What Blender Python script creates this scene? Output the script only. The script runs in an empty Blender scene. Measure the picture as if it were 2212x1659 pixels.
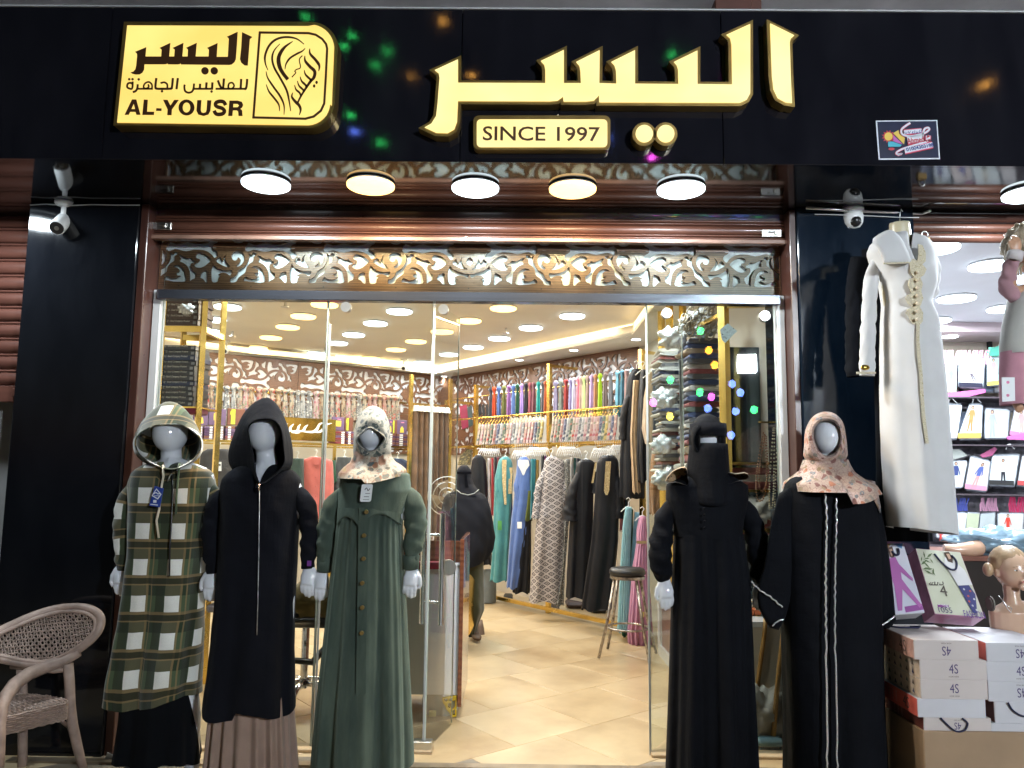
import bpy,math,random
import numpy as np
from mathutils import Vector,Matrix
from mathutils.geometry import tessellate_polygon
random.seed(7)
C=bpy.context.scene.collection
SC=bpy.context.scene
R=math.radians
PI=math.pi
F=1661.0
CAM=Vector((0.0,0.0,1.5))
CAM_ROT=(Matrix.Rotation(R(0.5),3,'Z')@Matrix.Rotation(R(90+6.6),3,'X')@Matrix.Rotation(R(0.65),3,'Z'))
cd=bpy.data.cameras.new('camera')
cam=bpy.data.objects.new('camera',cd)
C.objects.link(cam)
cam.location=CAM
cam.rotation_euler=CAM_ROT.to_euler()
cd.sensor_width=36.0
cd.lens=F/2212.0*36.0
cd.clip_start=0.05
cd.clip_end=400.0
SC.camera=cam
w=bpy.data.worlds.new('World')
SC.world=w
w.use_nodes=True
nt=w.node_tree
sky=nt.nodes.new('ShaderNodeTexSky')
sky.sky_type='NISHITA'
sky.sun_disc=False
sky.sun_elevation=R(-4.0)
sky.sun_rotation=R(200)
bgn=nt.nodes['Background']
bgn.inputs['Strength'].default_value=0.12
nt.links.new(sky.outputs[0],bgn.inputs['Color'])
SC.view_settings.view_transform='Standard'
SC.view_settings.look='None'
SC.view_settings.gamma=1.0
SC.view_settings.use_curve_mapping=False
SC.view_settings.exposure=0.5
SC.cycles.use_denoising=True
try:
 SC.cycles.denoiser='OPENIMAGEDENOISE'
except Exception:
 pass
SC.cycles.max_bounces=10
SC.cycles.diffuse_bounces=4
SC.cycles.glossy_bounces=4
SC.cycles.transmission_bounces=6
SC.cycles.transparent_max_bounces=16
SC.cycles.caustics_reflective=False
SC.cycles.caustics_refractive=False
SC.cycles.sample_clamp_indirect=6.0
def ray(px,py):
 return CAM_ROT@Vector(((px-1106.0)/F,(829.5-py)/F,-1.0))
def at(px,py,Y):
 d=ray(px,py)
 return CAM+d*(Y/d.y)
def atz(px,py,Z):
 d=ray(px,py)
 return CAM+d*((Z-CAM.z)/d.z)
def onp(px,py,P,u):
 """the point of a vertical wall (through P, along u) seen at a pixel"""
 n=Vector((u[1],-u[0],0.0))
 d=ray(px,py)
 t=(Vector((P[0],P[1],0))-Vector((CAM.x,CAM.y,0))).dot(n)/Vector((d.x,d.y,0)).dot(n)
 return CAM+d*t
MATS={}
def lin(c):
 if isinstance(c,str):
  c=[int(c[i:i+2],16)/255 for i in(0,2,4)]
  c=[x/12.92 if x<=.04045 else((x+.055)/1.055)**2.4 for x in c]
 elif isinstance(c,(int,float)):
  c=(c,c,c)
 return(c[0],c[1],c[2],1.0)
class NT:
 def __init__(s,m):
  m.use_nodes=True
  s.t=m.node_tree
  s.b=s.t.nodes['Principled BSDF']
  s.out=s.t.nodes['Material Output']
 def n(s,kind,**kw):
  x=s.t.nodes.new('ShaderNode'+kind)
  for k,v in kw.items():
   setattr(x,k,v)
  return x
 def l(s,a,b):
  s.t.links.new(a,b)
 def math(s,op,a,b=None,clamp=False):
  x=s.n('Math',operation=op,use_clamp=clamp)
  for i,v in enumerate((a,b)):
   if v is None:continue
   if isinstance(v,(int,float)):x.inputs[i].default_value=v
   else:s.l(v,x.inputs[i])
  return x.outputs[0]
 def mix(s,f,a,b):
  x=s.n('Mix',data_type='RGBA')
  if isinstance(f,(int,float)):x.inputs[0].default_value=f
  else:s.l(f,x.inputs[0])
  for i,v in((6,a),(7,b)):
   if isinstance(v,(tuple,list)):x.inputs[i].default_value=v
   else:s.l(v,x.inputs[i])
  return x.outputs[2]
 def coords(s,kind='Object',scale=(1,1,1)):
  t=s.n('TexCoord')
  mp=s.n('Mapping')
  mp.inputs['Scale'].default_value=scale
  s.l(t.outputs[kind],mp.inputs[0])
  return mp.outputs[0]
 def noise(s,vec,scale,detail=3.0,rough=.5):
  x=s.n('TexNoise')
  x.inputs['Scale'].default_value=scale
  x.inputs['Detail'].default_value=detail
  x.inputs['Roughness'].default_value=rough
  s.l(vec,x.inputs['Vector'])
  return x.outputs[0]
 def ramp(s,f,stops,const=False):
  x=s.n('ValToRGB')
  r=x.color_ramp
  if const:r.interpolation='CONSTANT'
  while len(r.elements)<len(stops):r.elements.new(.5)
  for e,(p,c)in zip(r.elements,stops):
   e.position=p
   e.color=lin(c)if not(isinstance(c,tuple)and len(c)==4)else c
  s.l(f,x.inputs[0])
  return x.outputs[0]
 def bump(s,h,strength=.3,dist=.01):
  x=s.n('Bump')
  x.inputs['Strength'].default_value=strength
  x.inputs['Distance'].default_value=dist
  s.l(h,x.inputs['Height'])
  s.l(x.outputs[0],s.b.inputs['Normal'])
def M(name,col,rough=.5,metal=0.0,var=.15,vs=6.0,bump=0.0,bs=60.0,coat=0.0,emit=0.0,sheen=0.0,stretch=(1,1,1),rvar=0.0,spec=.5,wrk=0.0):
 if name in MATS:return MATS[name]
 m=bpy.data.materials.new(name)
 k=NT(m)
 c=lin(col)
 b=k.b
 b.inputs['Roughness'].default_value=rough
 b.inputs['Metallic'].default_value=metal
 b.inputs['Coat Weight'].default_value=coat
 b.inputs['Sheen Weight'].default_value=sheen
 b.inputs['Specular IOR Level'].default_value=spec
 vec=k.coords('Object',stretch)
 if var>0:
  d=tuple(x*(1-var)for x in c[:3])+(1,)
  e=tuple(min(1,x*(1+var))for x in c[:3])+(1,)
  nz=k.noise(vec,vs,4)
  k.l(k.ramp(nz,[(.3,d),(.7,e)]),b.inputs['Base Color'])
 else:
  b.inputs['Base Color'].default_value=c
 if rvar>0:
  nz=k.noise(vec,vs*2.3,5)
  k.l(k.math('ADD',k.math('MULTIPLY',nz,rvar),rough-rvar*.4,True),b.inputs['Roughness'])
 if wrk>0:
  w1=k.noise(k.coords('Object',(1,1,.22)),9.0,4,.55)
  w2=k.noise(k.coords('Object',(.5,.5,1.2)),11.0,3,.5)
  k.bump(k.math('ADD',k.math('ADD',w1,k.math('MULTIPLY',w2,.5)),k.math('MULTIPLY',k.noise(vec,bs,2),.06)),wrk,.03)
 elif bump>0:
  k.bump(k.noise(vec,bs,3),bump,.004)
 if emit>0:
  b.inputs['Emission Color'].default_value=c
  b.inputs['Emission Strength'].default_value=emit
 MATS[name]=m
 return m
def M_cloth(name,col,rough=.85,weave=500.0,sheen=.25,var=.12):
 return M(name,col,rough,var=var,vs=9,bump=.25,bs=weave,sheen=sheen,spec=.25)
def M_wood(name,c1,c2,rough=.35,sc=(1.2,14,14),coat=0.0,gs=5.0):
 if name in MATS:return MATS[name]
 m=bpy.data.materials.new(name)
 k=NT(m)
 vec=k.coords('Object',sc)
 nz=k.noise(vec,gs,6,.6)
 wv=k.n('TexWave',wave_type='BANDS',bands_direction='Z')
 wv.inputs['Scale'].default_value=.8
 wv.inputs['Distortion'].default_value=7
 wv.inputs['Detail'].default_value=3
 k.l(vec,wv.inputs['Vector'])
 f=k.math('ADD',k.math('MULTIPLY',nz,.7),k.math('MULTIPLY',wv.outputs[0],.3))
 k.l(k.ramp(f,[(.28,c1),(.68,c2)]),k.b.inputs['Base Color'])
 k.b.inputs['Roughness'].default_value=rough
 k.b.inputs['Coat Weight'].default_value=coat
 k.bump(f,.12,.004)
 MATS[name]=m
 return m
def M_emit(name,col,strength):
 if name in MATS:return MATS[name]
 m=bpy.data.materials.new(name)
 k=NT(m)
 k.b.inputs['Base Color'].default_value=(.8,.8,.8,1)
 k.b.inputs['Emission Color'].default_value=lin(col)
 k.b.inputs['Emission Strength'].default_value=strength
 MATS[name]=m
 return m
def M_glass(name,tint=(.93,.97,.95),refl=1.0,haze=0.0,smear=.0):
 """thin clear pane: what is behind stays sharp, the surface mirrors by Fresnel"""
 if name in MATS:return MATS[name]
 m=bpy.data.materials.new(name)
 k=NT(m)
 tr=k.n('BsdfTransparent');tr.inputs[0].default_value=tint+(1,)
 gl=k.n('BsdfGlossy');gl.inputs['Roughness'].default_value=.015
 fr=k.n('Fresnel');fr.inputs[0].default_value=1.5
 mx=k.n('MixShader')
 k.l(k.math('MULTIPLY',fr.outputs[0],refl,True),mx.inputs[0])
 k.l(tr.outputs[0],mx.inputs[1]);k.l(gl.outputs[0],mx.inputs[2])
 last=mx.outputs[0]
 if smear>0:
  vec=k.coords('Object',(1,1,.7))
  nz=k.noise(vec,3.0,6,.65)
  df=k.n('BsdfDiffuse');df.inputs[0].default_value=(.7,.75,.78,1)
  m2=k.n('MixShader')
  k.l(k.math('MULTIPLY',k.ramp(nz,[(.5,0.0),(.8,1.0)]),smear,True),m2.inputs[0])
  k.l(last,m2.inputs[1]);k.l(df.outputs[0],m2.inputs[2])
  last=m2.outputs[0]
 k.l(last,k.out.inputs['Surface'])
 MATS[name]=m
 return m
ROOT={}
def setp(o,label=None,cat=None,group=None,kind=None):
 if label:o['label']=label
 if cat:o['category']=cat
 if group:o['group']=group
 if kind:o['kind']=kind
 return o
def thing(name,label,cat,loc=(0,0,0),group=None,rz=0.0):
 o=bpy.data.objects.new(name,None)
 o.empty_display_size=.1
 C.objects.link(o)
 o.location=loc
 o.rotation_euler=(0,0,rz)
 ROOT[o.name]=Matrix.Translation(Vector(loc))@Matrix.Rotation(rz,4,'Z')
 return setp(o,label,cat,group)
def mesh(name,V,Fc,mat,parent=None,smooth=False,origin=None,world=True,uv=None):
 me=bpy.data.meshes.new(name)
 V=[Vector(v)for v in V]
 if parent is not None and world:
  p=parent
  mw=ROOT.get(p.name)
  if mw is not None:
   inv=mw.inverted()
   V=[inv@v for v in V]
 loc=Vector((0,0,0))
 if parent is None and V:
  if origin is None:
   xs=[v.x for v in V];ys=[v.y for v in V];zs=[v.z for v in V]
   origin=((min(xs)+max(xs))/2,(min(ys)+max(ys))/2,min(zs))
  loc=Vector(origin)
  V=[v-loc for v in V]
 me.from_pydata([tuple(v)for v in V],[],Fc)
 if smooth:
  me.polygons.foreach_set('use_smooth',[True]*len(me.polygons))
 if uv is not None:
  ul=me.uv_layers.new(name='UVMap')
  idx=[l.vertex_index for l in me.loops]
  for i,vi in enumerate(idx):
   ul.data[i].uv=uv[vi]
 if mat is not None:
  me.materials.append(mat)
 o=bpy.data.objects.new(name,me)
 C.objects.link(o)
 o.location=loc
 if parent is not None:
  o.parent=parent
  mw=ROOT.get(parent.name)
  if mw is not None:ROOT[o.name]=mw
 else:
  ROOT[o.name]=Matrix.Translation(loc)
 return o
class B:
 """collects shapes into one mesh"""
 def __init__(s):s.V=[];s.F=[]
 def add(s,V,F_):
  k=len(s.V)
  s.V+=[Vector(v)for v in V]
  s.F+=[tuple(i+k for i in f)for f in F_]
  return s
 def box(s,a,b,bev=0.0,M4=None):
  x0,x1=sorted((a[0],b[0]));y0,y1=sorted((a[1],b[1]));z0,z1=sorted((a[2],b[2]))
  if bev<=0:
   V=[(x,y,z)for z in(z0,z1)for x,y in((x0,y0),(x1,y0),(x1,y1),(x0,y1))]
   F_=[(3,2,1,0),(4,5,6,7)]+[(i,(i+1)%4,(i+1)%4+4,i+4)for i in range(4)]
  else:
   e=min(bev,(x1-x0)*.45,(y1-y0)*.45,(z1-z0)*.45)
   def ring(z,q):
    return[(x0+q,y0+e,z),(x0+e,y0+q,z),(x1-e,y0+q,z),(x1-q,y0+e,z),(x1-q,y1-e,z),(x1-e,y1-q,z),(x0+e,y1-q,z),(x0+q,y1-e,z)]
   V=ring(z0,e*.9)+ring(z0+e,0)+ring(z1-e,0)+ring(z1,e*.9)
   F_=[tuple(range(7,-1,-1)),tuple(range(24,32))]
   for r_ in range(3):
    for i in range(8):
     F_.append((r_*8+i,r_*8+(i+1)%8,r_*8+8+(i+1)%8,r_*8+8+i))
  if M4 is not None:V=[M4@Vector(v)for v in V]
  return s.add(V,F_)
 def cyl(s,a,b,r,n=16,r2=None,cap=True):
  a=Vector(a);b=Vector(b);d=(b-a).normalized()
  up=Vector((0,0,1))if abs(d.z)<.9 else Vector((1,0,0))
  u=d.cross(up).normalized();v=d.cross(u)
  r2=r if r2 is None else r2
  V=[]
  for c,rr in((a,r),(b,r2)):
   for i in range(n):
    t=2*PI*i/n
    V.append(c+(u*math.cos(t)+v*math.sin(t))*rr)
  F_=[(i,(i+1)%n,(i+1)%n+n,i+n)for i in range(n)]
  if cap:F_+=[tuple(range(n-1,-1,-1)),tuple(range(n,2*n))]
  return s.add(V,F_)
 def tube(s,pts,r,n=8,closed=False,cap=True,flat=1.0,upv=None):
  P=[Vector(p)for p in pts]
  rs=r if isinstance(r,(list,tuple))else[r]*len(P)
  m=len(P);V=[]
  prev=None
  for i,p in enumerate(P):
   if closed:d=P[(i+1)%m]-P[i-1]
   else:d=P[min(i+1,m-1)]-P[max(i-1,0)]
   if d.length<1e-9:d=Vector((0,0,1))
   d.normalize()
   if prev is None:
    up=Vector(upv)if upv else(Vector((0,0,1))if abs(d.z)<.9 else Vector((0,1,0)))
    u=d.cross(up).normalized()
   else:
    u=(prev-d*prev.dot(d))
    u=u.normalized()if u.length>1e-6 else d.orthogonal().normalized()
   prev=u
   v=d.cross(u)
   for j in range(n):
    t=2*PI*j/n
    V.append(p+(u*math.cos(t)+v*math.sin(t)*flat)*rs[i])
  F_=[]
  for i in range(m if closed else m-1):
   a=i*n;b=((i+1)%m)*n
   for j in range(n):
    F_.append((a+j,a+(j+1)%n,b+(j+1)%n,b+j))
  if cap and not closed:
   F_+=[tuple(range(n-1,-1,-1)),tuple(range((m-1)*n,m*n))]
  return s.add(V,F_)
 def lathe(s,prof,c,n=24,axis='Z',cap=True):
  V=[]
  for r,h in prof:
   for i in range(n):
    t=2*PI*i/n
    x,y=r*math.cos(t),r*math.sin(t)
    if axis=='Z':q=(c[0]+x,c[1]+y,c[2]+h)
    elif axis=='Y':q=(c[0]+x,c[1]-h,c[2]+y)
    else:q=(c[0]+h,c[1]+x,c[2]+y)
    V.append(q)
  F_=[]
  for k in range(len(prof)-1):
   for i in range(n):
    F_.append((k*n+i,k*n+(i+1)%n,(k+1)*n+(i+1)%n,(k+1)*n+i))
  if cap:F_+=[tuple(range(n-1,-1,-1)),tuple(range((len(prof)-1)*n,len(prof)*n))]
  return s.add(V,F_)
 def ell(s,c,r,nu=20,nv=12,fn=None):
  V=[(c[0],c[1],c[2]-r[2])]
  for j in range(1,nv):
   ph=-PI/2+PI*j/nv
   for i in range(nu):
    t=2*PI*i/nu
    d=Vector((math.cos(t)*math.cos(ph),math.sin(t)*math.cos(ph),math.sin(ph)))
    k=fn(d)if fn else 1.0
    V.append((c[0]+d.x*r[0]*k,c[1]+d.y*r[1]*k,c[2]+d.z*r[2]*k))
  V.append((c[0],c[1],c[2]+r[2]))
  F_=[(0,1+(i+1)%nu,1+i)for i in range(nu)]
  for j in range(nv-2):
   for i in range(nu):
    a=1+j*nu
    F_.append((a+i,a+(i+1)%nu,a+nu+(i+1)%nu,a+nu+i))
  e=len(V)-1;a=1+(nv-2)*nu
  F_+=[(a+i,a+(i+1)%nu,e)for i in range(nu)]
  return s.add(V,F_)
 def quad(s,a,b,c,d):return s.add([a,b,c,d],[(0,1,2,3)])
 def done(s,name,mat,parent=None,smooth=False,origin=None):
  return mesh(name,s.V,s.F,mat,parent,smooth,origin)
def autosmooth(o,ang=40):
 me=o.data
 me.polygons.foreach_set('use_smooth',[True]*len(me.polygons))
 try:me.set_sharp_from_angle(angle=R(ang))
 except Exception:pass
 return o
def catmull(P,k=3,closed=True):
 P=[Vector(p)for p in P];n=len(P);out=[]
 for i in range(n if closed else n-1):
  p0,p1,p2,p3=(P[(i+j)%n]if closed else P[max(0,min(n-1,i+j))]for j in(-1,0,1,2))
  for s_ in range(k):
   t=s_/k
   out.append(.5*((2*p1)+(p2-p0)*t+(2*p0-5*p1+4*p2-p3)*t*t+(3*p1-p0-3*p2+p3)*t**3))
 if not closed:out.append(P[-1])
 return out
def area2(P):return .5*sum(P[i][0]*P[(i+1)%len(P)][1]-P[(i+1)%len(P)][0]*P[i][1]for i in range(len(P)))
def offset2(P,d):
 """grow a closed 2D outline by d"""
 P=[Vector((p[0],p[1]))for p in P]
 if area2(P)<0:P.reverse()
 n=len(P);out=[]
 for i in range(n):
  a=(P[i]-P[i-1]);b=(P[(i+1)%n]-P[i])
  if a.length<1e-9 or b.length<1e-9:out.append(P[i]);continue
  a.normalize();b.normalize()
  na=Vector((a.y,-a.x));nb=Vector((b.y,-b.x))
  q=na+nb
  if q.length<.3:q=na
  q.normalize()
  c=max(.45,q.dot(na))
  out.append(P[i]+q*d/c)
 return out
def plate(name,loops,O,u,v,n,th,mat,parent=None,back=True,smooth=False):
 """flat plate cut to a 2D outline with holes (2D coordinates on u, v), thickness th along -n"""
 O=Vector(O);u=Vector(u);v=Vector(v);n=Vector(n)
 L=[]
 for i,lp in enumerate(loops):
  lp=[Vector((p[0],p[1]))for p in lp]
  if(area2(lp)>0)!=(i==0):lp.reverse()
  L.append(lp)
 tri=tessellate_polygon([[Vector((p.x,p.y,0))for p in lp]for lp in L])
 flat=[p for lp in L for p in lp]
 V=[O+u*p.x+v*p.y for p in flat]
 N=len(V)
 V+=[q-n*th for q in V]
 F_=[]
 for t in tri:
  a,b,c=(flat[i]for i in t)
  if(b-a).cross(c-a)<0:t=(t[0],t[2],t[1])
  F_.append(tuple(t))
  if back:F_.append((t[2]+N,t[1]+N,t[0]+N))
 k=0
 for lp in L:
  m=len(lp)
  for i in range(m):
   a,b=k+i,k+(i+1)%m
   F_.append((a,a+N,b+N,b))
  k+=m
 return mesh(name,V,F_,mat,parent,smooth)
XF=(1,0,0);ZF=(0,0,1);NF=(0,-1,0)
def px2(pts,Y,sx=1.0,ox=0.0,oy=0.0):
 """pixel outline -> facade plane at depth Y (x, z)"""
 out=[]
 for p in pts:
  q=at(p[0]*sx+ox,p[1]*sx+oy,Y)
  out.append((q.x,q.z))
 return out
def fplate(name,pix,Y,th,mat,parent=None,holes=()):
 return plate(name,[px2(pix,Y)]+[px2(h,Y)for h in holes],(0,Y,0),XF,ZF,NF,th,mat,parent)
def text(s,name,O,u,v,n,size,mat,parent=None,width=None,align='CENTER',off=0.0,th=.001,shear=0.0,height=None):
 cu=bpy.data.curves.new(name,'FONT')
 cu.body=s;cu.size=1.0;cu.align_x=align;cu.align_y='CENTER';cu.extrude=0.0;cu.offset=off;cu.shear=shear
 cu.resolution_u=3
 t=bpy.data.objects.new(name,cu)
 C.objects.link(t)
 bpy.context.view_layer.update()
 dg=bpy.context.evaluated_depsgraph_get()
 me=t.evaluated_get(dg).to_mesh()
 V=[Vector(x.co)for x in me.vertices];F_=[tuple(p.vertices)for p in me.polygons]
 t.evaluated_get(dg).to_mesh_clear()
 bpy.data.objects.remove(t)
 bpy.data.curves.remove(cu)
 if not V:return None
 x0=min(q.x for q in V);x1=max(q.x for q in V);y0=min(q.y for q in V);y1=max(q.y for q in V)
 if height:sy=height/(y1-y0)
 else:sy=size
 sx=width/(x1-x0)if width else sy
 O=Vector(O);u=Vector(u);v=Vector(v);n=Vector(n)
 W=[O+u*((q.x-((x0+x1)/2 if align=='CENTER' else x0))*sx)+v*((q.y-(y0+y1)/2)*sy)+n*th for q in V]
 return mesh(name,W,F_,mat,parent)
def stroke(pts,w,n=4):
 """2D outline of a pen stroke; w is a width or a list of widths"""
 P=catmull([(p[0],p[1],0)for p in pts],n,False)
 m=len(P)
 if isinstance(w,(int,float)):ws=[w]*m
 else:ws=[np.interp(i/(m-1),np.linspace(0,1,len(w)),w)for i in range(m)]
 Lf,Rt=[],[]
 for i,p in enumerate(P):
  d=(P[min(i+1,m-1)]-P[max(i-1,0)]).normalized()
  q=Vector((-d.y,d.x,0))*ws[i]/2
  Lf.append(p+q);Rt.append(p-q)
 return[(p.x,p.y)for p in Lf]+[(p.x,p.y)for p in reversed(Rt)]
def strokes(name,items,Y,mat,parent,ox=0,oy=0,sc=1.0,th=.002,dy=.0):
 """several pen strokes given in pixels, joined into one flat marking"""
 b=B()
 for pts,w in items:
  P=stroke(pts,w)
  k=len(P)//2
  W=[at(p[0]*sc+ox,p[1]*sc+oy,Y)for p in P]
  W=[Vector((q.x,Y-dy,q.z))for q in W]
  b.add(W,[(i,2*k-1-i,2*k-2-i,i+1)for i in range(k-1)])
 return b.done(name,mat,parent)
def clone(root,loc=None,rz=None,label=None,scale=None):
 c=root.copy();C.objects.link(c)
 ROOT[c.name]=ROOT.get(root.name,Matrix.Identity(4))
 if loc is not None:c.location=loc
 if rz is not None:c.rotation_euler[2]=rz
 if scale is not None:c.scale=scale
 if label:c['label']=label
 for ch in list(root.children):
  d=ch.copy();C.objects.link(d);d.parent=c
  for g in list(ch.children):
   e=g.copy();C.objects.link(e);e.parent=d
 return c
def setmat(o,m):
 """own mesh data with another material"""
 o.data=o.data.copy();o.data.materials[0]=m
 return o
YF,HS,YP,YD=3.59,3.0,4.2,4.35
m_granite=None
def granite(name,base,rough,streak):
 m=bpy.data.materials.new(name)
 k=NT(m)
 vec=k.coords('Object',(1,1,.35))
 n1=k.noise(vec,4.0,8,.7)
 n2=k.noise(k.coords('Object',(1,1,1)),90.0,2)
 b=lin(base)
 k.l(k.ramp(n1,[(.35,b),(.75,tuple(min(1,x*1.5+streak)for x in b[:3])+(1,))]),k.b.inputs['Base Color'])
 k.l(k.math('ADD',k.math('MULTIPLY',n1,.16),rough-.06,True),k.b.inputs['Roughness'])
 k.b.inputs['Specular IOR Level'].default_value=.55
 k.bump(n1,.03,.01)
 return m
m_granite=granite('polished_black_granite',(.003,.0035,.005),.07,.002)
m_granite_r=granite('black_granite_reflected_blue',(.002,.006,.013),.09,.006)  # reflected blue of the surroundings put into the base colour of the black stone
m_panel=granite('black_composite_panel',(.006,.006,.009),.03,.004)
m_soffit=granite('glossy_black_soffit',(.008,.007,.007),.035,.001)
m_brownmetal=M('brown_painted_steel',(.085,.032,.02),.4,.0,var=.25,vs=9,rvar=.2,coat=.12,stretch=(.6,1,6))
m_browndark=M('dark_brown_frame',(.05,.02,.015),.3,var=.2,rvar=.2,coat=.2)
m_redshut=M('red_brown_shutter_paint',(.105,.040,.028),.38,var=.2,vs=7,rvar=.2,stretch=(.5,1,5))
m_alu=M('white_aluminium',(.46,.47,.48),.4,var=.06,rvar=.15)
m_chrome=M('polished_steel',(.72,.74,.78),.12,1.0,var=.05,rvar=.12,stretch=(.3,1,8))
m_hdr=M('header_steel',(.20,.22,.27),.16,.9,var=.1,rvar=.15,stretch=(.3,1,8))
m_steel=M('brushed_steel',(.6,.6,.58),.3,1.0,var=.08,rvar=.1)
m_white=M('white_plastic',(.75,.76,.76),.3,var=.03)
m_blackp=M('black_plastic',(.012,.012,.013),.3,var=.1)
m_gold=M('gold_steel',(.80,.56,.16),.22,1.0,var=.15,vs=5,rvar=.22)
m_golddk=M('bronze_gold_rim',(.42,.28,.09),.3,.8,var=.2,rvar=.2)
m_wood=M_wood('walnut_board',(.10,.045,.024),(.26,.13,.065),.34,(1.6,30,30))
m_back=M('white_backing_board',(.82,.82,.86),.5,var=.04)
m_concrete=M('painted_concrete',(.78,.74,.74),.8,var=.2,vs=3,bump=.2)
m_sign=None
def sign_emit(name,c1,c2,s,sc=2.2):
 m=bpy.data.materials.new(name)
 k=NT(m)
 nz=k.noise(k.coords('Object',(1,1,1.4)),sc,2)
 k.l(k.ramp(nz,[(.35,c1),(.65,c2)]),k.b.inputs['Emission Color'])
 k.b.inputs['Emission Strength'].default_value=s
 k.b.inputs['Base Color'].default_value=(.25,.18,.08,1)
 k.b.inputs['Roughness'].default_value=.25
 return m
m_sign=sign_emit('lit_acrylic_panel',(1.0,.66,.15),(1.0,.80,.23),.80)
m_sign2=sign_emit('lit_acrylic_letter',(1.0,.78,.28),(1.0,.87,.40),.88)
m_letter=M('brown_vinyl_lettering',(.085,.035,.012),.45,var=.2)
m_cool=M_emit('cool_white_led',(.78,.93,1.0),3.2)
m_warm=M_emit('warm_white_led',(1.0,.60,.19),2.6)
m_glass=M_glass('clear_glass',smear=.012)
def struct(o):o['kind']='structure';return o
# ================================================================== ground
g=B();g.quad((-60,-60,0),(60,-60,0),(60,YD-.099,0),(-60,YD-.099,0))
m_pave=M('street_paving',(.20,.17,.13),.6,var=.3,vs=2,bump=.2)
struct(g.done('pavement',m_pave))
m_slab=M('beige_paving_slab',(.36,.27,.16),.45,var=.25,vs=3)
step=struct(B().box((-2.6,4.1,.0),(2.6,4.16,.012)).done('doorstep',M('worn_steel_threshold',(.30,.24,.17),.35,.6,var=.3)))
# ================================================================== black fascia over the shop
fas=struct(thing('fascia_wall',None,None,(0,YF,HS)))
xs=[-5.2,-2.05,at(996,200,YF).x,at(1560,200,YF).x,5.2]
for a,b_ in zip(xs,xs[1:]):
 B().box((a+.002,YF,HS+.0),(b_-.002,YF+.02,3.79),.0015).done('panel',m_panel,fas)
B().box((-5.2,YF+.022,HS+.006),(5.2,YF+.12,3.785)).done('panel_backing',m_blackp,fas)
B().box((-5.2,YF-.006,3.792),(5.2,YF+.3,3.80)).done('top_trim',m_alu,fas)
sf=struct(B().box((-5.2,YF+.021,HS),(5.2,YD+.6,HS+.004)).done('soffit_ceiling',m_soffit))
struct(B().box((-8,YF+.35,3.80),(8,5.2,5.2)).done('upper_storey_wall',m_concrete))
up=B().box((-8,YF+.02,3.93),(8,YF+.349,4.05)).done('upper_storey_slab',m_concrete);struct(up)
q=at(1545,6,YF);q2=at(1625,6,YF)
setp(B().box((q.x,YF+.0,3.803),(q2.x,YF+.34,3.86),.005).box((q2.x-.02,YF+.01,3.803),(q2.x+.05,YF+.06,3.93),.004).done('timber_block',M('dark_stained_timber',(.09,.03,.02),.6)),'dark brown timber block lying on top of the black sign band','timber block')
# ================================================================== pillars
def xat(px,py,Y):return at(px,py,Y).x
xl0,xl1=xat(58,520,YP),xat(296,520,YP)
xr0,xr1=xat(1729,700,YP),xat(1985,700,YP)
struct(B().box((xl0,YP,0),(xl1,YD+.08,HS-.001),.004).done('pillar_left',m_granite))
struct(B().box((xr0,YP,0),(xr1,YD+.45,HS-.001),.004).done('pillar_right',m_granite_r))
# ================================================================== openings' frames
def post(name,x0,x1,y0,y1,z0,z1,mat,parent):return B().box((x0,y0,z0),(x1,y1,z1),.003).done(name,mat,parent)
YSH=YP+.07
zs1=at(1000,452,YSH).z
zs0=at(1000,521,YSH).z
zl0=at(1000,633,YD).z
zh0=at(1000,655,YD).z
ff=thing('shopfront_frame','dark brown guide rails and white inner frame around the shop entrance','door frame',(0,YD,0))
xo0,xo1=xl1+.002,xr0-.002
post('guide_rail',xo0,xo0+.045,YP+.02,YD+.05,0,HS-.002,m_browndark,ff)
post('guide_rail',xo1-.035,xo1,YP+.02,YD+.05,0,HS-.002,m_browndark,ff)
xi0,xi1=xo0+.047,xo1-.037
post('inner_frame',xi0,xi0+.045,YD-.02,YD+.05,0,zl0,m_alu,ff)
post('inner_frame',xi1-.045,xi1,YD-.02,YD+.05,0,zl0,m_alu,ff)
B().box((xi0+.03,YD-.045,zh0),(xi1-.03,YD+.02,zl0-.004),.004).done('header_rail',m_hdr,ff)
B().box((xi0,YD-.02,zl0-.003),(xi1,YD+.06,zl0-.0005)).done('header_seal',m_blackp,ff)
# ================================================================== rolled-up shutter of the entrance
sh=thing('roller_shutter','brown steel roller shutter rolled up above the carved wooden band','shutter',(0,YP,zs0))
hh=zs1-zs0
def prof(z0,z1,y0,dep,name='slat',mat=None,x0=xo0+.01,x1=xo1-.01,par=None):
 n=7;b=B();pts=[]
 for i in range(n+1):
  t=i/n
  pts.append((y0-dep*math.sin(PI*t)**.7,z0+(z1-z0)*t))
 V=[]
 for x in(x0,x1):
  V+=[(x,p[0],p[1])for p in pts]+[(x,y0+.008,z1),(x,y0+.008,z0)]
 m=n+3
 b.add(V,[(i,i+1,m+i+1,m+i)for i in range(n)]+[(n,n+1,m+n+1,m+n),(m-1,0,m,2*m-1),tuple(range(m-1,-1,-1)),tuple(range(m,2*m))])
 return autosmooth(b.done(name,mat or m_brownmetal,par or sh),50)
prof(zs0+.82*hh,zs0+1.6*hh,YSH+.05,.01,mat=m_browndark)
prof(zs0+.70*hh,zs0+.81*hh,YSH+.045,.012)
prof(zs0+.61*hh,zs0+.695*hh,YSH+.04,.012)
prof(zs0+.32*hh,zs0+.60*hh,YSH+.035,.016)
prof(zs0+.24*hh,zs0+.315*hh,YSH+.03,.010)
prof(zs0+.13*hh,zs0+.235*hh,YSH+.03,.014)
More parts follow.
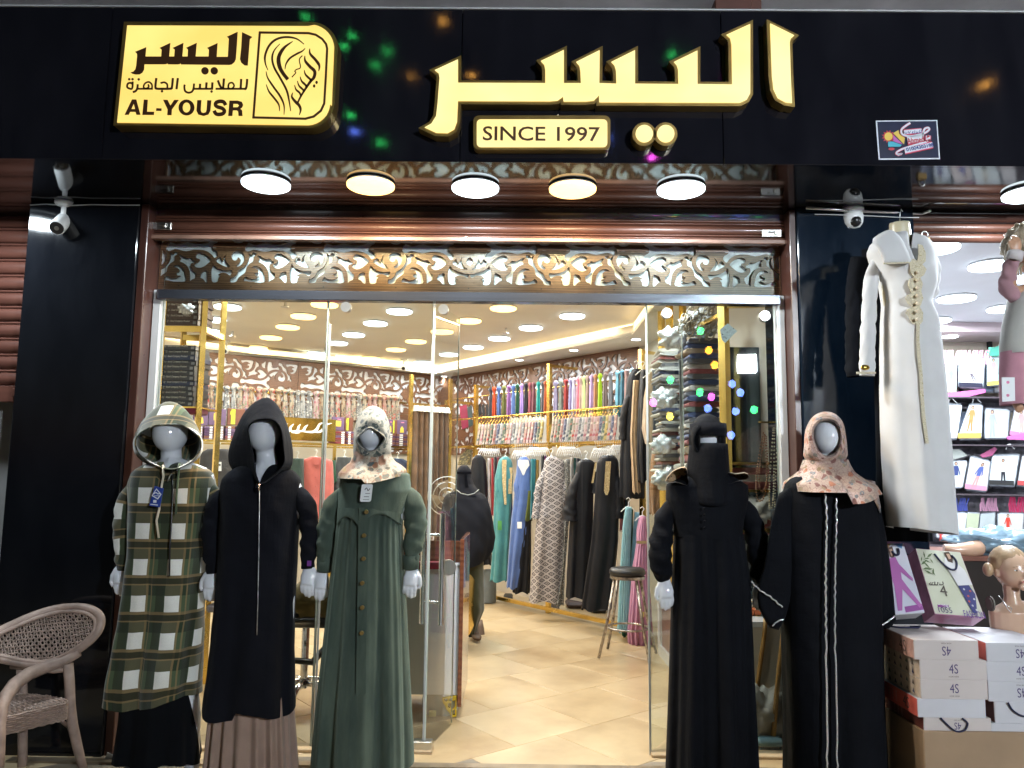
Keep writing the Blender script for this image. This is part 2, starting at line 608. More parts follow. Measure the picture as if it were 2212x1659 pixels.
B().box((xo0+.01,YSH-.002,zs0),(xo1-.01,YSH+.05,zs0+.125*hh),.004).done('bottom_rail',M('worn_rail_paint',(.20,.115,.085),.3,var=.35,vs=12,rvar=.25,stretch=(.5,1,3)),sh)
for s_,px in((1,348),(-1,1668)):
 p=at(px,487 if s_>0 else 503,YSH)
 b=B().box((p.x-.055,YSH+.004,p.z-.022),(p.x+.055,YSH+.020,p.z+.022),.003)
 b.cyl((p.x-.02,YSH+.004,p.z+.004),(p.x+.035,YSH+.004,p.z+.004),.006,8)
 b.box((p.x+.015,YSH-.006,p.z-.012),(p.x+.030,YSH+.006,p.z+.014),.002)
 b.done('latch',m_steel,sh)
p=at(1007,517,YSH)
B().cyl((p.x,YSH-.012,p.z-.012),(p.x,YSH-.012,p.z+.012),.006,8).done('pull_lug',m_steel,sh)
# ================================================================== carved walnut scroll band (fretwork)
HL=[[(415,265),(450,265),(500,295),(560,310),(592,300),(610,330),(650,350),(640,375),(600,380),(588,410),(600,450),(640,500),(672,522),(662,590),(620,610),(590,632),(583,560),(570,480),(530,410),(480,370),(430,348),(443,310)],[(650,270),(668,242),(720,235),(790,262),(850,310),(872,345),(830,385),(780,425),(720,447),(670,437),(640,412),(645,388),(690,360),(706,325),(680,315),(655,300)],[(345,440),(360,415),(400,405),(460,425),(505,480),(525,550),(530,635),(370,635),(300,622),(243,612),(245,580),(270,555),(310,575),(360,590),(400,585),(455,555),(420,550),(395,530),(395,510),(430,500),(432,465),(400,440),(370,435)],[(745,515),(820,490),(830,560),(835,645),(805,645),(765,600),(730,585)]]
HR=[[(900,390),(930,430),(1000,470),(1080,490),(1165,490),(1165,530),(1140,560),(1090,530),(1030,520),(975,550),(1010,560),(985,600),(975,648),(900,648),(880,580),(873,500),(885,430)],[(930,345),(975,300),(1005,310),(1028,352),(1042,300),(1082,245),(1062,310),(1085,370),(1140,442),(1060,430),(990,395)],[(1145,290),(1152,250),(1190,222),(1250,215),(1300,235),(1330,290),(1325,350),(1300,400),(1265,430),(1230,440),(1222,410),(1245,400),(1265,370),(1270,335),(1240,305),(1228,340),(1190,350),(1160,330)],[(1375,240),(1400,262),(1430,270),(1440,240),(1490,250),(1482,282),(1455,300),(1455,350),(1440,375),(1400,400),(1365,450),(1352,520),(1300,560),(1258,600),(1230,650),(1150,655),(1147,600),(1185,590),(1230,550),(1255,487),(1320,450),(1370,380),(1390,310)]]
HC=[[(905,390),(935,430),(1010,468),(1100,500),(1170,508),(1170,525),(1145,560),(1110,548),(1060,528),(1000,535),(968,560),(1010,585),(985,612),(980,652),(908,652),(880,590),(875,500),(885,430)],[(930,352),(980,298),(1000,338),(1022,348),(1045,310),(1075,260),(1058,310),(1070,350),(1095,400),(1142,448),(1060,430),(990,398)]]
BONE=[(235,155),(275,205),(360,175),(430,190),(520,210),(620,190),(720,192),(800,212),(870,260),(910,312),(960,270),(940,215),(905,195),(880,172),(885,150)]
BY=645.0
def dsk(P,x0):return[((p[0]-x0),(BY-(p[1]-.023*(p[0]-400))))for p in P]
def fret_half(P,k=3):return[(q.x,q.y)for q in catmull([(a,b,0)for a,b in P],k)]
YC=BY-141.0
BN=dsk(BONE,905)
BN=BN+[(a,2*YC-b)for a,b in reversed(BN[1:-1])]
L_H=[fret_half(dsk(h,905))for h in HL]
R_H=[fret_half(dsk(h,905))for h in HR]
C_H=[fret_half(dsk(h,905))for h in HC]
B_H=fret_half(BN,2)
def fret(width,height,unit,start,clip=True,centre=None,mirror_top=True):
 """holes (metres) of a fretwork band; unit = metres per traced unit, start = x of first crossing"""
 holes=[]
 def put(h,cx,flip=False,up=False):
  out=[]
  for a,b in h:
   if up:b=2*YC-b
   out.append(((cx+(-a if flip else a)*unit),b*unit))
  x0=min(p[0]for p in out);x1=max(p[0]for p in out);y0=min(p[1]for p in out);y1=max(p[1]for p in out)
  e=.005
  if x1<e+.02 or x0>width-e-.02 or y0<-.001 or y1>height:return
  if not clip and(x0<e or x1>width-e):return
  if x0<e or x1>width-e:
   out=[(min(max(p[0],e),width-e),p[1])for p in out]
   cl=[p for i,p in enumerate(out)if i==0 or(abs(p[0]-out[i-1][0])+abs(p[1]-out[i-1][1]))>1e-5]
   out=[p for i,p in enumerate(cl)if not(p[0]in(e,width-e)and cl[i-1][0]==p[0]and cl[(i+1)%len(cl)][0]==p[0])]
   if len(out)<3 or abs(area2([Vector(p)for p in out]))<2e-5:return
  holes.append(out)
 P=1090*unit
 ups=(False,True)if mirror_top else(False,)
 if centre is None:
  k=-1
  while start+k*P<width+P:
   cx=start+k*P
   for u in ups:
    for h in L_H+R_H:put(h,cx,False,u)
   put(B_H,cx)
   k+=1
 else:
  hw=267*unit
  for s_,flip in((-1,False),(1,True)):
   k=0
   while True:
    cx=centre+s_*(hw+k*P)
    if cx<-P or cx>width+P:break
    for u in ups:
     for h in L_H:put(h,cx,flip,u)
     for h in(C_H if k==0 else R_H):put(h,cx,flip,u)
    put(B_H,cx,flip)
    k+=1
  put([(45*math.cos(t),330+55*math.sin(t))for t in np.linspace(0,2*PI,12,endpoint=False)],centre)
  put([(-22,-5),(22,-5),(22,38),(-22,38)],centre)
 return holes
YL=YD+.03
pA=at(329,609,YL);pB=at(329+170.3,609+170.3*.023,YL)
unit=(pB.x-pA.x)/1090
xb0,xb1=xi0+.001,xi1-.001
cen=at(1014,600,YL).x-xb0
zb0=pA.z+.0
frz=thing('carved_band','walnut coloured scroll fretwork band over white board above the glass doors','carved panel',(xb0,YL,zl0))
hol=fret(xb1-xb0,2,unit,0,centre=cen)
zoff=zb0-zl0
hgt=2*YC*unit+zoff+.05
mid=cen
for a,b_ in((0,xb1-xb0),):
 hs_=[[(x,z+zoff)for x,z in h]for h in hol]
 plate('fretwork_board',[[(a,0),(b_,0),(b_,hgt),(a,hgt)]]+hs_,(xb0,YL,zl0),XF,ZF,NF,.012,m_wood,frz)
B().box((xb0,YL+.026,zl0),(xb1,YL+.032,zl0+hgt)).done('backing_board',m_back,frz)
b=B()
for i in range(9):
 xx=xb0+.12+i*(xb1-xb0-.24)/8
 b.cyl((xx,YL-.001,zl0+.035),(xx,YL+.004,zl0+.035),.004,8)
b.done('screw',m_blackp,frz)['kind']='stuff'
tg=at(1000,540,YD).z
setp(B().box((xi0+.05,YD-.004,zl0+.001),(xi1-.05,YD+.004,tg),0).done('transom_glass',m_glass),'clear glass strip covering the carved wooden band','glass pane')
# ================================================================== round LED lamps under the soffit
def lamp(p,rad,th,mat,label,group,light=0.0,col=(1,1,1),rim=None):
 """round surface-mounted lamp whose top sits at p"""
 t=thing('ceiling_lamp',label,'lamp',tuple(p),group)
 b=B().lathe([(rad*.93,0),(rad*.99,-th*.2),(rad,-th*.4),(rad*.99,-th*.46)],p,36,cap=False)
 autosmooth(b.done('housing',rim or m_white,t),35)
 b=B().lathe([(rad*.985,-th*.45),(rad*.98,-th*.85),(rad*.93,-th),(0.001,-th*1.03)],p,36,cap=False)
 autosmooth(b.done('diffuser',mat,t),60)
 if light>0:
  ld=bpy.data.lights.new('lamp_light','AREA');ld.shape='DISK';ld.size=rad*2;ld.energy=light;ld.color=col
  lo=bpy.data.objects.new('lamp_light',ld);C.objects.link(lo);lo.parent=t;lo.location=(0,0,-th*1.1)
 return t
CW,WW=(.82,.93,1.0),(1.0,.74,.42)
soff=[(575,392,0,'cool white round lamp under the soffit, beside the left camera'),(801,395,1,'warm yellow round lamp under the soffit, below the logo sign corner'),(1027,401,0,'cool white round lamp under the soffit, above the middle of the doors'),(1237,403,1,'warm yellow round lamp under the soffit, below the years plate'),(1471,404,0,'cool white round lamp under the soffit, nearest the phone number sticker')]
for px,py,k,lb in soff:
 p=atz(px,py,HS)
 lamp((p.x,p.y,HS),.126,.026,m_warm if k else m_cool,lb,'round lamps under the black soffit',23.0,WW if k else CW)
p=atz(2222,414,HS)
lamp((p.x,p.y,HS),.126,.026,m_cool,'cool white round lamp under the soffit of the neighbouring shop','round lamps under the black soffit',19.0,CW)
pv=at(88,475,4.9);yr=2*YP-pv.y
tt=(HS-CAM.z)/(pv.z-CAM.z)
pv=CAM+(pv-CAM)*tt
lamp((pv.x,2*YP-pv.y,HS),.126,.026,m_cool,'cool white round lamp further along the soffit, mirrored in the left pillar','round lamps under the black soffit',19.0,CW)
# ================================================================== left logo sign (light box)
ls,lox=.31252,216.0
YS=YF-.075
ARC=lambda cx,cy,r,a0,a1,n=8:[(cx+r*math.cos(R(a0+(a1-a0)*i/n)),cy+r*math.sin(R(a0+(a1-a0)*i/n)))for i in range(n+1)]
def zs(P,s=ls,ox=lox,oy=0.0):return[(p[0]*s+ox,p[1]*s+oy)for p in P]
outer=[(165,150),(1440,150)]+ARC(1462,335,183,-78,-4)+[(1622,720)]+ARC(1440,705,180,5,85)+[(92,866)]
face=[(188,175),(1440,180)]+ARC(1452,335,166,-80,-4)+[(1601,730)]+ARC(1430,705,160,5,86)+[(118,846)]
lg=thing('logo_sign','glowing yellow light box with a veiled woman emblem and brown lettering','sign',tuple(at(480,270,YS)))
fplate('housing',zs(outer),YS,.073,m_golddk,lg)
fplate('lit_face',zs(face),YS-.004,.003,m_sign,lg)
def zl(P):return zs(P,.14844,241.94,43.2)
word=[(1828,170),(1820,300),(1810,450),(1800,570),(1780,612),(1740,645),(1700,652),(1002,645),(1000,620),(985,640),(950,645),(810,643),(805,622),(790,640),(750,643),(470,643),(465,720),(440,765),(400,790),(340,792),(290,778),(268,762),(310,750),(340,715),(352,660),(365,520),(362,490),(335,462),(497,395),(485,530),(715,530),(722,430),(692,405),(848,332),(830,530),(905,530),(912,430),(882,405),(1038,332),(1022,530),(1100,530),(1105,430),(1078,403),(1232,332),(1215,530),(1405,530),(1410,430),(1382,405),(1535,335),(1522,535),(1685,535),(1700,270),(1672,242)]
alif=[(1892,175),(2040,245),(2005,275),(1975,660),(1930,660),(1880,620),(1862,570),(1880,400)]
circ=lambda cx,cy,r,n=20,ry=None:[(cx+r*math.cos(2*PI*i/n),cy+(ry or r)*math.sin(2*PI*i/n))for i in range(n)]
for P in(word,alif,circ(1352,738,54),circ(1487,738,54)):
 fplate('letter',zl(P),YS-.0065,.0022,m_letter,lg)
w2=34
st=[([(1975,868),(1968,960),(1955,1008),(1935,1016)],w2),([(1888,868),(1880,1008)],w2),([(1965,1012),(1640,1012)],w2-4),([(1700,985),(1712,935),(1760,925),(1785,970),(1750,1010),(1705,1000),(1700,960)],26),([(1638,862),(1625,1010)],w2),([(1550,888),(1572,950),(1605,1008)],w2),([(1515,1012),(1640,1012)],w2-4),([(1470,918),(1465,1008)],w2),([(1480,1012),(1190,1012)],w2-4),([(1385,918),(1378,1008)],w2),([(1292,938),(1287,1008)],w2),([(1203,935),(1195,1010),(1170,1055),(1120,1068),(1075,1045),(1062,990),(1068,950)],w2-4),([(968,855),(948,1018)],w2),([(896,855),(882,985),(862,1010),(720,1012)],w2),([(715,930),(770,918),(812,945),(815,1000)],w2-6),([(655,855),(642,985),(665,1010),(760,1012)],w2),([(592,1012),(590,950),(545,912),(490,935),(470,985),(500,1008),(545,985),(535,945)],26),([(385,1012),(605,1012)],w2-6),([(385,945),(378,1008),(350,1048),(312,1058)],w2-2),([(312,905),(305,1005),(265,1008),(232,985),(240,940),(275,925),(308,940)],30)]
strokes('small_lettering',st,YS,m_letter,lg,241.94,43.2,.14844,dy=.0072)
b=B()
for cx,cy in((1458,1052),(738,1048),(400,875),(262,873),(310,873)):
 P=zl(circ(cx,cy,19,12));W=[at(a,c_,YS)for a,c_ in P]
 b.add([(q.x,YS-.0074,q.z)for q in reversed(W)],[tuple(range(12))])
b.done('letter_dots',m_letter,lg)
for P,hl in(([(290,1155),(352,1155),(413,1378),(355,1378),(340,1335),(262,1335),(240,1378),(183,1378)],[[(315,1215),(335,1295),(280,1295)]]),([(462,1157),(520,1160),(508,1333),(612,1335),(608,1380),(440,1380)],[]),([(645,1282),(720,1285),(717,1322),(640,1320)],[]),([(742,1160),(808,1162),(850,1245),(905,1162),(970,1162),(870,1300),(865,1383),(803,1383),(808,1300)],[]),(circ(1083,1272,116,28),[circ(1083,1272,56,20,74)]),([(1240,1165),(1300,1165),(1290,1310),(1305,1345),(1335,1352),(1365,1340),(1375,1310),(1385,1167),(1445,1167),(1430,1320),(1400,1375),(1330,1395),(1255,1375),(1228,1320)],[]),(stroke([(1652,1238),(1625,1192),(1570,1182),(1518,1198),(1505,1235),(1535,1263),(1600,1283),(1635,1320),(1615,1358),(1560,1373),(1510,1362),(1485,1318)],54,3),[]),([(1708,1172),(1830,1172),(1890,1190),(1908,1235),(1890,1275),(1865,1290),(1893,1312),(1898,1395),(1840,1395),(1835,1332),(1815,1314),(1758,1314),(1750,1395),(1690,1395)],[[(1765,1218),(1825,1220),(1848,1243),(1830,1268),(1762,1270)]])):
 fplate('letter',zl(P),YS-.0065,.0022,m_letter,lg,holes=[zl(h)for h in hl])
zw=(.14065,535.7,43.2)
fr=[(180,190),(560,195),(930,200),(1040,225),(1140,290),(1200,370),(1215,440),(1195,860),(1170,1280),(1120,1390),(1010,1480),(880,1515),(480,1505),(82,1495)]
op=offset2(zs(fr,*zw),2.4);ip=offset2(zs(fr,*zw),-2.4)
fplate('emblem_frame',[(p[0],p[1])for p in op],YS-.0065,.0022,m_letter,lg,holes=[[(p[0],p[1])for p in ip]])
em=[([(315,785),(275,680),(270,560),(330,410),(440,310),(590,275),(750,300),(868,385)],[8,26,28,26,10]),([(498,378),(410,480),(378,600),(410,740),(500,900),(600,1090),(640,1260),(662,1410)],[8,24,26,26,10]),([(695,340),(560,440),(480,580),(490,720),(545,830),(620,925)],[8,40,50,44,42]),([(575,770),(590,690),(650,600),(760,530),(840,490),(885,445)],[8,24,24,8]),([(842,558),(795,620),(812,740),(750,772),(725,800),(740,822),(680,890)],14),([(955,450),(960,530),(1040,620),(1100,710),(1092,800)],[8,32,36,8]),([(880,560),(885,640),(960,730),(1030,800),(1020,890),(970,950),(900,1050),(820,1180),(770,1280)],[8,34,40,38,32,24,22]),([(870,780),(890,850),(960,920),(985,950)],[8,28,22]),([(808,880),(830,950),(890,1010),(910,1060)],[8,28,20]),([(765,945),(790,1020),(850,1080),(870,1120)],[8,26,18]),([(722,1010),(745,1080),(800,1130),(820,1190)],[8,26,18]),([(695,1125),(680,1190),(730,1260),(790,1320),(815,1390),(795,1470)],[8,28,38,30,8]),([(285,800),(310,900),(400,1040),(500,1180),(560,1320),(560,1465)],[8,24,26,8]),([(287,1000),(330,1110),(410,1210),(480,1310),(492,1412)],[8,24,24,8])]
strokes('emblem',[(p_,[x*1.3 for x in w_]if isinstance(w_,list)else w_*1.3)for p_,w_ in em],YS,m_letter,lg,zw[1],zw[2],zw[0],dy=.0072)
b=B()
for cx,cy in((1060,970),(1022,1025)):
 W=[at(a,c_,YS)for a,c_ in zs(circ(cx,cy,20,12,26),*zw)]
 b.add([(q.x,YS-.0074,q.z)for q in reversed(W)],[tuple(range(12))])
b.done('emblem_dots',m_letter,lg)
# ================================================================== big channel letters
ms=(.41016,864.07,0.0)
Ym=YF-.07
main=[(1845,125),(1845,490),(1828,522),(1790,540),(1050,537),(1048,500),(1020,528),(980,533),(862,533),(858,507),(830,528),(790,532),(305,530),(300,640),(285,680),(250,700),(190,698),(130,670),(165,650),(190,610),(198,540),(208,410),(204,385),(183,368),(305,312),(305,435),(765,437),(765,365),(760,340),(742,320),(863,262),(863,437),(953,437),(950,370),(945,345),(928,325),(1052,263),(1050,437),(1140,440),(1138,370),(1130,343),(1113,325),(1238,263),(1238,440),(1467,442),(1465,365),(1458,342),(1443,325),(1567,265),(1567,442),(1750,444),(1747,235),(1740,200),(1720,182)]
mal=[(1950,122),(2077,185),(2058,202),(2053,225),(2058,400),(2065,542),(2030,537),(1990,515),(1968,470),(1960,400)]
mt=thing('channel_letter_sign','large glowing cream channel letters on the black sign band','sign',tuple(at(1330,220,Ym)))
def chan(P,par,name='letter',rim=.015):
 F2=px2(zs(P,*ms),Ym)
 rimP=[(p.x,p.y)for p in offset2(F2,rim)]
 r_=plate(name+'_return',[rimP],(0,Ym+.006,0),XF,ZF,NF,.062,m_golddk,par)
 plate(name,[F2],(0,Ym,0),XF,ZF,NF,.005,m_sign2,par)
chan(main,mt);chan(mal,mt)
chan(circ(1287,703,46,24),mt,'dot');chan(circ(1400,703,46,24),mt,'dot')
sn=thing('years_plate','small glowing cream plate with year lettering under the big letters','sign',tuple(at(1167,320,Ym)))
def rrect(x0,y0,x1,y1,r,n=5):
 return ARC(x1-r,y0+r,r,-90,0,n)+ARC(x1-r,y1-r,r,0,90,n)+ARC(x0+r,y1-r,r,90,180,n)+ARC(x0+r,y0+r,r,180,270,n)
plate('housing',[px2(zs(rrect(386,608,1108,788,30),*ms),Ym+.02)],(0,Ym+.02,0),XF,ZF,NF,.048,m_golddk,sn)
plate('lit_face',[px2(zs(rrect(404,628,1092,774,22),*ms),Ym+.016)],(0,Ym+.016,0),XF,ZF,NF,.004,m_sign2,sn)
qa,qb=at(*zs([(436,703)],*ms)[0],Ym+.016),at(*zs([(1053,708)],*ms)[0],Ym+.016)
du=(qb-qa);wid=du.length;du.normalize()
text('SINCE 1997','lettering',(qa+qb)/2+Vector((0,-.001,0)),du,(0,0,1),(0,-1,0),1,m_letter,sn,width=wid,height=.073,off=.012)
# ================================================================== installer's sticker
ks=(.07031,1883.7,250.6)
kt=thing('advert_sticker','small dark blue printed sticker with a phone number on the black band','sticker',tuple(at(1960,345,YF)))
m_stw=M('sticker_white',(.72,.74,.82),.4,var=0)
m_stb=M('sticker_navy',(.012,.017,.05),.3,var=.3)
Q=lambda P:zs(P,*ks)
def spl(name,P,dy,m):plate(name,[px2(Q(P),YF)],(0,YF-dy,0),XF,ZF,NF,.0006,m,kt)
spl('sticker_border',[(110,145),(2000,125),(2090,1330),(200,1350)],.001,m_stw)
spl('sticker_ground',[(155,180),(1965,160),(2045,1290),(238,1305)],.0022,m_stb)
m_pink=M('print_pink',(.75,.25,.42),.4,var=0);m_yel=M('print_yellow',(.75,.52,.08),.4,var=0)
m_cyan=M('print_cyan',(.05,.42,.55),.4,var=0);m_red=M('print_red',(.55,.03,.05),.4,var=0);m_navy=M('print_blue',(.02,.05,.25),.4,var=0)
m_mag=M('print_magenta',(.5,.12,.45),.4,var=0)
sun=[]
for i in range(24):
 r_=215 if i%2 else 140
 sun.append((495+r_*math.cos(i*PI/12),640+r_*.95*math.sin(i*PI/12)))
spl('print',sun,.0034,m_red);spl('print',circ(495,640,125,18),.0046,m_yel)
spl('print',[(640,535),(800,440),(830,560),(1000,680),(975,880)],.0034,m_yel)
spl('print',[(640,600),(940,880),(760,830),(640,780)],.0046,m_mag)
spl('print',[(475,800),(600,795),(900,900),(850,955),(475,960)],.0058,m_cyan)
spl('print',circ(590,1020,95,14,40),.0034,m_red)
for wd,dy,m in((150,.0058,m_red),(120,.0070,m_pink),(95,.0082,m_stw)):
 strokes('print',[([(1150,235),(1000,330),(890,430),(880,540),(960,610),(1150,640),(1400,600),(1600,540),(1730,440),(1700,380),(1600,410),(1550,520),(1540,700)],wd*.55),([(760,1220),(900,1180),(740,1190),(740,1130),(850,1060),(1000,1000),(1400,880),(1700,800)],wd*.5),([(1060,760),(1550,690)],wd*2.1),([(980,1090),(1840,900)],wd*1.5),([(960,520),(1500,470)],wd*1.2),([(1700,620),(1700,760)],wd*1.3)],YF,m,kt,ks[1],ks[2],ks[0],dy=dy)
def ptxt(s,P0,P1,h,m,dy,off=.0):
 a,b_=at(*Q([P0])[0],YF),at(*Q([P1])[0],YF);d=b_-a;L=d.length;d.normalize()
 v=Vector((0,-1,0)).cross(d)*-1
 v=Vector((-d.z,0,d.x))
 text(s,'print_lettering',(a+b_)/2+Vector((0,-dy,0)),d,v,(0,-1,0),1,m,kt,width=L,height=h,off=off)
ptxt('Ahmed',(1045,800),(1560,730),.030,m_red,.0094,.01)
ptxt('01004303198',(1020,1060),(1850,905),.019,m_navy,.0094,.02)
strokes('print',[([(1720,600),(1660,650),(1740,640),(1650,690)],26),([(1770,740),(1690,760),(1640,800),(1700,830),(1760,790)],26)],YF,m_red,kt,ks[1],ks[2],ks[0],dy=.0094)
strokes('print',[([(980,510),(985,550),(1030,555),(1050,520)],16),([(1080,480),(1110,560),(1150,480)],16),([(1200,520),(1240,500),(1200,550),(1260,550)],16),([(1280,470),(1280,560)],16),([(1320,490),(1350,560),(1390,490)],16),([(1430,460),(1430,540),(1480,520),(1480,450)],16)],YF,m_navy,kt,ks[1],ks[2],ks[0],dy=.0094)
# ================================================================== cameras and wires under the soffit
q=atz(140,437,HS);cx,cy=q.x,q.y
t=thing('bullet_camera','white bullet security camera fixed under the soffit by the left pillar','security camera',(cx,cy,HS))
B().lathe([(.052,0),(.052,-.01),(.042,-.022),(.02,-.03)],(cx,cy,HS),20).done('mount',m_white,t,True)
B().cyl((cx,cy,HS-.02),(cx,cy,HS-.09),.016,12).ell((cx,cy,HS-.095),(.024,.024,.024),12,8).done('arm',m_white,t,True)
hd=Vector((.12,-.55,-.45)).normalized()
c0=Vector((cx-.012,cy+.05,HS-.07));c1=c0+hd*.17
b=B().tube([c0,c0+hd*.01,c0+hd*.15,c1],[.034,.04,.042,.04],16)
autosmooth(b.done('body',m_white,t),40)
B().cyl(c1-hd*.002,c1+hd*.004,.036,16).done('lens_cover',M('lens_glass',(.01,.01,.012),.05,var=0,coat=1),t)
B().cyl(c1+hd*.004,c1+hd*.008,.012,12).done('lens',m_steel,t)
q=atz(1841,452,HS)
q=at(1841,452,q.y)
t=thing('dome_camera','white turret security camera fixed under the soffit on the right pillar','security camera',(q.x,q.y,HS))
B().lathe([(.062,0),(.062,-.012),(.055,-.02)],(q.x,q.y,HS),24).done('mount',m_white,t,True)
B().lathe([(.052,-.018),(.058,-.05),(.052,-.085),(.036,-.108),(.012,-.116)],(q.x,q.y,HS),24).done('body',m_white,t,True)
B().ell((q.x,q.y-.028,HS-.078),(.034,.034,.034),16,10).done('lens',m_blackp,t,True)
def wire(name,pix,Y,r,label,mat):
 return setp(B().tube([at(a,b_,Y)for a,b_ in pix],r,6).done(name,mat,None,True),label,'cable')
m_wire=M('grey_cable',(.5,.5,.5),.5,var=.1)
wire('cable',[(65,443),(100,441),(150,444),(200,442),(250,443),(302,443)],YP-.012,.0035,'thin white cable clipped along the top of the left pillar',m_wire)
wire('cable',[(1760,463),(1850,465),(1950,470),(1985,470)],YP-.012,.003,'thin pale cable along the top of the right pillar',m_wire)
setp(B().tube([atz(x,y,HS-.02)for x,y in((1742,449),(1830,455),(1900,458),(1990,462),(2010,455))],.009,8).done('hanging_rod',m_steel,None,True),'thin metal rod under the soffit from which the white dress hangs','rod')
# ================================================================== glass doors and panes
def pane(name,A,Bp,z0,z1,label,edge=True,th=.008,mat=None):
 A=Vector((A[0],A[1],0));Bp=Vector((Bp[0],Bp[1],0));d=(Bp-A).normalized();n=Vector((d.y,-d.x,0))*th/2
 t=thing(name,label,'glass pane' if 'pane' in name else 'glass door',(A.x,A.y,z0))
 V=[A+n,Bp+n,Bp-n,A-n]
 b=B()
 b.quad(*[v+Vector((0,0,z))for v,z in((V[0],z0),(V[1],z0),(V[1],z1),(V[0],z1))])
 b.done('glass',mat or m_glass,t)
 if edge:
  e=B()
  for P in(A,Bp):
   e.box((P.x-.0035,P.y-.004,z0),(P.x+.0035,P.y+.004,z1))
  e.done('polished_edge',M('glass_edge',(.55,.62,.56),.25,var=.1,emit=.0),t)
 return t
zt=zh0+.004
X=lambda px,py,Y=YD:at(px,py,Y).x
xg1=X(700,900);xg2=X(932,900);xg3=X(1398,900)
pane('window_pane',(xi0+.056,YD),(xg1-.003,YD),.02,zt,'clear fixed glass pane behind the plaid coat mannequin')
pane('window_pane',(xg1+.003,YD),(xg2-.003,YD),.02,zt,'clear fixed glass pane behind the green dress mannequin')
pe=onp(980,1200,(xg2,YD),(.36,.93));dl=Vector((.36,.93,0)).normalized()
k=.17
DA=Vector((xg2+.006,YD,0));DB=Vector((X(990,800,YD+.45),YD+.45,0))
ld=pane('glass_door',DA,DB,.012,zt,'open glass door leaf with steel tube handle, left side of the entrance')
pane('window_pane',(xg3+.003,YD),(xi1-.056,YD),.02,zt,'clear fixed glass pane behind the veiled mannequin on the right')
DC=Vector((xg3,YD+.01,0));DD=Vector((X(1474,800,YD+.55),YD+.55,0))
rd=pane('glass_door',DC,DD,.012,zt,'open glass door leaf swung inwards, right side of the entrance')
for px,y0,y1,lb,Y in((706,700,1620,'narrow white sealing strip on the left glass joint',YD-.006),(931,742,1600,'narrow white sealing strip beside the left door leaf',YD-.006),(1398,745,1652,'narrow white sealing strip beside the right door leaf',YD-.006)):
 xx=X(px,900,Y)
 z1=at(px,y0,Y).z
 setp(B().box((xx-.0055,Y-.006,.05 if px!=1398 else .0),(xx+.0055,Y,z1),.001).done('seal_strip',M('translucent_grey_seal',(.36,.38,.38),.3,var=.1)),lb,'sealing strip')
xx=X(1474,900,YD+.5)
setp(B().box((xx-.008,YD+.54,.9),(xx+.008,YD+.548,at(1474,775,YD+.54).z),.002).done('seal_strip',m_alu),'narrow white strip on the far edge of the right door leaf','sealing strip')
for(hx,hy,par)in((.10,YD+.12,ld),):
 px=at(928,1230,YD+.05)
 dn=Vector((DB-DA).normalized().cross(Vector((0,0,1))))
 base=DA+(DB-DA)*.12
 z0,z1=at(935,1345,YD+.1).z,at(950,1108,YD+.1).z
 for s_ in(1,-1):
  P=base+dn*.055*s_
  b=B().cyl((P.x,P.y,z0),(P.x,P.y,z1),.016,16)
  for z in(z0+.12,z1-.12):b.cyl((P.x,P.y,z),(base.x,base.y,z),.008,10)
  autosmooth(b.done('handle',m_chrome,ld),50)
p=at(968,1226,YD+.35)
lk=B().cyl((p.x,YD+.345,p.z),(p.x,YD+.365,p.z),.047,28)
autosmooth(lk.done('lock_cover',m_steel,ld),50)
p=at(905,1645,YD)
B().box((p.x-.06,YD-.03,.012),(p.x+.07,YD+.03,.06),.004).done('floor_patch',m_steel,ld)
m_disc=m_steel
for px,py in((748,664),(958,669),(1440,677),(1651,683)):
 p=at(px,py,YD-.03)
 b=B().cyl((p.x,YD-.045,p.z),(p.x,YD-.005,p.z),.029,28)
 setp(autosmooth(b.done('glass_clamp',m_disc),45),{748:'round steel glass clamp above the green dress mannequin',958:'round steel glass clamp beside the left door leaf',1440:'round steel glass clamp above the right door leaf',1651:'round steel glass clamp at the top right corner of the glass'}[px],'glass clamp','round steel glass clamps')
struct(B().box((xi0,YD-.05,0),(xg2+.05,YD+.05,.02),.004).done('sill_left',M('travertine_sill',(.42,.31,.19),.35,var=.2)))
struct(B().box((xg3,YD-.05,0),(xi1,YD+.05,.018),.004).done('sill_right',M('travertine_sill',(.42,.31,.19),.35,var=.2)))
# ================================================================== left neighbour's closed shutter
t=thing('roller_shutter','half lowered red brown roller shutter left of the black pillar','shutter',(xl0-1,YD+.1,0))
z=at(20,456,YD+.1).z;zb=at(20,832,YD+.1).z;k=0
n=11;pitch=(z-zb)/n
for i in range(n):
 prof(zb+(i+.02)*pitch,zb+(i+.80)*pitch,YD+.12,.018,'slat',m_redshut,xl0-2.0,xl0+.02,t)
 prof(zb+(i+.82)*pitch,zb+(i+.98)*pitch,YD+.12,.006,'slat',m_redshut,xl0-2.0,xl0+.02,t)
B().box((xl0-2,YD+.09,zb-.10),(xl0+.02,YD+.13,zb-.004),.004).box((xl0-.16,YD+.07,zb-.07),(xl0-.02,YD+.09,zb-.02),.004).done('bottom_rail',m_redshut,t)
B().box((xl0-2,YD+.1,z),(xl0+.02,YD+.14,HS-.002)).done('shutter_box',m_browndark,t)
struct(B().box((xl0-2.2,YD+.3,0),(xl0-.002,YD+.34,zb+.3)).done('wall_neighbour',M('grey_plaster',(.33,.33,.33),.8,var=.1)))
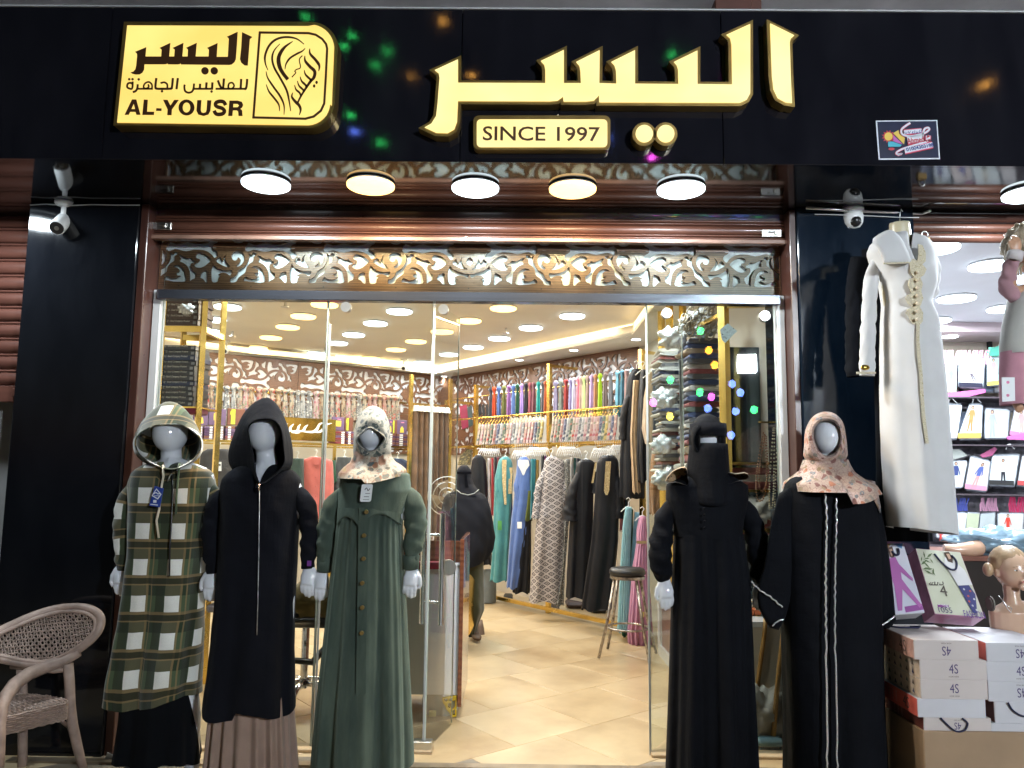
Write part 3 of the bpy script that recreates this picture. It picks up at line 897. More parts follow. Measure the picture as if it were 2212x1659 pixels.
# ================================================================== street lights behind the viewer (seen mirrored in glass and polished stone)
def mirrored(px,py,Ym_,Yr,r,col,strength,name,label,cat,grp=None,sq=False):
 p=at(px,py,2*Ym_-Yr)
 m=M_emit('glow_%02d%02d%02d'%tuple(int(c*99)for c in col)+str(int(strength)),col,strength)
 t=thing(name,label,cat,(p.x,Yr,p.z),grp)
 if sq:
  B().box((p.x-r,Yr,p.z-r),(p.x+r,Yr+.012,p.z+r),.003).done('led_panel',m,t)
  B().box((p.x-r-.03,Yr-.05,p.z-r-.03),(p.x+r+.03,Yr-.002,p.z+r+.03),.008).done('housing',m_blackp,t)
  B().cyl((p.x,Yr-.06,0),(p.x,Yr-.06,p.z-r),.04,12).done('pole',m_blackp,t)
 else:
  B().ell((p.x,Yr,p.z),(r,r,r*1.15),14,8).done('bulb',m,t,True)
  B().cyl((p.x,Yr,p.z+r),(p.x,Yr,p.z+r+.05),r*.35,10).done('socket',m_blackp,t)
 return t,p
fl,fp=mirrored(1612,787,YD,-4.0,.15,(.8,.95,1.0),160.0,'floodlight','square white floodlight on a pole across the street','floodlight',sq=True)
ld_=bpy.data.lights.new('floodlight_light','AREA');ld_.shape='SQUARE';ld_.size=.3;ld_.energy=400;ld_.color=(.85,.93,1.0)
lo=bpy.data.objects.new('floodlight_light',ld_);C.objects.link(lo);lo.location=(fp.x,-3.98,fp.z);lo.rotation_euler=(R(82),0,R(0));lo.parent=None
lo.parent=fl;lo.location=(0,.03,0)
GR,BL,OR_,MG,YE=(.05,1,.2),(.12,.22,1),(1,.42,.03),(1,.1,.85),(1,.8,.1)
SX=lambda x,y:((1550+x/3.858)/1.15732,(720+y/3.858)/1.15732)
for x,y,c in((775,415,GR),(855,603,OR_),(912,745,OR_),(485,888,GR),(1080,925,BL),(1160,1010,BL),(770,1005,GR),(880,1050,MG),(845,1160,BL),(1115,1190,BL),(1290,1175,GR),(1070,1420,BL),(1175,1585,BL),(480,1240,YE),(318,1105,MG)):
 a,b_=SX(x,y)
 cn={GR:'green',BL:'blue',OR_:'orange',MG:'magenta',YE:'yellow'}[c]
 mirrored(a,b_,YD,-2.6,.052,c,60.0,'fairy_light',cn+' festoon bulb hanging across the street, mirrored in the display glass','light bulb','coloured festoon bulbs across the street')
for x,y,r_ in((957,46,.05),(2128,183,.055),(1018,163,.04),(890,165,.028)):
 mirrored(x,y,YF,-6.0,r_,(1,.45,.08),22.0,'street_light','%s orange street lamp over the road, mirrored in the black band'%{.05:'large',.055:'lone',.04:'medium',.028:'small'}[r_],'street lamp','orange street lamps over the road')
for x,y,c in((1408,340,MG),(2150,1145,OR_),(1830,871,MG),(744,100,GR),(761,78,GR),(811,141,GR),(837,111,GR),(757,249,GR),(822,309,GR),(661,37,GR),(766,284,BL),(1480,130,GR),(1450,118,GR),(1575,165,MG),(1310,300,BL)):
 mirrored(x,y,YF if y<400 else YP,-3.0,.024,c,30.0 if c==GR else 70.0,'fairy_light',{MG:'magenta',GR:'green',BL:'blue',OR_:'orange'}[c]+' festoon bulb hanging across the street, mirrored in black stone','light bulb','coloured festoon bulbs across the street')
rng=np.random.RandomState(3)
def hashn(*a):return math.sin(sum((i+1)*12.9898*x for i,x in enumerate(a)))*43758.5453%1.0
def loft(name,rows,Yc,mat,parent,ry=.16,folds=(),n=96,lv=60,hem=None,sup=.85,wr=.0,capt=False,seed=0,ryk=None,uvs=1.0,open_front=None,two=True,tone=None,neck=None):
 """garment body: rows are (y_px, x_left, x_right[, half depth]) seen at depth Yc.
    folds: (count, amplitude at top, amplitude at hem, phase, drift)"""
 Z,XC,RX,RY=[],[],[],[]
 for r in rows:
  a,b=at(r[1],r[0],Yc),at(r[2],r[0],Yc)
  Z.append((a.z+b.z)/2);XC.append((a.x+b.x)/2);RX.append((b.x-a.x)/2)
  RY.append(r[3]if len(r)>3 else ry)
 Z=np.array(Z);o=np.argsort(Z)
 Z=Z[o];XC=np.array(XC)[o];RX=np.array(RX)[o];RY=np.array(RY)[o]
 zt,zb=Z[-1],Z[0]
 V,UV=[],[]
 for i in range(lv+1):
  t=i/lv
  z=zt+(zb-zt)*t
  xc,rx,ry_=np.interp(z,Z,XC),np.interp(z,Z,RX),np.interp(z,Z,RY)
  ring=[]
  for j in range(n):
   th=-PI/2+2*PI*j/n
   c,s=math.cos(th),math.sin(th)
   cx=math.copysign(abs(c)**sup,c);sy=math.copysign(abs(s)**sup,s)
   d=0
   for k,(cnt,a0,a1,ph,dr)in enumerate(folds):
    amp=a0+(a1-a0)*t**1.3
    q=math.sin(cnt*th+ph+dr*t+.7*math.sin(2.3*th+ph))
    d+=amp*(q if q<0 else q**1.6)
   if wr:d+=wr*(math.sin(9*z*3+4*th+seed)*math.sin(5*th+11*z+seed*2))
   x=xc+cx*(rx+d*.35)
   y=Yc+sy*(ry_+d)
   zz=z
   if hem:zz+=hem(th,t)
   if neck:zz-=neck[0]*math.exp(-abs((th+PI/2)/neck[1])**1.4)*max(0,1-t/.16)**1.2
   ring.append((x,y,zz))
  V+=ring
  L=[0.0]
  for j in range(n//2):L.append(L[-1]+math.hypot(ring[j+1][0]-ring[j][0],ring[j+1][1]-ring[j][1]))
  Lr=[0.0]
  for j in range(n,n//2,-1):
   a,b=ring[j%n],ring[j-1]
   Lr.append(Lr[-1]-math.hypot(a[0]-b[0],a[1]-b[1]))
  for j in range(n):
   UV.append(((L[j]if j<=n//2 else Lr[n-j])*uvs,z*uvs))
 F_=[]
 for i in range(lv):
  for j in range(n):
   F_.append((i*n+j,i*n+(j+1)%n,(i+1)*n+(j+1)%n,(i+1)*n+j))
 if capt:F_.append(tuple(range(n-1,-1,-1)))
 return mesh(name,V,F_,mat,parent,True,uv=UV)
def rings(name,RG,mat,parent,n=48,sub=3,closeb=True,closef=False,uvs=1.0,uv=True):
 """skin through outline rings of pixel points (x, y, depth)"""
 out=[]
 for rg in RG:
  P=catmull([Vector(p)for p in rg],6)
  cx=sum(p[0]for p in rg)/len(rg);cy=sum(p[1]for p in rg)/len(rg)
  ang=[math.atan2(p.y-cy,p.x-cx)for p in P]
  o=np.argsort(ang);a=np.array(ang)[o]
  Q=np.array([[p.x,p.y,p.z]for p in P])[o]
  tt=np.linspace(-PI,PI,n,endpoint=False)
  rr=[np.interp(tt,a,Q[:,k],period=2*PI)for k in range(3)]
  out.append([Vector((rr[0][i],rr[1][i],rr[2][i]))for i in range(n)])
 R2=[]
 for i in range(len(out)-1):
  p0,p1,p2,p3=(out[max(0,min(len(out)-1,i+j))]for j in(-1,0,1,2))
  for s_ in range(sub):
   t=s_/sub
   R2.append([.5*((2*p1[j])+(p2[j]-p0[j])*t+(2*p0[j]-5*p1[j]+4*p2[j]-p3[j])*t*t+(3*p1[j]-p0[j]-3*p2[j]+p3[j])*t**3)for j in range(n)])
 R2.append(out[-1])
 V,UV=[],[]
 for rg in R2:
  for p in rg:
   q=at(p.x,p.y,p.z);V.append(q);UV.append((q.x*uvs,(q.z+(q.y)*.6)*uvs))
 F_=[]
 for i in range(len(R2)-1):
  for j in range(n):
   F_.append((i*n+j,(i+1)*n+j,(i+1)*n+(j+1)%n,i*n+(j+1)%n))
 if closeb:F_.append(tuple((len(R2)-1)*n+n-1-j for j in range(n)))
 if closef:F_.append(tuple(range(n)))
 return mesh(name,V,F_,mat,parent,True,uv=UV if uv else None)
def rs9(P,n=16):
 cx=sum(p[0]for p in P)/len(P);cy=sum(p[1]for p in P)/len(P)
 Q=catmull([Vector(p)for p in P],6);a=np.array([math.atan2(q.y-cy,q.x-cx)for q in Q]);o=np.argsort(a);a=a[o]
 Q=np.array([[q.x,q.y,q.z]for q in Q])[o];t=np.linspace(-PI,PI,n,endpoint=False)
 r_=[np.interp(t,a,Q[:,k],period=2*PI)for k in range(3)]
 return[(r_[0][i],r_[1][i],r_[2][i])for i in range(n)]
def sleeve(name,pts,mat,parent,first_in=True,n=28,lv=34,wr=.0042,seed=1,flat=1.0,uvs=1.0,open_end=True):
 """sleeve along pixel points (x, y, depth, radius in metres)"""
 P=[at(p[0],p[1],p[2])for p in pts];rs=[p[3]*(.80 if first_in else 1)for p in pts]
 if first_in:
  P[0]=P[0]+Vector((-math.copysign(.035,P[1].x-P[0].x),.01,-.03));rs[0]*=.72;rs[1]*=.93
 C_=catmull(P,8,False);m=len(C_)
 ts=np.linspace(0,1,m);rr=np.interp(ts,np.linspace(0,1,len(rs)),rs)
 V,UV=[],[];prev=None;L=0
 for i,p in enumerate(C_):
  d=(C_[min(i+1,m-1)]-C_[max(i-1,0)]).normalized()
  u=(Vector((1,0,0))if prev is None else prev);u=(u-d*u.dot(d)).normalized();prev=u
  v=d.cross(u)
  if i:L+=(p-C_[i-1]).length
  for j in range(n):
   th=2*PI*j/n
   k=wr*(math.sin(L*60+3*math.sin(th+seed)+seed)*math.sin(2*th+L*9+seed)+.6*math.sin(L*105+2*th+2.1*seed))
   k*=min(1,3*ts[i])
   V.append(p+(u*math.cos(th)+v*math.sin(th)*flat)*(rr[i]+k))
   UV.append((th*rr[i]*uvs,L*uvs))
 F_=[]
 for i in range(m-1):
  for j in range(n):
   F_.append((i*n+j,i*n+(j+1)%n,(i+1)*n+(j+1)%n,(i+1)*n+j))
 F_.append(tuple(range(n-1,-1,-1)))
 return mesh(name,V,F_,mat,parent,True,uv=UV)
def fuse(name,b,mat,parent,vox=.006,smooth=4):
 """join overlapping shapes into one continuous skin"""
 me=bpy.data.meshes.new('tmp');me.from_pydata([tuple(v)for v in b.V],[],b.F)
 o=bpy.data.objects.new('tmp',me);C.objects.link(o)
 md=o.modifiers.new('r','REMESH');md.mode='VOXEL';md.voxel_size=vox
 if smooth:
  sm=o.modifiers.new('s','SMOOTH');sm.iterations=smooth;sm.factor=.5
 dg=bpy.context.evaluated_depsgraph_get()
 ev=o.evaluated_get(dg);m2=ev.to_mesh()
 V=[v.co.copy()for v in m2.vertices];F_=[tuple(p.vertices)for p in m2.polygons]
 ev.to_mesh_clear();bpy.data.objects.remove(o);bpy.data.meshes.remove(me)
 return mesh(name,V,F_,mat,parent,True)
def hand(b,W,d,side,s=1.0,face=(0,-1,0)):
 """a slightly curled hand from wrist W along d; side +-1 is where the thumb leaves"""
 d=Vector(d).normalized();nrm=Vector(face);nrm=(nrm-d*nrm.dot(d)).normalized();a=d.cross(nrm).normalized()*side
 def P(x,y,z):return W+(d*x+a*y+nrm*z)*s
 b.tube([P(-.03,0,0),P(.01,0,0),P(.05,0,0),P(.085,0,0)],[.024*s,.027*s,.037*s,.034*s],12,flat=.5,upv=tuple(nrm))
 for i,(o,L)in enumerate(((.027,.068),(.009,.076),(-.009,.070),(-.026,.055))):
  b.tube([P(.07,o*.9,0),P(.07+L*.45,o*1.05,-.004),P(.07+L*.8,o*1.05,-.016),P(.07+L,o,-.030)],[.0095*s,.0092*s,.0085*s,.006*s],8)
 b.tube([P(.012,.022,0),P(.045,.045,-.004),P(.078,.052,-.010),P(.098,.046,-.018)],[.013*s,.0115*s,.010*s,.007*s],8)
m_mann=M('glossy_white_mannequin',(.66,.68,.73),.10,var=.0,coat=.8)
def mannequin_body(par,Y,head,hr,neck,sh,hands,feet,mat=None,tilt=0):
 """head (px), hr (half width, half height px), neck base, shoulders [(l),(r)], hands, feet"""
 b=B();k=Y/F*1.006
 hc=at(head[0],head[1],Y-.01)
 rx,rz=hr[0]*k,hr[1]*k
 b.ell(hc,(rx,rx*1.12,rz),26,18,lambda d:(1-.16*max(0,-d.z)**1.5))
 nb=at(neck[0],neck[1],Y+.01)
 b.tube([hc+Vector((0,.015,-rz*.35)),(hc+nb)/2+Vector((0,.01,-.02)),nb,nb+Vector((0,0,-.05))],[.05,.050,.056,.085],18)
 L,Rr=at(sh[0][0],sh[0][1],Y),at(sh[1][0],sh[1][1],Y)
 mid=(L+Rr)/2
 b.tube([Vector((mid.x,Y,mid.z+.02)),Vector((mid.x,Y,mid.z-.1)),Vector((mid.x,Y,mid.z-.26)),Vector((mid.x,Y,mid.z-.4)),Vector((mid.x,Y,mid.z-.55)),Vector((mid.x,Y,mid.z-.62))],[.085,.15,.135,.115,.155,.15],22,flat=.68,upv=(0,1,0))
 b.tube([L+Vector((.03,0,-.04)),mid+Vector((0,0,-.0)),Rr+Vector((-.03,0,-.04))],[.045,.07,.045],14)
 for s_,H_,S in((1,hands[0],L),(-1,hands[1],Rr)):
  if H_ is None:continue
  w_=at(H_[0],H_[1],Y+H_[2])
  S2=S+Vector((.03*s_,0,-.04))
  el=(S2*.48+w_*.52)+Vector((-.035*s_,.02,.01))
  b.tube([S2,(S2+el)/2,el,(el+w_)/2,w_],[.046,.040,.034,.030,.022],14)
  dd=(w_-el).normalized()+Vector((.12*s_,-.1,-.5))
  hand(b,w_,dd,-s_ if H_[3]else s_,1.0)
 for H_ in feet:
  f=at(H_[0],H_[1],Y)
  hip=Vector((mid.x+(f.x-mid.x)*.6,Y,mid.z-.6))
  kn=Vector(((hip.x+f.x)/2,Y-.015,.50))
  an=Vector((f.x,Y+.02,.09))
  b.tube([hip,(hip+kn)/2,kn,kn*.5+an*.5+Vector((0,.012,0)),an,Vector((f.x,Y+.02,.04))],[.085,.07,.048,.048,.034,.036],16)
  b.tube([Vector((f.x,Y+.05,.035)),Vector((f.x,Y-.02,.045)),Vector((f.x,Y-.09,.032)),Vector((f.x,Y-.16,.02))],[.032,.037,.040,.028],14,flat=.62,upv=(0,0,1))
 fuse('body',b,mat or m_mann,par,.0055,3)
def base_plate(par,x,Y):
 b=B().lathe([(.16,.0),(.16,.012),(.15,.018)],(x,Y,0.001),32)
 b.done('base_plate',m_chrome,par)
def M_plaid():
 m=bpy.data.materials.new('green_plaid_fleece');k=NT(m)
 tc=k.n('TexCoord');sp=k.n('SeparateXYZ');k.l(tc.outputs['UV'],sp.inputs[0])
 P=.172
 def fr(o,off):return k.math('FRACT',k.math('ADD',k.math('DIVIDE',o,P),off))
 fx,fy=fr(sp.outputs[0],.62+10),fr(sp.outputs[1],.25+10)
 def band(f,a,b_):return k.math('MULTIPLY',k.math('GREATER_THAN',f,a),k.math('LESS_THAN',f,b_))
 wx,wy=band(fx,.0,.40),band(fy,.0,.44)
 tx,ty=band(fx,.40,.46),band(fy,.92,1.0)
 tx2,ty2=band(fx,.56,.61),band(fy,.72,.76)
 col=k.mix(0.0,lin((.022,.038,.018)),lin((.022,.038,.018)))
 col=k.mix(k.math('MULTIPLY',wy,.75),col,lin((.085,.12,.06)))
 col=k.mix(k.math('MULTIPLY',wx,.8),col,lin((.11,.10,.055)))
 col=k.mix(k.math('MULTIPLY',band(fx,.72,.98),.7),col,lin((.018,.022,.011)))
 both=k.math('MULTIPLY',wx,wy)
 tan=lin((.30,.20,.09))
 col=k.mix(k.math('MULTIPLY',k.math('MAXIMUM',ty,ty2),.55),col,tan)
 col=k.mix(k.math('MULTIPLY',k.math('MAXIMUM',tx,tx2),.6),col,tan)
 dk=k.math('MULTIPLY',band(fy,.76,.92),.85)
 col=k.mix(dk,col,lin((.022,.022,.01)))
 col=k.mix(both,col,lin((.76,.75,.70)))
 nz=k.noise(k.coords('Object'),220,3)
 nz2=k.noise(k.coords('Object'),7,3)
 col=k.mix(k.math('MULTIPLY',nz,.25),col,lin((.03,.03,.02)))
 k.l(col,k.b.inputs['Base Color'])
 k.b.inputs['Roughness'].default_value=.92;k.b.inputs['Sheen Weight'].default_value=.35;k.b.inputs['Specular IOR Level'].default_value=.2
 k.bump(nz,.35,.003)
 return m
m_plaid=M_plaid()
m_blackc=M('black_coat_fabric',(.0055,.006,.009),.95,var=.2,vs=5,wrk=.55,bs=400,sheen=.02,spec=.1)
m_blacka=M('black_crepe',(.0034,.004,.0062),.8,var=.2,vs=5,wrk=.6,bs=500,sheen=.01,spec=.09)
m_blacks=M('black_skirt_fabric',(.004,.0045,.006),.95,var=.2,sheen=.01,spec=.1)
m_taupe=M_cloth('taupe_skirt_fabric',(.27,.185,.145),.8,500,.15)
def M_cord():
 m=bpy.data.materials.new('green_corduroy');k=NT(m)
 n1=k.noise(k.coords('Object',(2.5,2.5,.6)),5,5,.6)
 k.l(k.ramp(n1,[(.3,(.016,.032,.025)),(.72,(.066,.090,.066))]),k.b.inputs['Base Color'])  # vertical streaks of sheen put into the base colour
 k.b.inputs['Roughness'].default_value=.85;k.b.inputs['Sheen Weight'].default_value=.25;k.b.inputs['Sheen Tint'].default_value=(.6,.75,.6,1)
 wv=k.n('TexWave',wave_type='BANDS',bands_direction='X');wv.inputs['Scale'].default_value=120
 k.l(k.coords('UV'),wv.inputs[0]);k.bump(k.math('ADD',k.math('MULTIPLY',wv.outputs[0],.05),k.noise(k.coords('Object',(1,1,.25)),9,4)),.5,.03)
 return m
m_cord=M_cord()
def M_print(name,base,cols,sc=28,thr=.42,lines=True,base2=None):
 """scattered flower-like print"""
 if name in MATS:return MATS[name]
 m=bpy.data.materials.new(name);k=NT(m)
 vec=k.coords('Object',(1,.7,1))
 nz=k.n('TexNoise');nz.inputs['Scale'].default_value=sc*.35;nz.inputs['Detail'].default_value=2;k.l(vec,nz.inputs[0])
 mp=k.n('VectorMath',operation='MULTIPLY_ADD');k.l(nz.outputs[1],mp.inputs[0]);mp.inputs[1].default_value=(.075,.075,.075);k.l(vec,mp.inputs[2])
 vo=k.n('TexVoronoi');vo.inputs['Scale'].default_value=sc;k.l(mp.outputs[0],vo.inputs['Vector'])
 ve=k.n('TexVoronoi',feature='DISTANCE_TO_EDGE');ve.inputs['Scale'].default_value=sc*1.7;k.l(mp.outputs[0],ve.inputs['Vector'])
 col=lin(base)
 if base2:
  bn=k.noise(vec,5.0,2)
  col=k.mix(k.ramp(bn,[(.48,0.0),(.56,1.0)]),lin(base),lin(base2))
 sx=k.n('SeparateColor');k.l(vo.outputs['Color'],sx.inputs[0])
 for i,c in enumerate(cols):
  lo=i/len(cols);hi=(i+.8)/len(cols)
  sel=k.math('MULTIPLY',k.math('GREATER_THAN',sx.outputs[0],lo),k.math('LESS_THAN',sx.outputs[0],hi))
  petal=k.math('LESS_THAN',vo.outputs['Distance'],thr)
  ringm=k.math('GREATER_THAN',vo.outputs['Distance'],thr*.35)if i%2 else k.math('GREATER_THAN',vo.outputs['Distance'],-1.0)
  col=k.mix(k.math('MULTIPLY',k.math('MULTIPLY',sel,petal),ringm),col,lin(c))
 if lines:
  col=k.mix(k.math('MULTIPLY',k.math('LESS_THAN',ve.outputs['Distance'],.035),.7),col,lin(cols[0]))
 k.l(col,k.b.inputs['Base Color']);k.b.inputs['Roughness'].default_value=.7;k.b.inputs['Sheen Weight'].default_value=.15
 MATS[name]=m
 return m
m_floral=M_print('cream_scarf_green_flowers',(.29,.28,.24),[(.03,.05,.05),(.06,.08,.08),(.10,.11,.10),(.05,.06,.07)],40,.46)
m_floral2=M_print('cream_scarf_brown_paisley',(.31,.27,.21),[(.20,.09,.05),(.26,.18,.08),(.05,.07,.07),(.30,.18,.12),(.10,.10,.08)],30,.48,base2=(.26,.15,.10))
m_rose=M_print('rose_beige_scarf',(.31,.22,.175),[(.14,.05,.04),(.18,.16,.13),(.34,.12,.06),(.12,.13,.14),(.22,.16,.09)],34,.46,base2=(.44,.31,.27))
m_leop=M_print('leopard_print',(.30,.19,.09),[(.03,.02,.015),(.05,.03,.02)],60,.35)
def jag(th,t):return 0
# ================================================================== 1 plaid coat mannequin
Y1=3.93
m1=thing('mannequin','white mannequin in a green and white plaid hooded coat, leftmost of the five','mannequin',(at(350,1650,Y1).x,Y1,0),'dressed mannequins in front of the shop')
mannequin_body(m1,Y1,(368,938),(36,47),(370,1010),((292,1012),(455,1012)),((262,1222,-.03,False),(448,1235,0.06,False)),((285,1650),(412,1640)))
rows=[(998,338,400,.07),(1003,318,425,.09),(1010,302,443,.11),(1020,289,457,.125),(1045,281,463,.14),(1100,284,456,.15),(1200,282,442,.15),(1300,274,438,.16),(1400,260,434,.18),(1480,250,431,.20),(1500,248,431,.20)]
def hem1(th,t):
 k=max(0,(t-.86)/.14)**2
 return k*(-.022*math.cos(th*1.0+2.6)-.016*math.sin(3*th+.6))
loft('coat',rows,Y1,m_plaid,m1,folds=[(5,.001,.026,.6,.8),(11,.0,.010,1.9,2.0),(3,.004,.02,2.4,.3)],hem=hem1,wr=.004,seed=4,neck=(.035,.4))
loft('skirt',[(1470,268,418,.13),(1560,262,424,.15),(1640,252,428,.17)],Y1,m_blacks,m1,folds=[(8,.008,.022,1,.6),(17,.002,.007,.3,0)],lv=24,hem=lambda th,t:-.02*t*math.sin(2.5*th+1))
sleeve('sleeve',[(292,1030,Y1,.055),(278,1075,Y1-.01,.066),(268,1130,Y1-.02,.064),(268,1185,Y1-.03,.056),(267,1212,Y1-.03,.045),(264,1232,Y1-.03,.034)],m_plaid,m1,seed=2)
sleeve('sleeve',[(450,1030,Y1,.055),(462,1075,Y1,.062),(462,1130,Y1+.02,.06),(452,1185,Y1+.04,.052),(449,1225,Y1+.05,.036)],m_plaid,m1,seed=5)
rim=[(365,916,0),(395,919,0),(424,937,0),(434,957,.01),(427,982,.0),(405,1000,-.02),(372,1013,-.04),(336,1003,-.02),(303,982,0),(293,958,.01),(302,937,0),(332,920,0)]
sil=[(365,867,0),(394,878,0),(420,910,0),(438,952,0),(433,985,0),(407,1005,0),(372,1017,0),(330,1008,0),(296,987,0),(287,955,0),(304,914,0),(338,879,0)]
def off(P,dy,s=1.0,c=None,dx=0,dyp=0):
 cx=sum(p[0]for p in P)/len(P)if c is None else c[0];cy=sum(p[1]for p in P)/len(P)if c is None else c[1]
 return[(cx+(p[0]-cx)*s+dx,cy+(p[1]-cy)*s+dyp,p[2]+dy)for p in P]
def hood(name,rim,sil,Y,mat,par,fwd=-.13,deep=.13,lining=None,uvs=1.0):
 rings('hood_lining',[off(sil,Y+deep*.8,.5),off(sil,Y+deep*.55,.80),off(sil,Y+.0,.90),off(rim,Y+fwd*.55,.985),off(rim,Y+fwd+.004,.985)],lining or mat,par,closeb=False,closef=True)
 rings(name,[off(rim,Y+fwd+.004,.985),off(rim,Y+fwd,1.0),off(rim,Y+fwd+.004,1.035),[((a[0]*.45+b[0]*.55),(a[1]*.45+b[1]*.55),Y+fwd*.5)for a,b in zip(rim,sil)],off(sil,Y,1.0),off(sil,Y+deep*.7,.88),off(sil,Y+deep,.55)],mat,par,uvs=uvs)
hood('hood',rim,sil,Y1,m_plaid,m1)
def chain(name,pix,Y,r,mat,par,n=6):return B().tube([at(a,b_,Y if len(q_)==0 else q_[0])for a,b_,*q_ in pix],r,n).done(name,mat,par,True)
m_cordt=M('beige_cord',(.55,.48,.36),.7,var=.1)
zy=lambda y:Y1-np.interp(y,[1010,1100,1300,1500],[.125,.163,.178,.20])
chain('zip',[(371,1012,zy(1010)),(373,1060,zy(1060)),(371,1120,zy(1120)),(367,1180,zy(1180)),(366,1245,zy(1245))],Y1,.004,m_blackp,m1)
chain('drawcord',[(352,1004,Y1-.16),(353,1030,Y1-.165),(346,1065,Y1-.175),(344,1100,Y1-.178),(338,1125,Y1-.18),(343,1162,Y1-.185)],Y1,.0055,m_cordt,m1,8)
chain('drawcord',[(388,1000,Y1-.15),(385,1030,Y1-.16),(381,1075,Y1-.175),(380,1110,Y1-.18)],Y1,.0055,m_plaid,m1,8)
chain('zip_pull',[(371,1022,Y1-.15),(366,1030,Y1-.155),(362,1040,Y1-.16)],Y1,.004,m_steel,m1)
m_bluet=M('blue_card',(.02,.05,.28),.4,var=.1)
m_whc=M('white_card',(.72,.74,.76),.5,var=.04)
tgp=[(334,1050),(353,1055),(345,1096),(322,1092)]
fplate('swing_tag',tgp,Y1-.19,.003,m_bluet,m1)
fplate('tag_print',[(338,1055),(349,1068),(341,1079),(327,1071)],Y1-.191,.0006,m_whc,m1)
fplate('tag_print',[(338,1058),(346,1068),(340,1076),(330,1070)],Y1-.1918,.0006,m_bluet,m1)
strokes('tag_print',[([(332,1067),(337,1064),(341,1067),(345,1066)],2.2),([(333,1071),(344,1071)],1.2),([(331,1083),(338,1083)],6),([(325,1089),(341,1091)],2)],Y1-.1928,m_whc,m1)
# ================================================================== 2 black coat mannequin
Y2=3.86
m2=thing('mannequin','white mannequin in a black hooded zip coat over a taupe skirt','mannequin',(at(550,1650,Y2).x,Y2,0),'dressed mannequins in front of the shop')
mannequin_body(m2,Y2,(570,938),(34,47),(578,1012),((500,1022),(640,1022)),((457,1232,-.03,False),(667,1224,-.03,False)),((500,1660),(612,1660)))
rows=[(1002,535,600,.08),(1010,514,622,.10),(1020,497,637,.12),(1034,484,648,.135),(1060,478,650,.145),(1100,480,645,.155),(1200,476,640,.155),(1300,470,634,.165),(1400,461,632,.18),(1500,449,633,.195),(1530,446,634,.20)]
def hem2(th,t):
 k=max(0,(t-.84)/.16)**1.6
 return k*(.035*math.exp(-((th+PI/2+.1)/.38)**2)+.012*math.sin(4*th))
loft('coat',rows,Y2,m_blackc,m2,folds=[(5,.002,.022,.4,.5),(9,.0,.012,1.2,1.5)],hem=hem2,wr=.003,seed=2,neck=(.115,.42))
loft('skirt',[(1480,462,628,.135),(1560,456,632,.15),(1690,446,640,.17)],Y2,m_taupe,m2,folds=[(19,.012,.024,.5,.2),(7,.004,.012,.3,0)],lv=24,n=160)
sleeve('sleeve',[(497,1040,Y2,.058),(472,1085,Y2-.01,.064),(458,1140,Y2-.02,.060),(458,1190,Y2-.03,.053),(460,1220,Y2-.03,.044),(461,1238,Y2-.03,.038)],m_blackc,m2,seed=3)
sleeve('sleeve',[(640,1040,Y2,.058),(658,1085,Y2-.01,.064),(669,1140,Y2-.02,.058),(667,1185,Y2-.03,.05),(665,1212,Y2-.03,.042),(665,1228,Y2-.03,.036)],m_blackc,m2,seed=6)
rim=[(568,905,0),(592,908,0),(607,928,0),(612,965,0),(613,1000,0),(590,1026,-.01),(563,1046,-.03),(552,1020,-.01),(546,990,0),(539,955,0),(536,925,0),(548,910,0)]
sil=[(573,858,0),(600,876,0),(621,918,0),(633,975,0),(628,1012,.0),(600,1030,0),(565,1054,-.02),(530,1032,0),(500,1013,0),(493,980,0),(506,935,0),(532,885,0)]
hood('hood',rim,sil,Y2,m_blackc,m2,-.145)
zy=lambda y:Y2-np.interp(y,[1046,1100,1300,1500],[.165,.174,.186,.21])
chain('zip',[(561,1048,zy(1048)),(560,1120,zy(1100)),(559,1200,zy(1200)),(557,1300,zy(1300)),(555,1372,zy(1372))],Y2,.0022,M('zip_metal',(.5,.5,.5),.3,.8,var=.4,vs=40),m2)
chain('zip_pull',[(561,1045,Y2-.185),(559,1052,Y2-.19),(560,1060,Y2-.19)],Y2,.005,M('rose_gold',(.7,.45,.35),.25,1),m2)
q=at(668,1217,Y2-.075)
B().box((q.x-.010,q.y-.002,q.z-.013),(q.x+.010,q.y+.001,q.z+.013)).done('cuff_label',M('purple_label',(.14,.03,.20),.5),m2)
# ================================================================== 3 green dress mannequin
Y3=3.86
m3=thing('mannequin','white mannequin in a green corduroy button dress and flowered headscarf','mannequin',(at(785,1650,Y3).x,Y3,0),'dressed mannequins in front of the shop')
mannequin_body(m3,Y3,(801,938),(30,38),(803,1010),((750,1025),(872,1022)),((697,1232,-.03,False),(889,1226,-.03,False)),((728,1650),(841,1650)))
rows=[(1003,770,842,.07),(1012,748,866,.11),(1024,738,884,.13),(1060,734,888,.15),(1108,732,872,.165)]
loft('bodice',rows,Y3,m_cord,m3,folds=[(4,.001,.006,.5,.5)],wr=.003,seed=9,lv=30)
rows=[(1104,733,870,.158),(1135,730,868,.160),(1200,722,870,.165),(1300,711,875,.175),(1400,701,879,.19),(1500,690,883,.205),(1600,682,887,.22),(1646,679,888,.225)]
loft('gathered_skirt',rows,Y3,m_cord,m3,folds=[(7,.006,.034,.2,.5),(13,.004,.016,1.0,.4),(29,.004,.003,.3,0)],hem=lambda th,t:max(0,(t-.93)/.07)*.014*math.sin(6*th),n=176,lv=70)
b=B();N=40
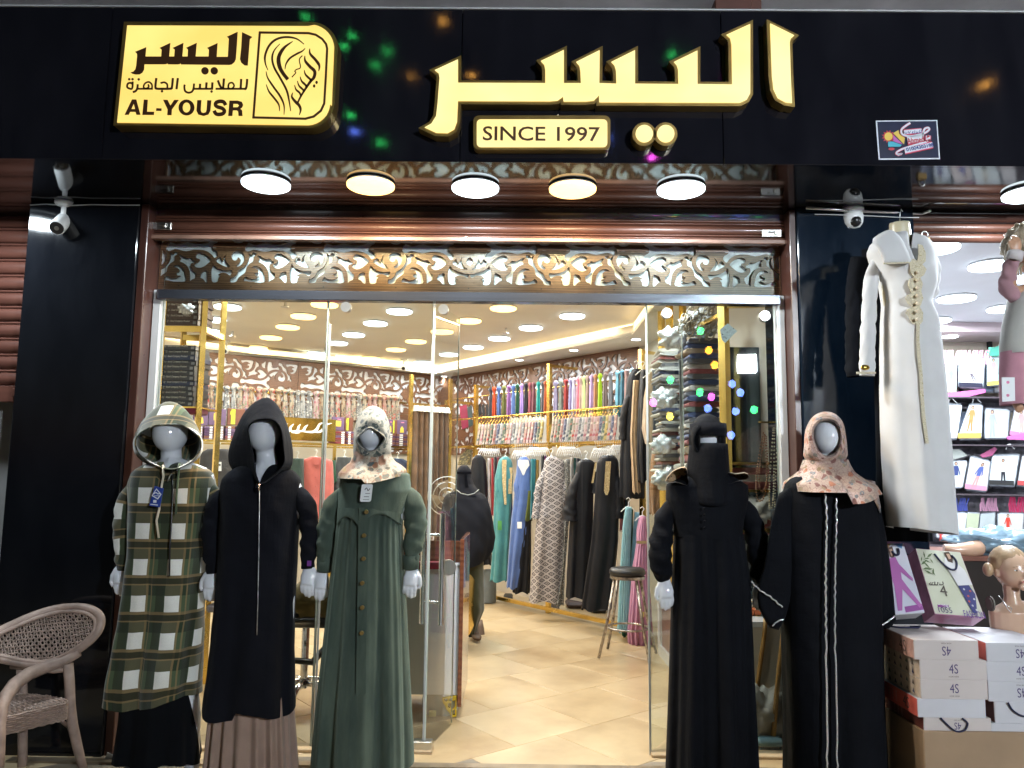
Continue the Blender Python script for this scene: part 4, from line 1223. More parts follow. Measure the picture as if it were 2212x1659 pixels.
for i in range(N+1):
 u=i/N;px=733+(870-733)*u
 ys=1133-20*math.sin(PI*min(1,max(0,(u-.03)/.40)))if u<.46 else 1133-26*math.sin(PI*min(1,max(0,(u-.46)/.54)))
 dd=.17*math.sqrt(max(0,1-((u-.5)*2*.985)**2))**.8
 for yy,ex in((1095,.0),(ys-4,.010),(ys,.010),(ys,.0)):
  p=at(px,yy,Y3);b.V.append(Vector((p.x,Y3-dd-ex,p.z)))
for i in range(N):
 for j in range(3):b.F.append((i*4+j,i*4+j+1,i*4+5+j,i*4+4+j))
b.done('yoke',m_cord,m3,True)
sleeve('sleeve',[(750,1045,Y3,.058),(726,1085,Y3-.01,.068),(710,1140,Y3-.02,.068),(704,1185,Y3-.03,.058),(702,1212,Y3-.03,.044),(700,1236,Y3-.03,.036)],m_cord,m3,seed=1,wr=.005)
sleeve('sleeve',[(875,1042,Y3,.058),(892,1085,Y3-.01,.070),(898,1140,Y3-.02,.068),(891,1185,Y3-.03,.056),(888,1212,Y3-.03,.042),(888,1231,Y3-.03,.036)],m_cord,m3,seed=8,wr=.005)
for cx in((702,1225),(888,1220)):
 q=at(cx[0],cx[1],Y3-.03)
 B().tube([q+Vector((0,0,.045)),q+Vector((0,0,-.02))],[.041,.039],20).done('cuff',m_cord,m3,True)
m_brass=M('brass_button',(.45,.32,.12),.35,.9,var=.2)
for x,y,d in((791,1106,.188),(786,1157,.180),(785,1207,.186),(782,1260,.193),(782,1313,.198),(781,1368,.204)):
 q=at(x,y,Y3-d-.022)
 autosmooth(B().cyl(q,q+Vector((0,.012,0)),.0095,14).done('button',m_brass,m3),40)
b=B()
for i,y in enumerate(np.linspace(1096,1500,20)):
 d=np.interp(y,[1096,1200,1400,1500],[.172,.176,.20,.212])+.008
 for x in(775,796):p=at(x-(y-1096)*.016,y,Y3-d);b.V.append(p)
for i in range(19):b.F.append((2*i,2*i+2,2*i+3,2*i+1))
b.done('placket',m_cord,m3,True)
rim=[(799,927,0),(815,935,0),(827,946,0),(823,957,0),(811,969,0),(797,972,0),(783,963,0),(774,949,0),(784,937,0)]
sil=[(804,876,0),(828,887,0),(841,915,0),(844,955,0),(842,985,.0),(805,1003,0),(772,992,0),(764,965,0),(765,930,0),(778,893,0)]
def scarf_head(rim,sil,Y,mat,par,fwd=-.112):
 rings('scarf',[off(rim,Y+fwd+.02,.9),off(rim,Y+fwd+.002,.985),off(rim,Y+fwd-.004,1.03),off(rim,Y+fwd+.004,1.12),[((a[0]+b[0])/2,(a[1]+b[1])/2,Y+fwd*.86)for a,b in zip(rs9(rim),rs9(sil))],off(rs9(sil),Y),off(sil,Y+.09,.86),off(sil,Y+.125,.45)],mat,par)
rim=off(rim,0,1.13)
scarf_head(rim,sil,Y3,m_floral,m3)
loft('scarf_drape',[(976,767,843,.095),(988,765,845,.102),(1000,757,852,.105),(1010,745,866,.13),(1022,736,877,.172),(1034,735,876,.198)],Y3,m_floral2,m3,folds=[(7,.003,.012,.3,2),(15,.002,.006,1,1)],lv=30,hem=lambda th,t:t*(-.018*math.exp(-((th+PI/2-.0)/.7)**2)+.03*max(0,math.sin(th))+.018*math.cos(th-.2)*(math.cos(th)>0)),wr=.003)
b=B()
sp=[((766,930),(776,945)),((764,950),(786,965)),((763,975),(797,973)),((764,1000),(800,985)),((770,1015),(790,1000))]
for i,(a,c_)in enumerate(sp):
 for u in(0,.33,.66,1):
  dd=.03+.075*u+.01*math.sin(u*PI)
  p=at(a[0]+(c_[0]-a[0])*u,a[1]+(c_[1]-a[1])*u,Y3-dd);b.V.append(p)
for i in range(4):
 for j in range(3):b.F.append((i*4+j,i*4+4+j,i*4+5+j,i*4+j+1))
b.done('scarf_fold',M_cloth('pale_grey_satin',(.40,.40,.40),.5,600),m3,True)
tg=rrect(779,1046,803,1084,4,3)
fplate('swing_tag',[(a+(1084-c_)*.12-2,c_)for a,c_ in tg],Y3-.185,.003,m_whc,m3)
strokes('tag_print',[([(788,1058),(792,1054),(795,1060),(799,1055)],1.5),([(789,1066),(799,1066)],1),([(786,1073),(797,1073)],1.2),([(784,1079),(797,1079)],.8)],Y3-.1862,m_blackp,m3)
chain('tag_loop',[(793,1036,Y3-.185),(793,1048,Y3-.19)],Y3,.001,m_whc,m3)
# ================================================================== 4 niqab mannequin
Y4=3.88
m4=thing('mannequin','white mannequin in a plain black abaya with black face veil and eye slit','mannequin',(at(1535,1650,Y4).x,Y4,0),'dressed mannequins in front of the shop')
mannequin_body(m4,Y4,(1527,945),(31,43),(1527,1020),((1458,1048),(1603,1046)),((1437,1252,-.03,False),(1640,1256,.03,False)),((1490,1672),(1574,1672)))
rows=[(1020,1492,1560,.08),(1034,1462,1592,.11),(1048,1440,1614,.13),(1080,1440,1614,.145),(1120,1450,1604,.155),(1158,1457,1600,.155)]
loft('bodice',rows,Y4,m_blacka,m4,folds=[(4,.001,.006,.5,.5)],wr=.0025,lv=30)
rows=[(1152,1458,1602,.155),(1250,1453,1616,.17),(1400,1449,1622,.19),(1550,1445,1627,.21),(1680,1441,1632,.22)]
loft('gathered_skirt',rows,Y4,m_blacka,m4,folds=[(8,.005,.034,.2,.7),(17,.004,.012,1.0,.4)],n=160)
sleeve('sleeve',[(1458,1062,Y4,.058),(1440,1110,Y4-.01,.060),(1430,1155,Y4-.02,.066),(1426,1205,Y4-.03,.070),(1432,1238,Y4-.03,.058),(1437,1254,Y4-.03,.032)],m_blacka,m4,seed=3,wr=.0055)
sleeve('sleeve',[(1600,1062,Y4,.058),(1618,1110,Y4,.060),(1632,1155,Y4+.01,.066),(1640,1205,Y4+.02,.07),(1640,1238,Y4+.02,.056),(1640,1258,Y4+.03,.032)],m_blacka,m4,seed=7,wr=.0055)
for i,y in enumerate((1098,1112,1126,1140)):
 q=at(1521+i*.5,y,Y4-.17);B().ell(q,(.006,.005,.006),10,6).done('button',m_blacka,m4,True)
sil=[(1527,893,0),(1550,903,0),(1562,925,0),(1564,955,0),(1558,985,0),(1527,1000,0),(1497,985,0),(1491,955,0),(1492,925,0),(1504,903,0)]
rim=[(1527+27*math.cos(i*PI/6),952+32*math.sin(i*PI/6),0)for i in range(12)]
rings('undercap',[off(rim,Y4-.085,.97),off(rim,Y4-.10,1.0),[((a[0]+b[0])/2,(a[1]+b[1])/2,Y4-.08)for a,b in zip(rs9(rim),rs9(sil))],off(rs9(sil),Y4),off(sil,Y4+.09,.85),off(sil,Y4+.12,.4)],m_blacka,m4)
def veil(name,rws,Y,mat,par,span=1.9,n=40,wr=0.0,back=None):
 """front curtain following the head: rows (y, xl, xr, half depth)"""
 b=B()
 V=[]
 for i,r_ in enumerate(rws):
  a,c_=at(r_[1],r_[0],Y),at(r_[2],r_[0],Y)
  xc=(a.x+c_.x)/2;rx=(c_.x-a.x)/2;z=(a.z+c_.z)/2
  for j in range(n+1):
   th=-PI/2+(j/n-.5)*span
   kx=math.sin((j/n-.5)*span)/math.sin(span/2)
   dz=(r_[4]if len(r_)>4 else 0)*(abs(j/n-.5)*2)**2
   V.append((xc+rx*kx,Y+math.sin(th)*r_[3]-wr*math.sin(j*.9+z*20)*min(1,i/4),z+dz))
 b.V=[Vector(v)for v in V]
 for i in range(len(rws)-1):
  for j in range(n):b.F.append((i*(n+1)+j,(i+1)*(n+1)+j,(i+1)*(n+1)+j+1,i*(n+1)+j+1))
 o=b.done(name,mat,par,True)
 sd=o.modifiers.new('thickness','SOLIDIFY');sd.thickness=.004;sd.offset=1
 return o
veil('headband',[(916,1490,1565,.116),(930,1490,1566,.120),(944,1490,1566,.120)],Y4,m_blackc,m4,2.9)
veil('face_veil',[(959,1488,1567,.116),(975,1486,1568,.124),(1000,1483,1569,.134),(1030,1480,1571,.145),(1060,1477,1573,.160),(1082,1477,1573,.170),(1090,1480,1571,.172,.03)],Y4,m_blacka,m4,2.6,wr=.002)
veil('veil_side',[(942,1489,1512,.112),(952,1489,1512,.112),(961,1489,1512,.112)],Y4,m_blacka,m4,.9).location=(0,.0,0)
q0,q1=at(1489,950,Y4),at(1514,950,Y4)
for o in(m4.children[-1],):
 pass
def cheek(x0,x1,d0,d1):
 b=B()
 for y in(940,951,962):
  for x,d in((x0,d0),((x0+x1)/2,(d0+d1)/2+.012),(x1,d1)):b.V.append(at(x,y,Y4-d))
 for i in(0,1):
  for j in(0,1):b.F.append((i*3+j,i*3+3+j,i*3+4+j,i*3+j+1))
 b.done('slit_edge',m_blacka,m4,True)
bpy.data.objects.remove(m4.children[-1])
cheek(1488,1513,.03,.108);cheek(1562,1568,.085,.03)
for s_,P in((-1,[(1437,1043),(1452,1020),(1480,1010),(1486,1030),(1486,1048),(1462,1042)]),(1,[(1570,1045),(1570,1022),(1590,1024),(1612,1022),(1616,1034),(1592,1040)])):
 rings('neck_scarf',[[(a,c_,Y4-.12)for a,c_ in P],[(a,c_,Y4-.02)for a,c_ in off([(a,c_,0)for a,c_ in P],0,1.08)for a,c_ in[(a[0],a[1])]]if False else[(a,c_-2,Y4-.02)for a,c_ in P]],m_leop,m4,n=24)
Y5=3.84
m5=thing('mannequin','white mannequin in a wide black abaya with sparkling trim and rose headscarf','mannequin',(at(1795,1650,Y5).x,Y5,0),'dressed mannequins in front of the shop')
mannequin_body(m5,Y5,(1786,946),(33,45),(1785,1020),((1712,1045),(1862,1045)),(None,None),((1740,1672),(1830,1672)))
rows=[(1015,1750,1822,.08),(1028,1722,1855,.11),(1042,1700,1878,.13),(1080,1690,1888,.15),(1150,1686,1896,.16),(1250,1690,1900,.17),(1400,1694,1900,.185),(1550,1700,1902,.20),(1680,1702,1908,.21)]
loft('abaya',rows,Y5,m_blacka,m5,folds=[(5,.002,.020,.9,.5),(9,.001,.012,1.2,1.0)],wr=.0025,seed=5)
def batwing(P,Yr,par,mat,dirx):
 """wide flat sleeve from outline pixels"""
 f=[(a,c_,Yr-.05)for a,c_ in P];g_=[(a,c_,Yr+.05)for a,c_ in P];m_=off([(a,c_,Yr)for a,c_ in P],0,1.04)
 rings('sleeve',[off(f,-.02,.45),off(f,-.01,.8),f,m_,g_,off(g_,0.01,.5)],mat,par,n=44,closef=True)
batwing([(1698,1052),(1722,1100),(1724,1180),(1716,1260),(1700,1318),(1686,1352),(1664,1350),(1640,1305),(1640,1262),(1652,1220),(1664,1150),(1676,1090)],Y5-.02,m5,m_blacka,-1)
batwing([(1878,1052),(1898,1082),(1912,1150),(1922,1220),(1930,1290),(1934,1338),(1922,1352),(1898,1350),(1880,1290),(1868,1200),(1860,1110)],Y5-.02,m5,m_blacka,1)
def M_glitter():
 m=bpy.data.materials.new('rhinestone_trim');k=NT(m)
 vo=k.n('TexVoronoi');vo.inputs['Scale'].default_value=260;k.l(k.coords('Object'),vo.inputs[0])
 hs=k.n('HueSaturation');hs.inputs['Saturation'].default_value=.45;hs.inputs['Value'].default_value=.9;k.l(vo.outputs['Color'],hs.inputs['Color'])
 k.l(k.mix(.6,hs.outputs[0],lin((.62,.6,.58))),k.b.inputs['Base Color'])
 k.b.inputs['Roughness'].default_value=.2;k.b.inputs['Metallic'].default_value=.5
 return m
m_glit=M_glitter()
def wavy(pts,amp,per,Y,sag):
 out=[]
 P=catmull([Vector((a,c_,0))for a,c_ in pts],14,False)
 L=0
 for i,p in enumerate(P):
  if i:L+=(p-P[i-1]).length
  out.append((p.x+amp*math.sin(2*PI*L/per),p.y,Y-sag(p.y)))
 return out
sg=lambda y:np.interp(y,[1070,1150,1400,1680],[.165,.178,.21,.235])
for pts in([(1782,1068),(1786,1120),(1784,1250),(1785,1400),(1787,1660)],[(1806,1076),(1807,1120),(1804,1250),(1804,1400),(1809,1665)]):
 chain('sparkling_trim',wavy(pts,1.3,22,Y5,sg),Y5,.0045,m_glit,m5)
chain('cuff_trim',wavy([(1622,1256),(1642,1275),(1665,1290),(1690,1312)],1.3,16,Y5-.02,lambda y:.075),Y5,.004,m_glit,m5)
chain('cuff_trim',wavy([(1668,1352),(1680,1342),(1692,1338)],.8,12,Y5-.02,lambda y:.075),Y5,.004,m_glit,m5)
chain('cuff_trim',wavy([(1888,1352),(1905,1350),(1918,1342),(1934,1330)],.8,14,Y5-.02,lambda y:.08),Y5,.004,m_glit,m5)
rim=[(1786,905,0),(1806,911,0),(1816,930,0),(1817,955,0),(1806,980,0),(1788,989,0),(1770,980,0),(1757,955,0),(1755,930,0),(1766,911,0)]
sil=[(1783,889,0),(1806,895,0),(1822,915,0),(1828,950,0),(1829,990,0),(1788,1006,0),(1740,995,0),(1737,960,0),(1741,925,0),(1758,898,0)]
scarf_head(rim,sil,Y5,m_rose,m5)
loft('scarf_drape',[(993,1739,1828,.098),(1003,1736,1831,.108),(1018,1733,1838,.125),(1032,1718,1856,.16),(1046,1704,1880,.215),(1062,1704,1886,.25)],Y5,m_rose,m5,folds=[(6,.003,.014,1.3,2),(13,.002,.008,1,1)],lv=32,hem=lambda th,t:t*(-.052*math.exp(-((th+PI/2+.1)/.8)**2)+.035*max(0,math.sin(th))),wr=.004)
b=B()
for(x,y,d)in((1872,1036,.10),(1890,1040,.06),(1880,1062,.12),(1898,1070,.07),(1893,1088,.11),(1903,1096,.08),(1902,1108,.09)):
 b.V.append(at(x,y,Y5-d))
b.F=[(0,2,3,1),(2,4,5,3),(4,6,5)]
o=b.done('scarf_tail',m_rose,m5,True);sd=o.modifiers.new('thickness','SOLIDIFY');sd.thickness=.003
# ================================================================== inside of the shop
U_=Vector((-.629,.777,0));V_=Vector((.777,.629,0))
RP=atz(1316,1343,.05);RP.z=0
def rp(px,py,back=0.0):return onp(px,py,RP+V_*back,U_)
WR=RP+V_*.5
def cross_ray(px,P,u):
 q=onp(px,830,P,u);return Vector((q.x,q.y,0))
K0=cross_ray(973,WR,U_)
K1=K0-V_*4.6
K3=cross_ray(1392,WR,U_)
K4=Vector((xi1+.30,YD+.07,0));K5=Vector((xi0-.30,YD+.07,0))
HC_,HI_=2.86,3.0
m_cream=M('cream_wall_paint',(.62,.56,.46),.7,var=.05,vs=2)
m_ceil=M('white_ceiling_paint',(.76,.735,.67),.75,var=.04,vs=2)
m_cove=M('warm_cove_face',(.72,.64,.48),.6,var=.03)
m_strip=M_emit('warm_led_strip',(1,.78,.45),2.2)
def wall(name,A,Bq,z0,z1,mat,th=.08):
 d=(Bq-A).normalized();n=Vector((d.y,-d.x,0))
 c=(K0+K4+K5)/3
 if n.dot(c-A)>0:n=-n
 b=B();q=[A,Bq,Bq+n*th,A+n*th]
 b.add([(p.x,p.y,z0)for p in q]+[(p.x,p.y,z1)for p in q],[(0,1,2,3),(7,6,5,4),(0,4,5,1),(1,5,6,2),(2,6,7,3),(3,7,4,0)])
 return struct(b.done(name,mat))
wall('wall_back',K1,K0,0,3.1,m_cream);wall('wall_right',K0,K3,0,3.1,m_cream);wall('wall_side',K3,K4,0,3.1,m_cream);wall('wall_left',K5,K1,0,3.1,m_cream)
I0=atz(404,757,HC_);I1=atz(941,807,HC_);I2=atz(1366,724,HC_);I3=atz(1409,667,HC_)
I1=I1;e=(I3-I2).normalized();I3=I2+e*((YD+.55-I2.y)/e.y)
d0=(I0-I1).normalized();I0=I1+d0*3.7
I4=Vector((I0.x+1.4,YD+.55,HC_))
inner=[(p.x,p.y)for p in(I0,I1,I2,I3,I4)]
outerp=[(K1.x,K1.y),(K0.x,K0.y),(K3.x,K3.y),(K4.x,K4.y),(K5.x,K5.y)]
struct(plate('ceiling_border',[offset2(outerp,.04),inner],(0,0,HC_),(1,0,0),(0,1,0),(0,0,1),-.03,m_ceil))
struct(plate('ceiling_raised',[offset2(inner,.12)],(0,0,HI_),(1,0,0),(0,1,0),(0,0,1),-.03,m_ceil))
cv=B();sb=B();ins=offset2(inner,.0);il=offset2(inner,.085)
n=len(ins)
for i in range(n):
 a,b_=ins[i],ins[(i+1)%n]
 cv.quad((a[0],a[1],HC_),(b_[0],b_[1],HC_),(b_[0],b_[1],HI_-.04),(a[0],a[1],HI_-.04))
 a,b_=il[i],il[(i+1)%n]
 sb.quad((a[0],a[1],HI_-.045),(b_[0],b_[1],HI_-.045),(b_[0],b_[1],HI_-.004),(a[0],a[1],HI_-.004))
struct(cv.done('ceiling_cove',m_cove))
setp(sb.done('led_strip',m_strip),'warm glowing light strip running round the raised ceiling','light strip')
for a,b_ in((I0,I1),(I1,I2),(I2,I3)):
 m_=(a+b_)/2;L=(b_-a).length
 ld_=bpy.data.lights.new('strip_light','AREA');ld_.shape='RECTANGLE';ld_.size=L*.9;ld_.size_y=.05;ld_.energy=2.2*L;ld_.color=(1,.78,.45)
 lo=bpy.data.objects.new('strip_light',ld_);C.objects.link(lo);cc=(I0+I2)/2
 nn=(cc-m_);nn.z=0;nn.normalize()
 lo.location=(m_.x+nn.x*.05,m_.y+nn.y*.05,HI_-.03)
 ang=math.atan2((b_-a).y,(b_-a).x)
 lo.rotation_euler=(0,0,ang)
def z1p(x,y):return(x*.22397+302.4,y*.22397+622.1)
def z2p(x,y):return(x*.22397+648.05,y*.22397+622.1)
def z3p(x,y):return(x*.22397+950.5,y*.22397+622.1)
inl=[(z1p(845,187),0),(z1p(715,308),0),(z1p(660,418),0),(z1p(1575,277),1),(z1p(1425,380),1),(z1p(1262,482),1),(z1p(1130,578),1),(z1p(1700,635),0),(z1p(1780,165),1),(z2p(958,230),0),(z2p(728,345),0),(z2p(518,455),0),(z2p(360,535),0),(z2p(1370,425),1),(z2p(1630,320),1),(z2p(1117,518),1),(z2p(925,597),1),(z2p(685,680),1),(z2p(1185,722),0),(z2p(1435,645),0),(z2p(1670,575),0),(z3p(610,200),1),(z3p(875,388),0),(z3p(572,490),0),(z3p(1275,275),0)]
for(a,c_),k in inl:
 p=atz(a,c_,HI_-.02)
 row=['first','second','third','fourth','fifth','sixth','seventh'][min(6,max(0,int((p.y-5.4)/.7)))]
 side=['far left','left','middle','right','far right'][min(4,max(0,int((p.x+3)/.75)))]
 lamp((p.x,p.y,HI_),.122,.03,m_warm if k else m_cool,('warm' if k else 'cool')+' white round lamp on the raised shop ceiling, %s part, %s row'%(side,row),'round lamps on the raised shop ceiling',9.5,WW if k else CW)
for p in((-1.9,5.2),(-.9,5.2),(.1,5.1),(.9,5.3)):
 lamp((p[0],p[1],HI_),.122,.03,m_warm if p[0]<-1 else m_cool,'%s round lamp on the shop ceiling just inside the door header'%{-1.9:'leftmost',-.9:'second',.1:'third',.9:'rightmost'}[p[0]],'round lamps on the raised shop ceiling',12,CW)
for(a,c_),lb in((z1p(830,672),'above the left end of the back wall'),(z1p(1625,742),'above the back wall scarves'),(z2p(1385,850),'above the corner curtain'),(z3p(765,690),'above the plain scarves, far bay'),(z3p(1290,595),'above the pastel scarves'),(z3p(1890,490),'above the right gold post')):
 p=atz(a,c_,HC_)
 t=thing('spotlight','small recessed cool spotlight in the low ceiling '+lb,'lamp',(p.x,p.y,HC_),'recessed spotlights in the low ceiling')
 B().cyl((p.x,p.y,HC_-.008),(p.x,p.y,HC_+.001),.055,20).done('trim_ring',m_white,t)
 B().cyl((p.x,p.y,HC_-.010),(p.x,p.y,HC_-.0085),.045,20).done('diffuser',M_emit('cool_spot',(.82,.93,1),9.0),t)
 ld_=bpy.data.lights.new('spot_light','SPOT');ld_.energy=30;ld_.spot_size=R(120);ld_.spot_blend=.6;ld_.color=CW;ld_.shadow_soft_size=.05
 lo=bpy.data.objects.new('spot_light',ld_);C.objects.link(lo);lo.parent=t;lo.location=(0,0,-.03)
for(a,c_),lb in((z1p(838,560),'left of the middle of the ceiling'),(z2p(1000,735),'near the far edge of the ceiling')):
 p=atz(a,c_-6,HI_-.03)
 t=thing('indoor_camera','small white bullet camera on the shop ceiling, '+lb,'security camera',(p.x,p.y,HI_))
 B().cyl((p.x,p.y,HI_-.02),(p.x,p.y,HI_),.04,14).cyl((p.x,p.y,HI_-.09),(p.x,p.y,HI_-.02),.012,8).done('mount',m_white,t)
 q=Vector((p.x,p.y,HI_-.11));dd=Vector((.1,-.9,-.35)).normalized()
 autosmooth(B().cyl(q-dd*.06,q+dd*.07,.032,16).done('body',m_white,t),40)
 B().cyl(q+dd*.07,q+dd*.073,.022,12).done('lens',m_blackp,t)
for(a,c_),lb in((z1p(1400,160),'left part'),(z1p(893,445),'left part, further back'),(z3p(635,415),'middle part'),(z2p(240,600),'over the back wall scarves')):
 p=atz(a,c_,HI_-.03)
 setp(B().cyl((p.x,p.y,HI_-.05),(p.x,p.y,HI_),.012,8).cyl((p.x,p.y,HI_-.056),(p.x,p.y,HI_-.05),.035,12).done('sprinkler',m_steel),'small fire sprinkler head in the ceiling, '+lb,'sprinkler','fire sprinklers')
m_tile=bpy.data.materials.new('beige_travertine_tile');k=NT(m_tile)
vec=k.coords('Object',(1,1,1));oi=k.n('ObjectInfo')
ad=k.n('VectorMath',operation='ADD');k.l(vec,ad.inputs[0]);mu=k.n('VectorMath',operation='SCALE');k.l(oi.outputs['Random'],mu.inputs['Scale']);mu.inputs[0].default_value=(13,7,3);k.l(mu.outputs[0],ad.inputs[1])
nz=k.noise(ad.outputs[0],2.4,6,.6)
base=k.ramp(nz,[(.3,(.30,.20,.10)),(.55,(.45,.335,.19)),(.8,(.56,.45,.28))])
k.l(k.mix(k.math('MULTIPLY',oi.outputs['Random'],.35),base,lin((.62,.52,.36))),k.b.inputs['Base Color'])
k.b.inputs['Roughness'].default_value=.28;k.bump(nz,.04,.01)
fl_=struct(thing('shop_floor',None,None,(0,YD,0)))
S_=.60;tb=B().box((-S_/2+.0015,-S_/2+.0015,0),(S_/2-.0015,S_/2-.0015,.012),.002)
tile0=None;ang=math.atan2(V_.y,V_.x);nt_=0
O_=atz(1130,1560,0)
for i in range(-9,9):
 for j in range(-5,14):
  p=O_+V_*(i*S_+(j%2)*.3)+U_*(j*S_)
  if p.y<YD-.15 or p.y>12 or p.x<-5 or p.x>2.3:continue
  def side(a,b_,q):return(b_.x-a.x)*(q.y-a.y)-(b_.y-a.y)*(q.x-a.x)
  if side(K0,K1,p)>.35 or False:pass
  if(p-K0).dot(U_)>.35 or(p-WR).dot(V_)>.3:continue
  if tile0 is None:
   me=bpy.data.meshes.new('floor_tile');me.from_pydata([tuple(v)for v in tb.V],[],tb.F);me.materials.append(m_tile);tile0=me
  o=bpy.data.objects.new('tile',tile0);C.objects.link(o);o.parent=fl_;o.location=p-Vector((0,YD,.010));o.rotation_euler=(0,0,ang);nt_+=1
struct(B().box((-6,YD-.1,-.05),(3.4,12.5,-.001)).done('floor_screed',M('beige_grout',(.44,.34,.21),.7)))
m_fr2=M_wood('walnut_frieze',(.085,.035,.018),(.20,.095,.05),.4,(2,20,20))
m_fback=M('white_frieze_back',(.66,.67,.72),.4,var=.04)
def wall_fret(name,A,d,L,z0,H_,un,lb,start=.2):
 nrm=Vector((d.y,-d.x,0))
 if nrm.dot(Vector((0,-1,0)))<0:nrm=-nrm
 t=thing(name,lb,'carved panel',(A.x,A.y,z0))
 nP=max(1,round(L/2.0));w_=L/nP
 for k in range(nP):
  hs_=fret(w_-.004,H_+1,un,start+.17*k,clip=False)
  hs_=[[(a,c_+.02)for a,c_ in h]for h in hs_ if max(q[1]for q in h)+.02<H_-.004]
  O2=A+d*(k*w_);O2=Vector((O2.x,O2.y,z0))+nrm*.03
  plate('fretwork_board',[[(0,0),(w_-.004,0),(w_-.004,H_),(0,H_)]]+hs_,O2,d,ZF,nrm,.012,m_fr2,t,back=False)
 O2=Vector((A.x,A.y,z0))+nrm*.012
 plate('backing_board',[[(0,0),(L,0),(L,H_),(0,H_)]],O2,d,ZF,nrm,.006,m_fback,t,back=False)
un=.556/1090
zb=2.30
wall_fret('carved_frieze',K1+V_*.05,V_,4.5,zb-.02,HC_-zb+.018,un,'brown and white scroll fretwork frieze along the back wall')
wall_fret('carved_frieze',K0-U_*.05,-U_,(K3-K0).length-.1,zb-.02,HC_-zb+.018,un,'brown and white scroll fretwork frieze along the right wall above the scarves')
wall_fret('carved_frieze',K0-V_*1.15,V_,1.1,zb-.56,.535,un,'lower square of scroll fretwork in the corner over the curtain')
wall_fret('carved_frieze',K0-U_*.1,-U_,1.3,zb-.56,.535,un,'lower band of scroll fretwork at the corner end of the right wall')
rk=thing('clothes_rack','gold metal wall rack along the right wall carrying scarves and dresses','clothes rack',tuple(RP))
def bar3(b,a,c,w_=.018):
 a=Vector(a);c=Vector(c);d=(c-a);L=d.length;d.normalize()
 up=Vector((0,0,1))if abs(d.z)<.9 else Vector(U_)
 s_=d.cross(up).normalized();t_=s_.cross(d)
 V=[]
 for q in(a,c):
  for i,j in((-1,-1),(1,-1),(1,1),(-1,1)):V.append(q+s_*i*w_+t_*j*w_)
 b.add(V,[(3,2,1,0),(4,5,6,7)]+[(i,(i+1)%4,(i+1)%4+4,i+4)for i in range(4)])
posts=[]
for px in(966,1029,1187,1386):
 q=cross_ray(px,RP,U_);posts.append(q)
 zt={966:2.45,1029:2.6,1187:2.72,1386:2.72}[px]
 b=B();bar3(b,q,q+Vector((0,0,zt)),.022);b.done('post',m_gold,rk)
 b=B();bar3(b,q+Vector((0,0,zt-.02)),q+V_*.42+Vector((0,0,zt-.02)),.015);b.done('top_bracket',m_gold,rk)
zr1=rp(1100,898).z;zr2=rp(1100,962).z;zr0=rp(1100,845).z
E0,E1=posts[0],posts[3]
for nm,z,w_,bk in(('scarf_rod',zr1,.010,-.02),('shelf_rail',zr2,.014,0.0),('shelf_rail',zr2,.012,.35),('upper_rod',zr0-.0,.008,.12)):
 b=B();o_=V_*bk;A=E0+o_;D_=E1+o_
 if nm in('scarf_rod','upper_rod'):b.cyl((A.x,A.y,z),(D_.x,D_.y,z),w_,10)
 else:bar3(b,(A.x,A.y,z),(D_.x,D_.y,z),w_)
 b.done(nm,m_gold,rk)
b=B()
for q,q2 in((E0,E1),):
 A,D_=q,q2
 b.add([(A.x,A.y,zr2+.014),(D_.x,D_.y,zr2+.014),(D_.x+V_.x*.35,D_.y+V_.y*.35,zr2+.014),(A.x+V_.x*.35,A.y+V_.y*.35,zr2+.014)],[(0,1,2,3)])
b.done('glass_shelf',M_glass('shelf_glass'),rk)
b=B()
A=E0+V_*-.02
bar3(b,(A.x,A.y,.05),(E1.x-V_.x*.02,E1.y-V_.y*.02,.05),.02);b.done('base_rail',m_gold,rk)
for i,px in enumerate((1062,1097,1131,1150,1210,1250,1290,1337)):
 q=rp(px,962);b=B()
 d=-V_
 b.tube([q,q+d*.16+Vector((0,0,0)),q+d*.30+Vector((0,0,-.03)),q+d*.31+Vector((0,0,-.015))],.007,6);b.done('display_arm',m_gold,rk)
CM={}
def cloth(col,name=None):
 k=name or('cloth_%02x%02x%02x'%tuple(int(c*255)for c in col))
 return M(k,col,.8,var=.15,vs=12,sheen=.2,spec=.2)
def soft(name,rows,Y,mat,parent=None,ry=.03,folds=(),n=26,lv=14,**kw):return loft(name,rows,Y,mat,parent,ry=ry,folds=folds,n=n,lv=lv,**kw)
def tied(px,yt,yb,w_,col,lb,grp,Yf,mat=None,seed=0):
 Y=Yf(px,(yt+yb)/2).y-.03
 rows=[(yt,px-w_*.35,px+w_*.35,.02),(yt+2,px-w_*.85,px+w_*.85,.045),(yt+6,px-w_,px+w_,.055),(yt+11,px-w_*.6,px+w_*.6,.035),(yt+15,px-w_*.45,px+w_*.5,.028),(yt+26,px-w_*.75,px+w_*.75,.034),(yb-8,px-w_*.9,px+w_*.8,.036),(yb,px-w_*.9,px+w_*.75,.034)]
 o=soft('scarf',rows,Y,mat or cloth(col),None,folds=[(5,.003,.010,seed,.5),(2,.0,.006,seed*2,.3)],n=30,lv=18,wr=.002,hem=lambda th,t:-.02*t**8*math.sin(2*th+seed),capt=True)
 setp(o,lb,'scarf',grp)
 return o
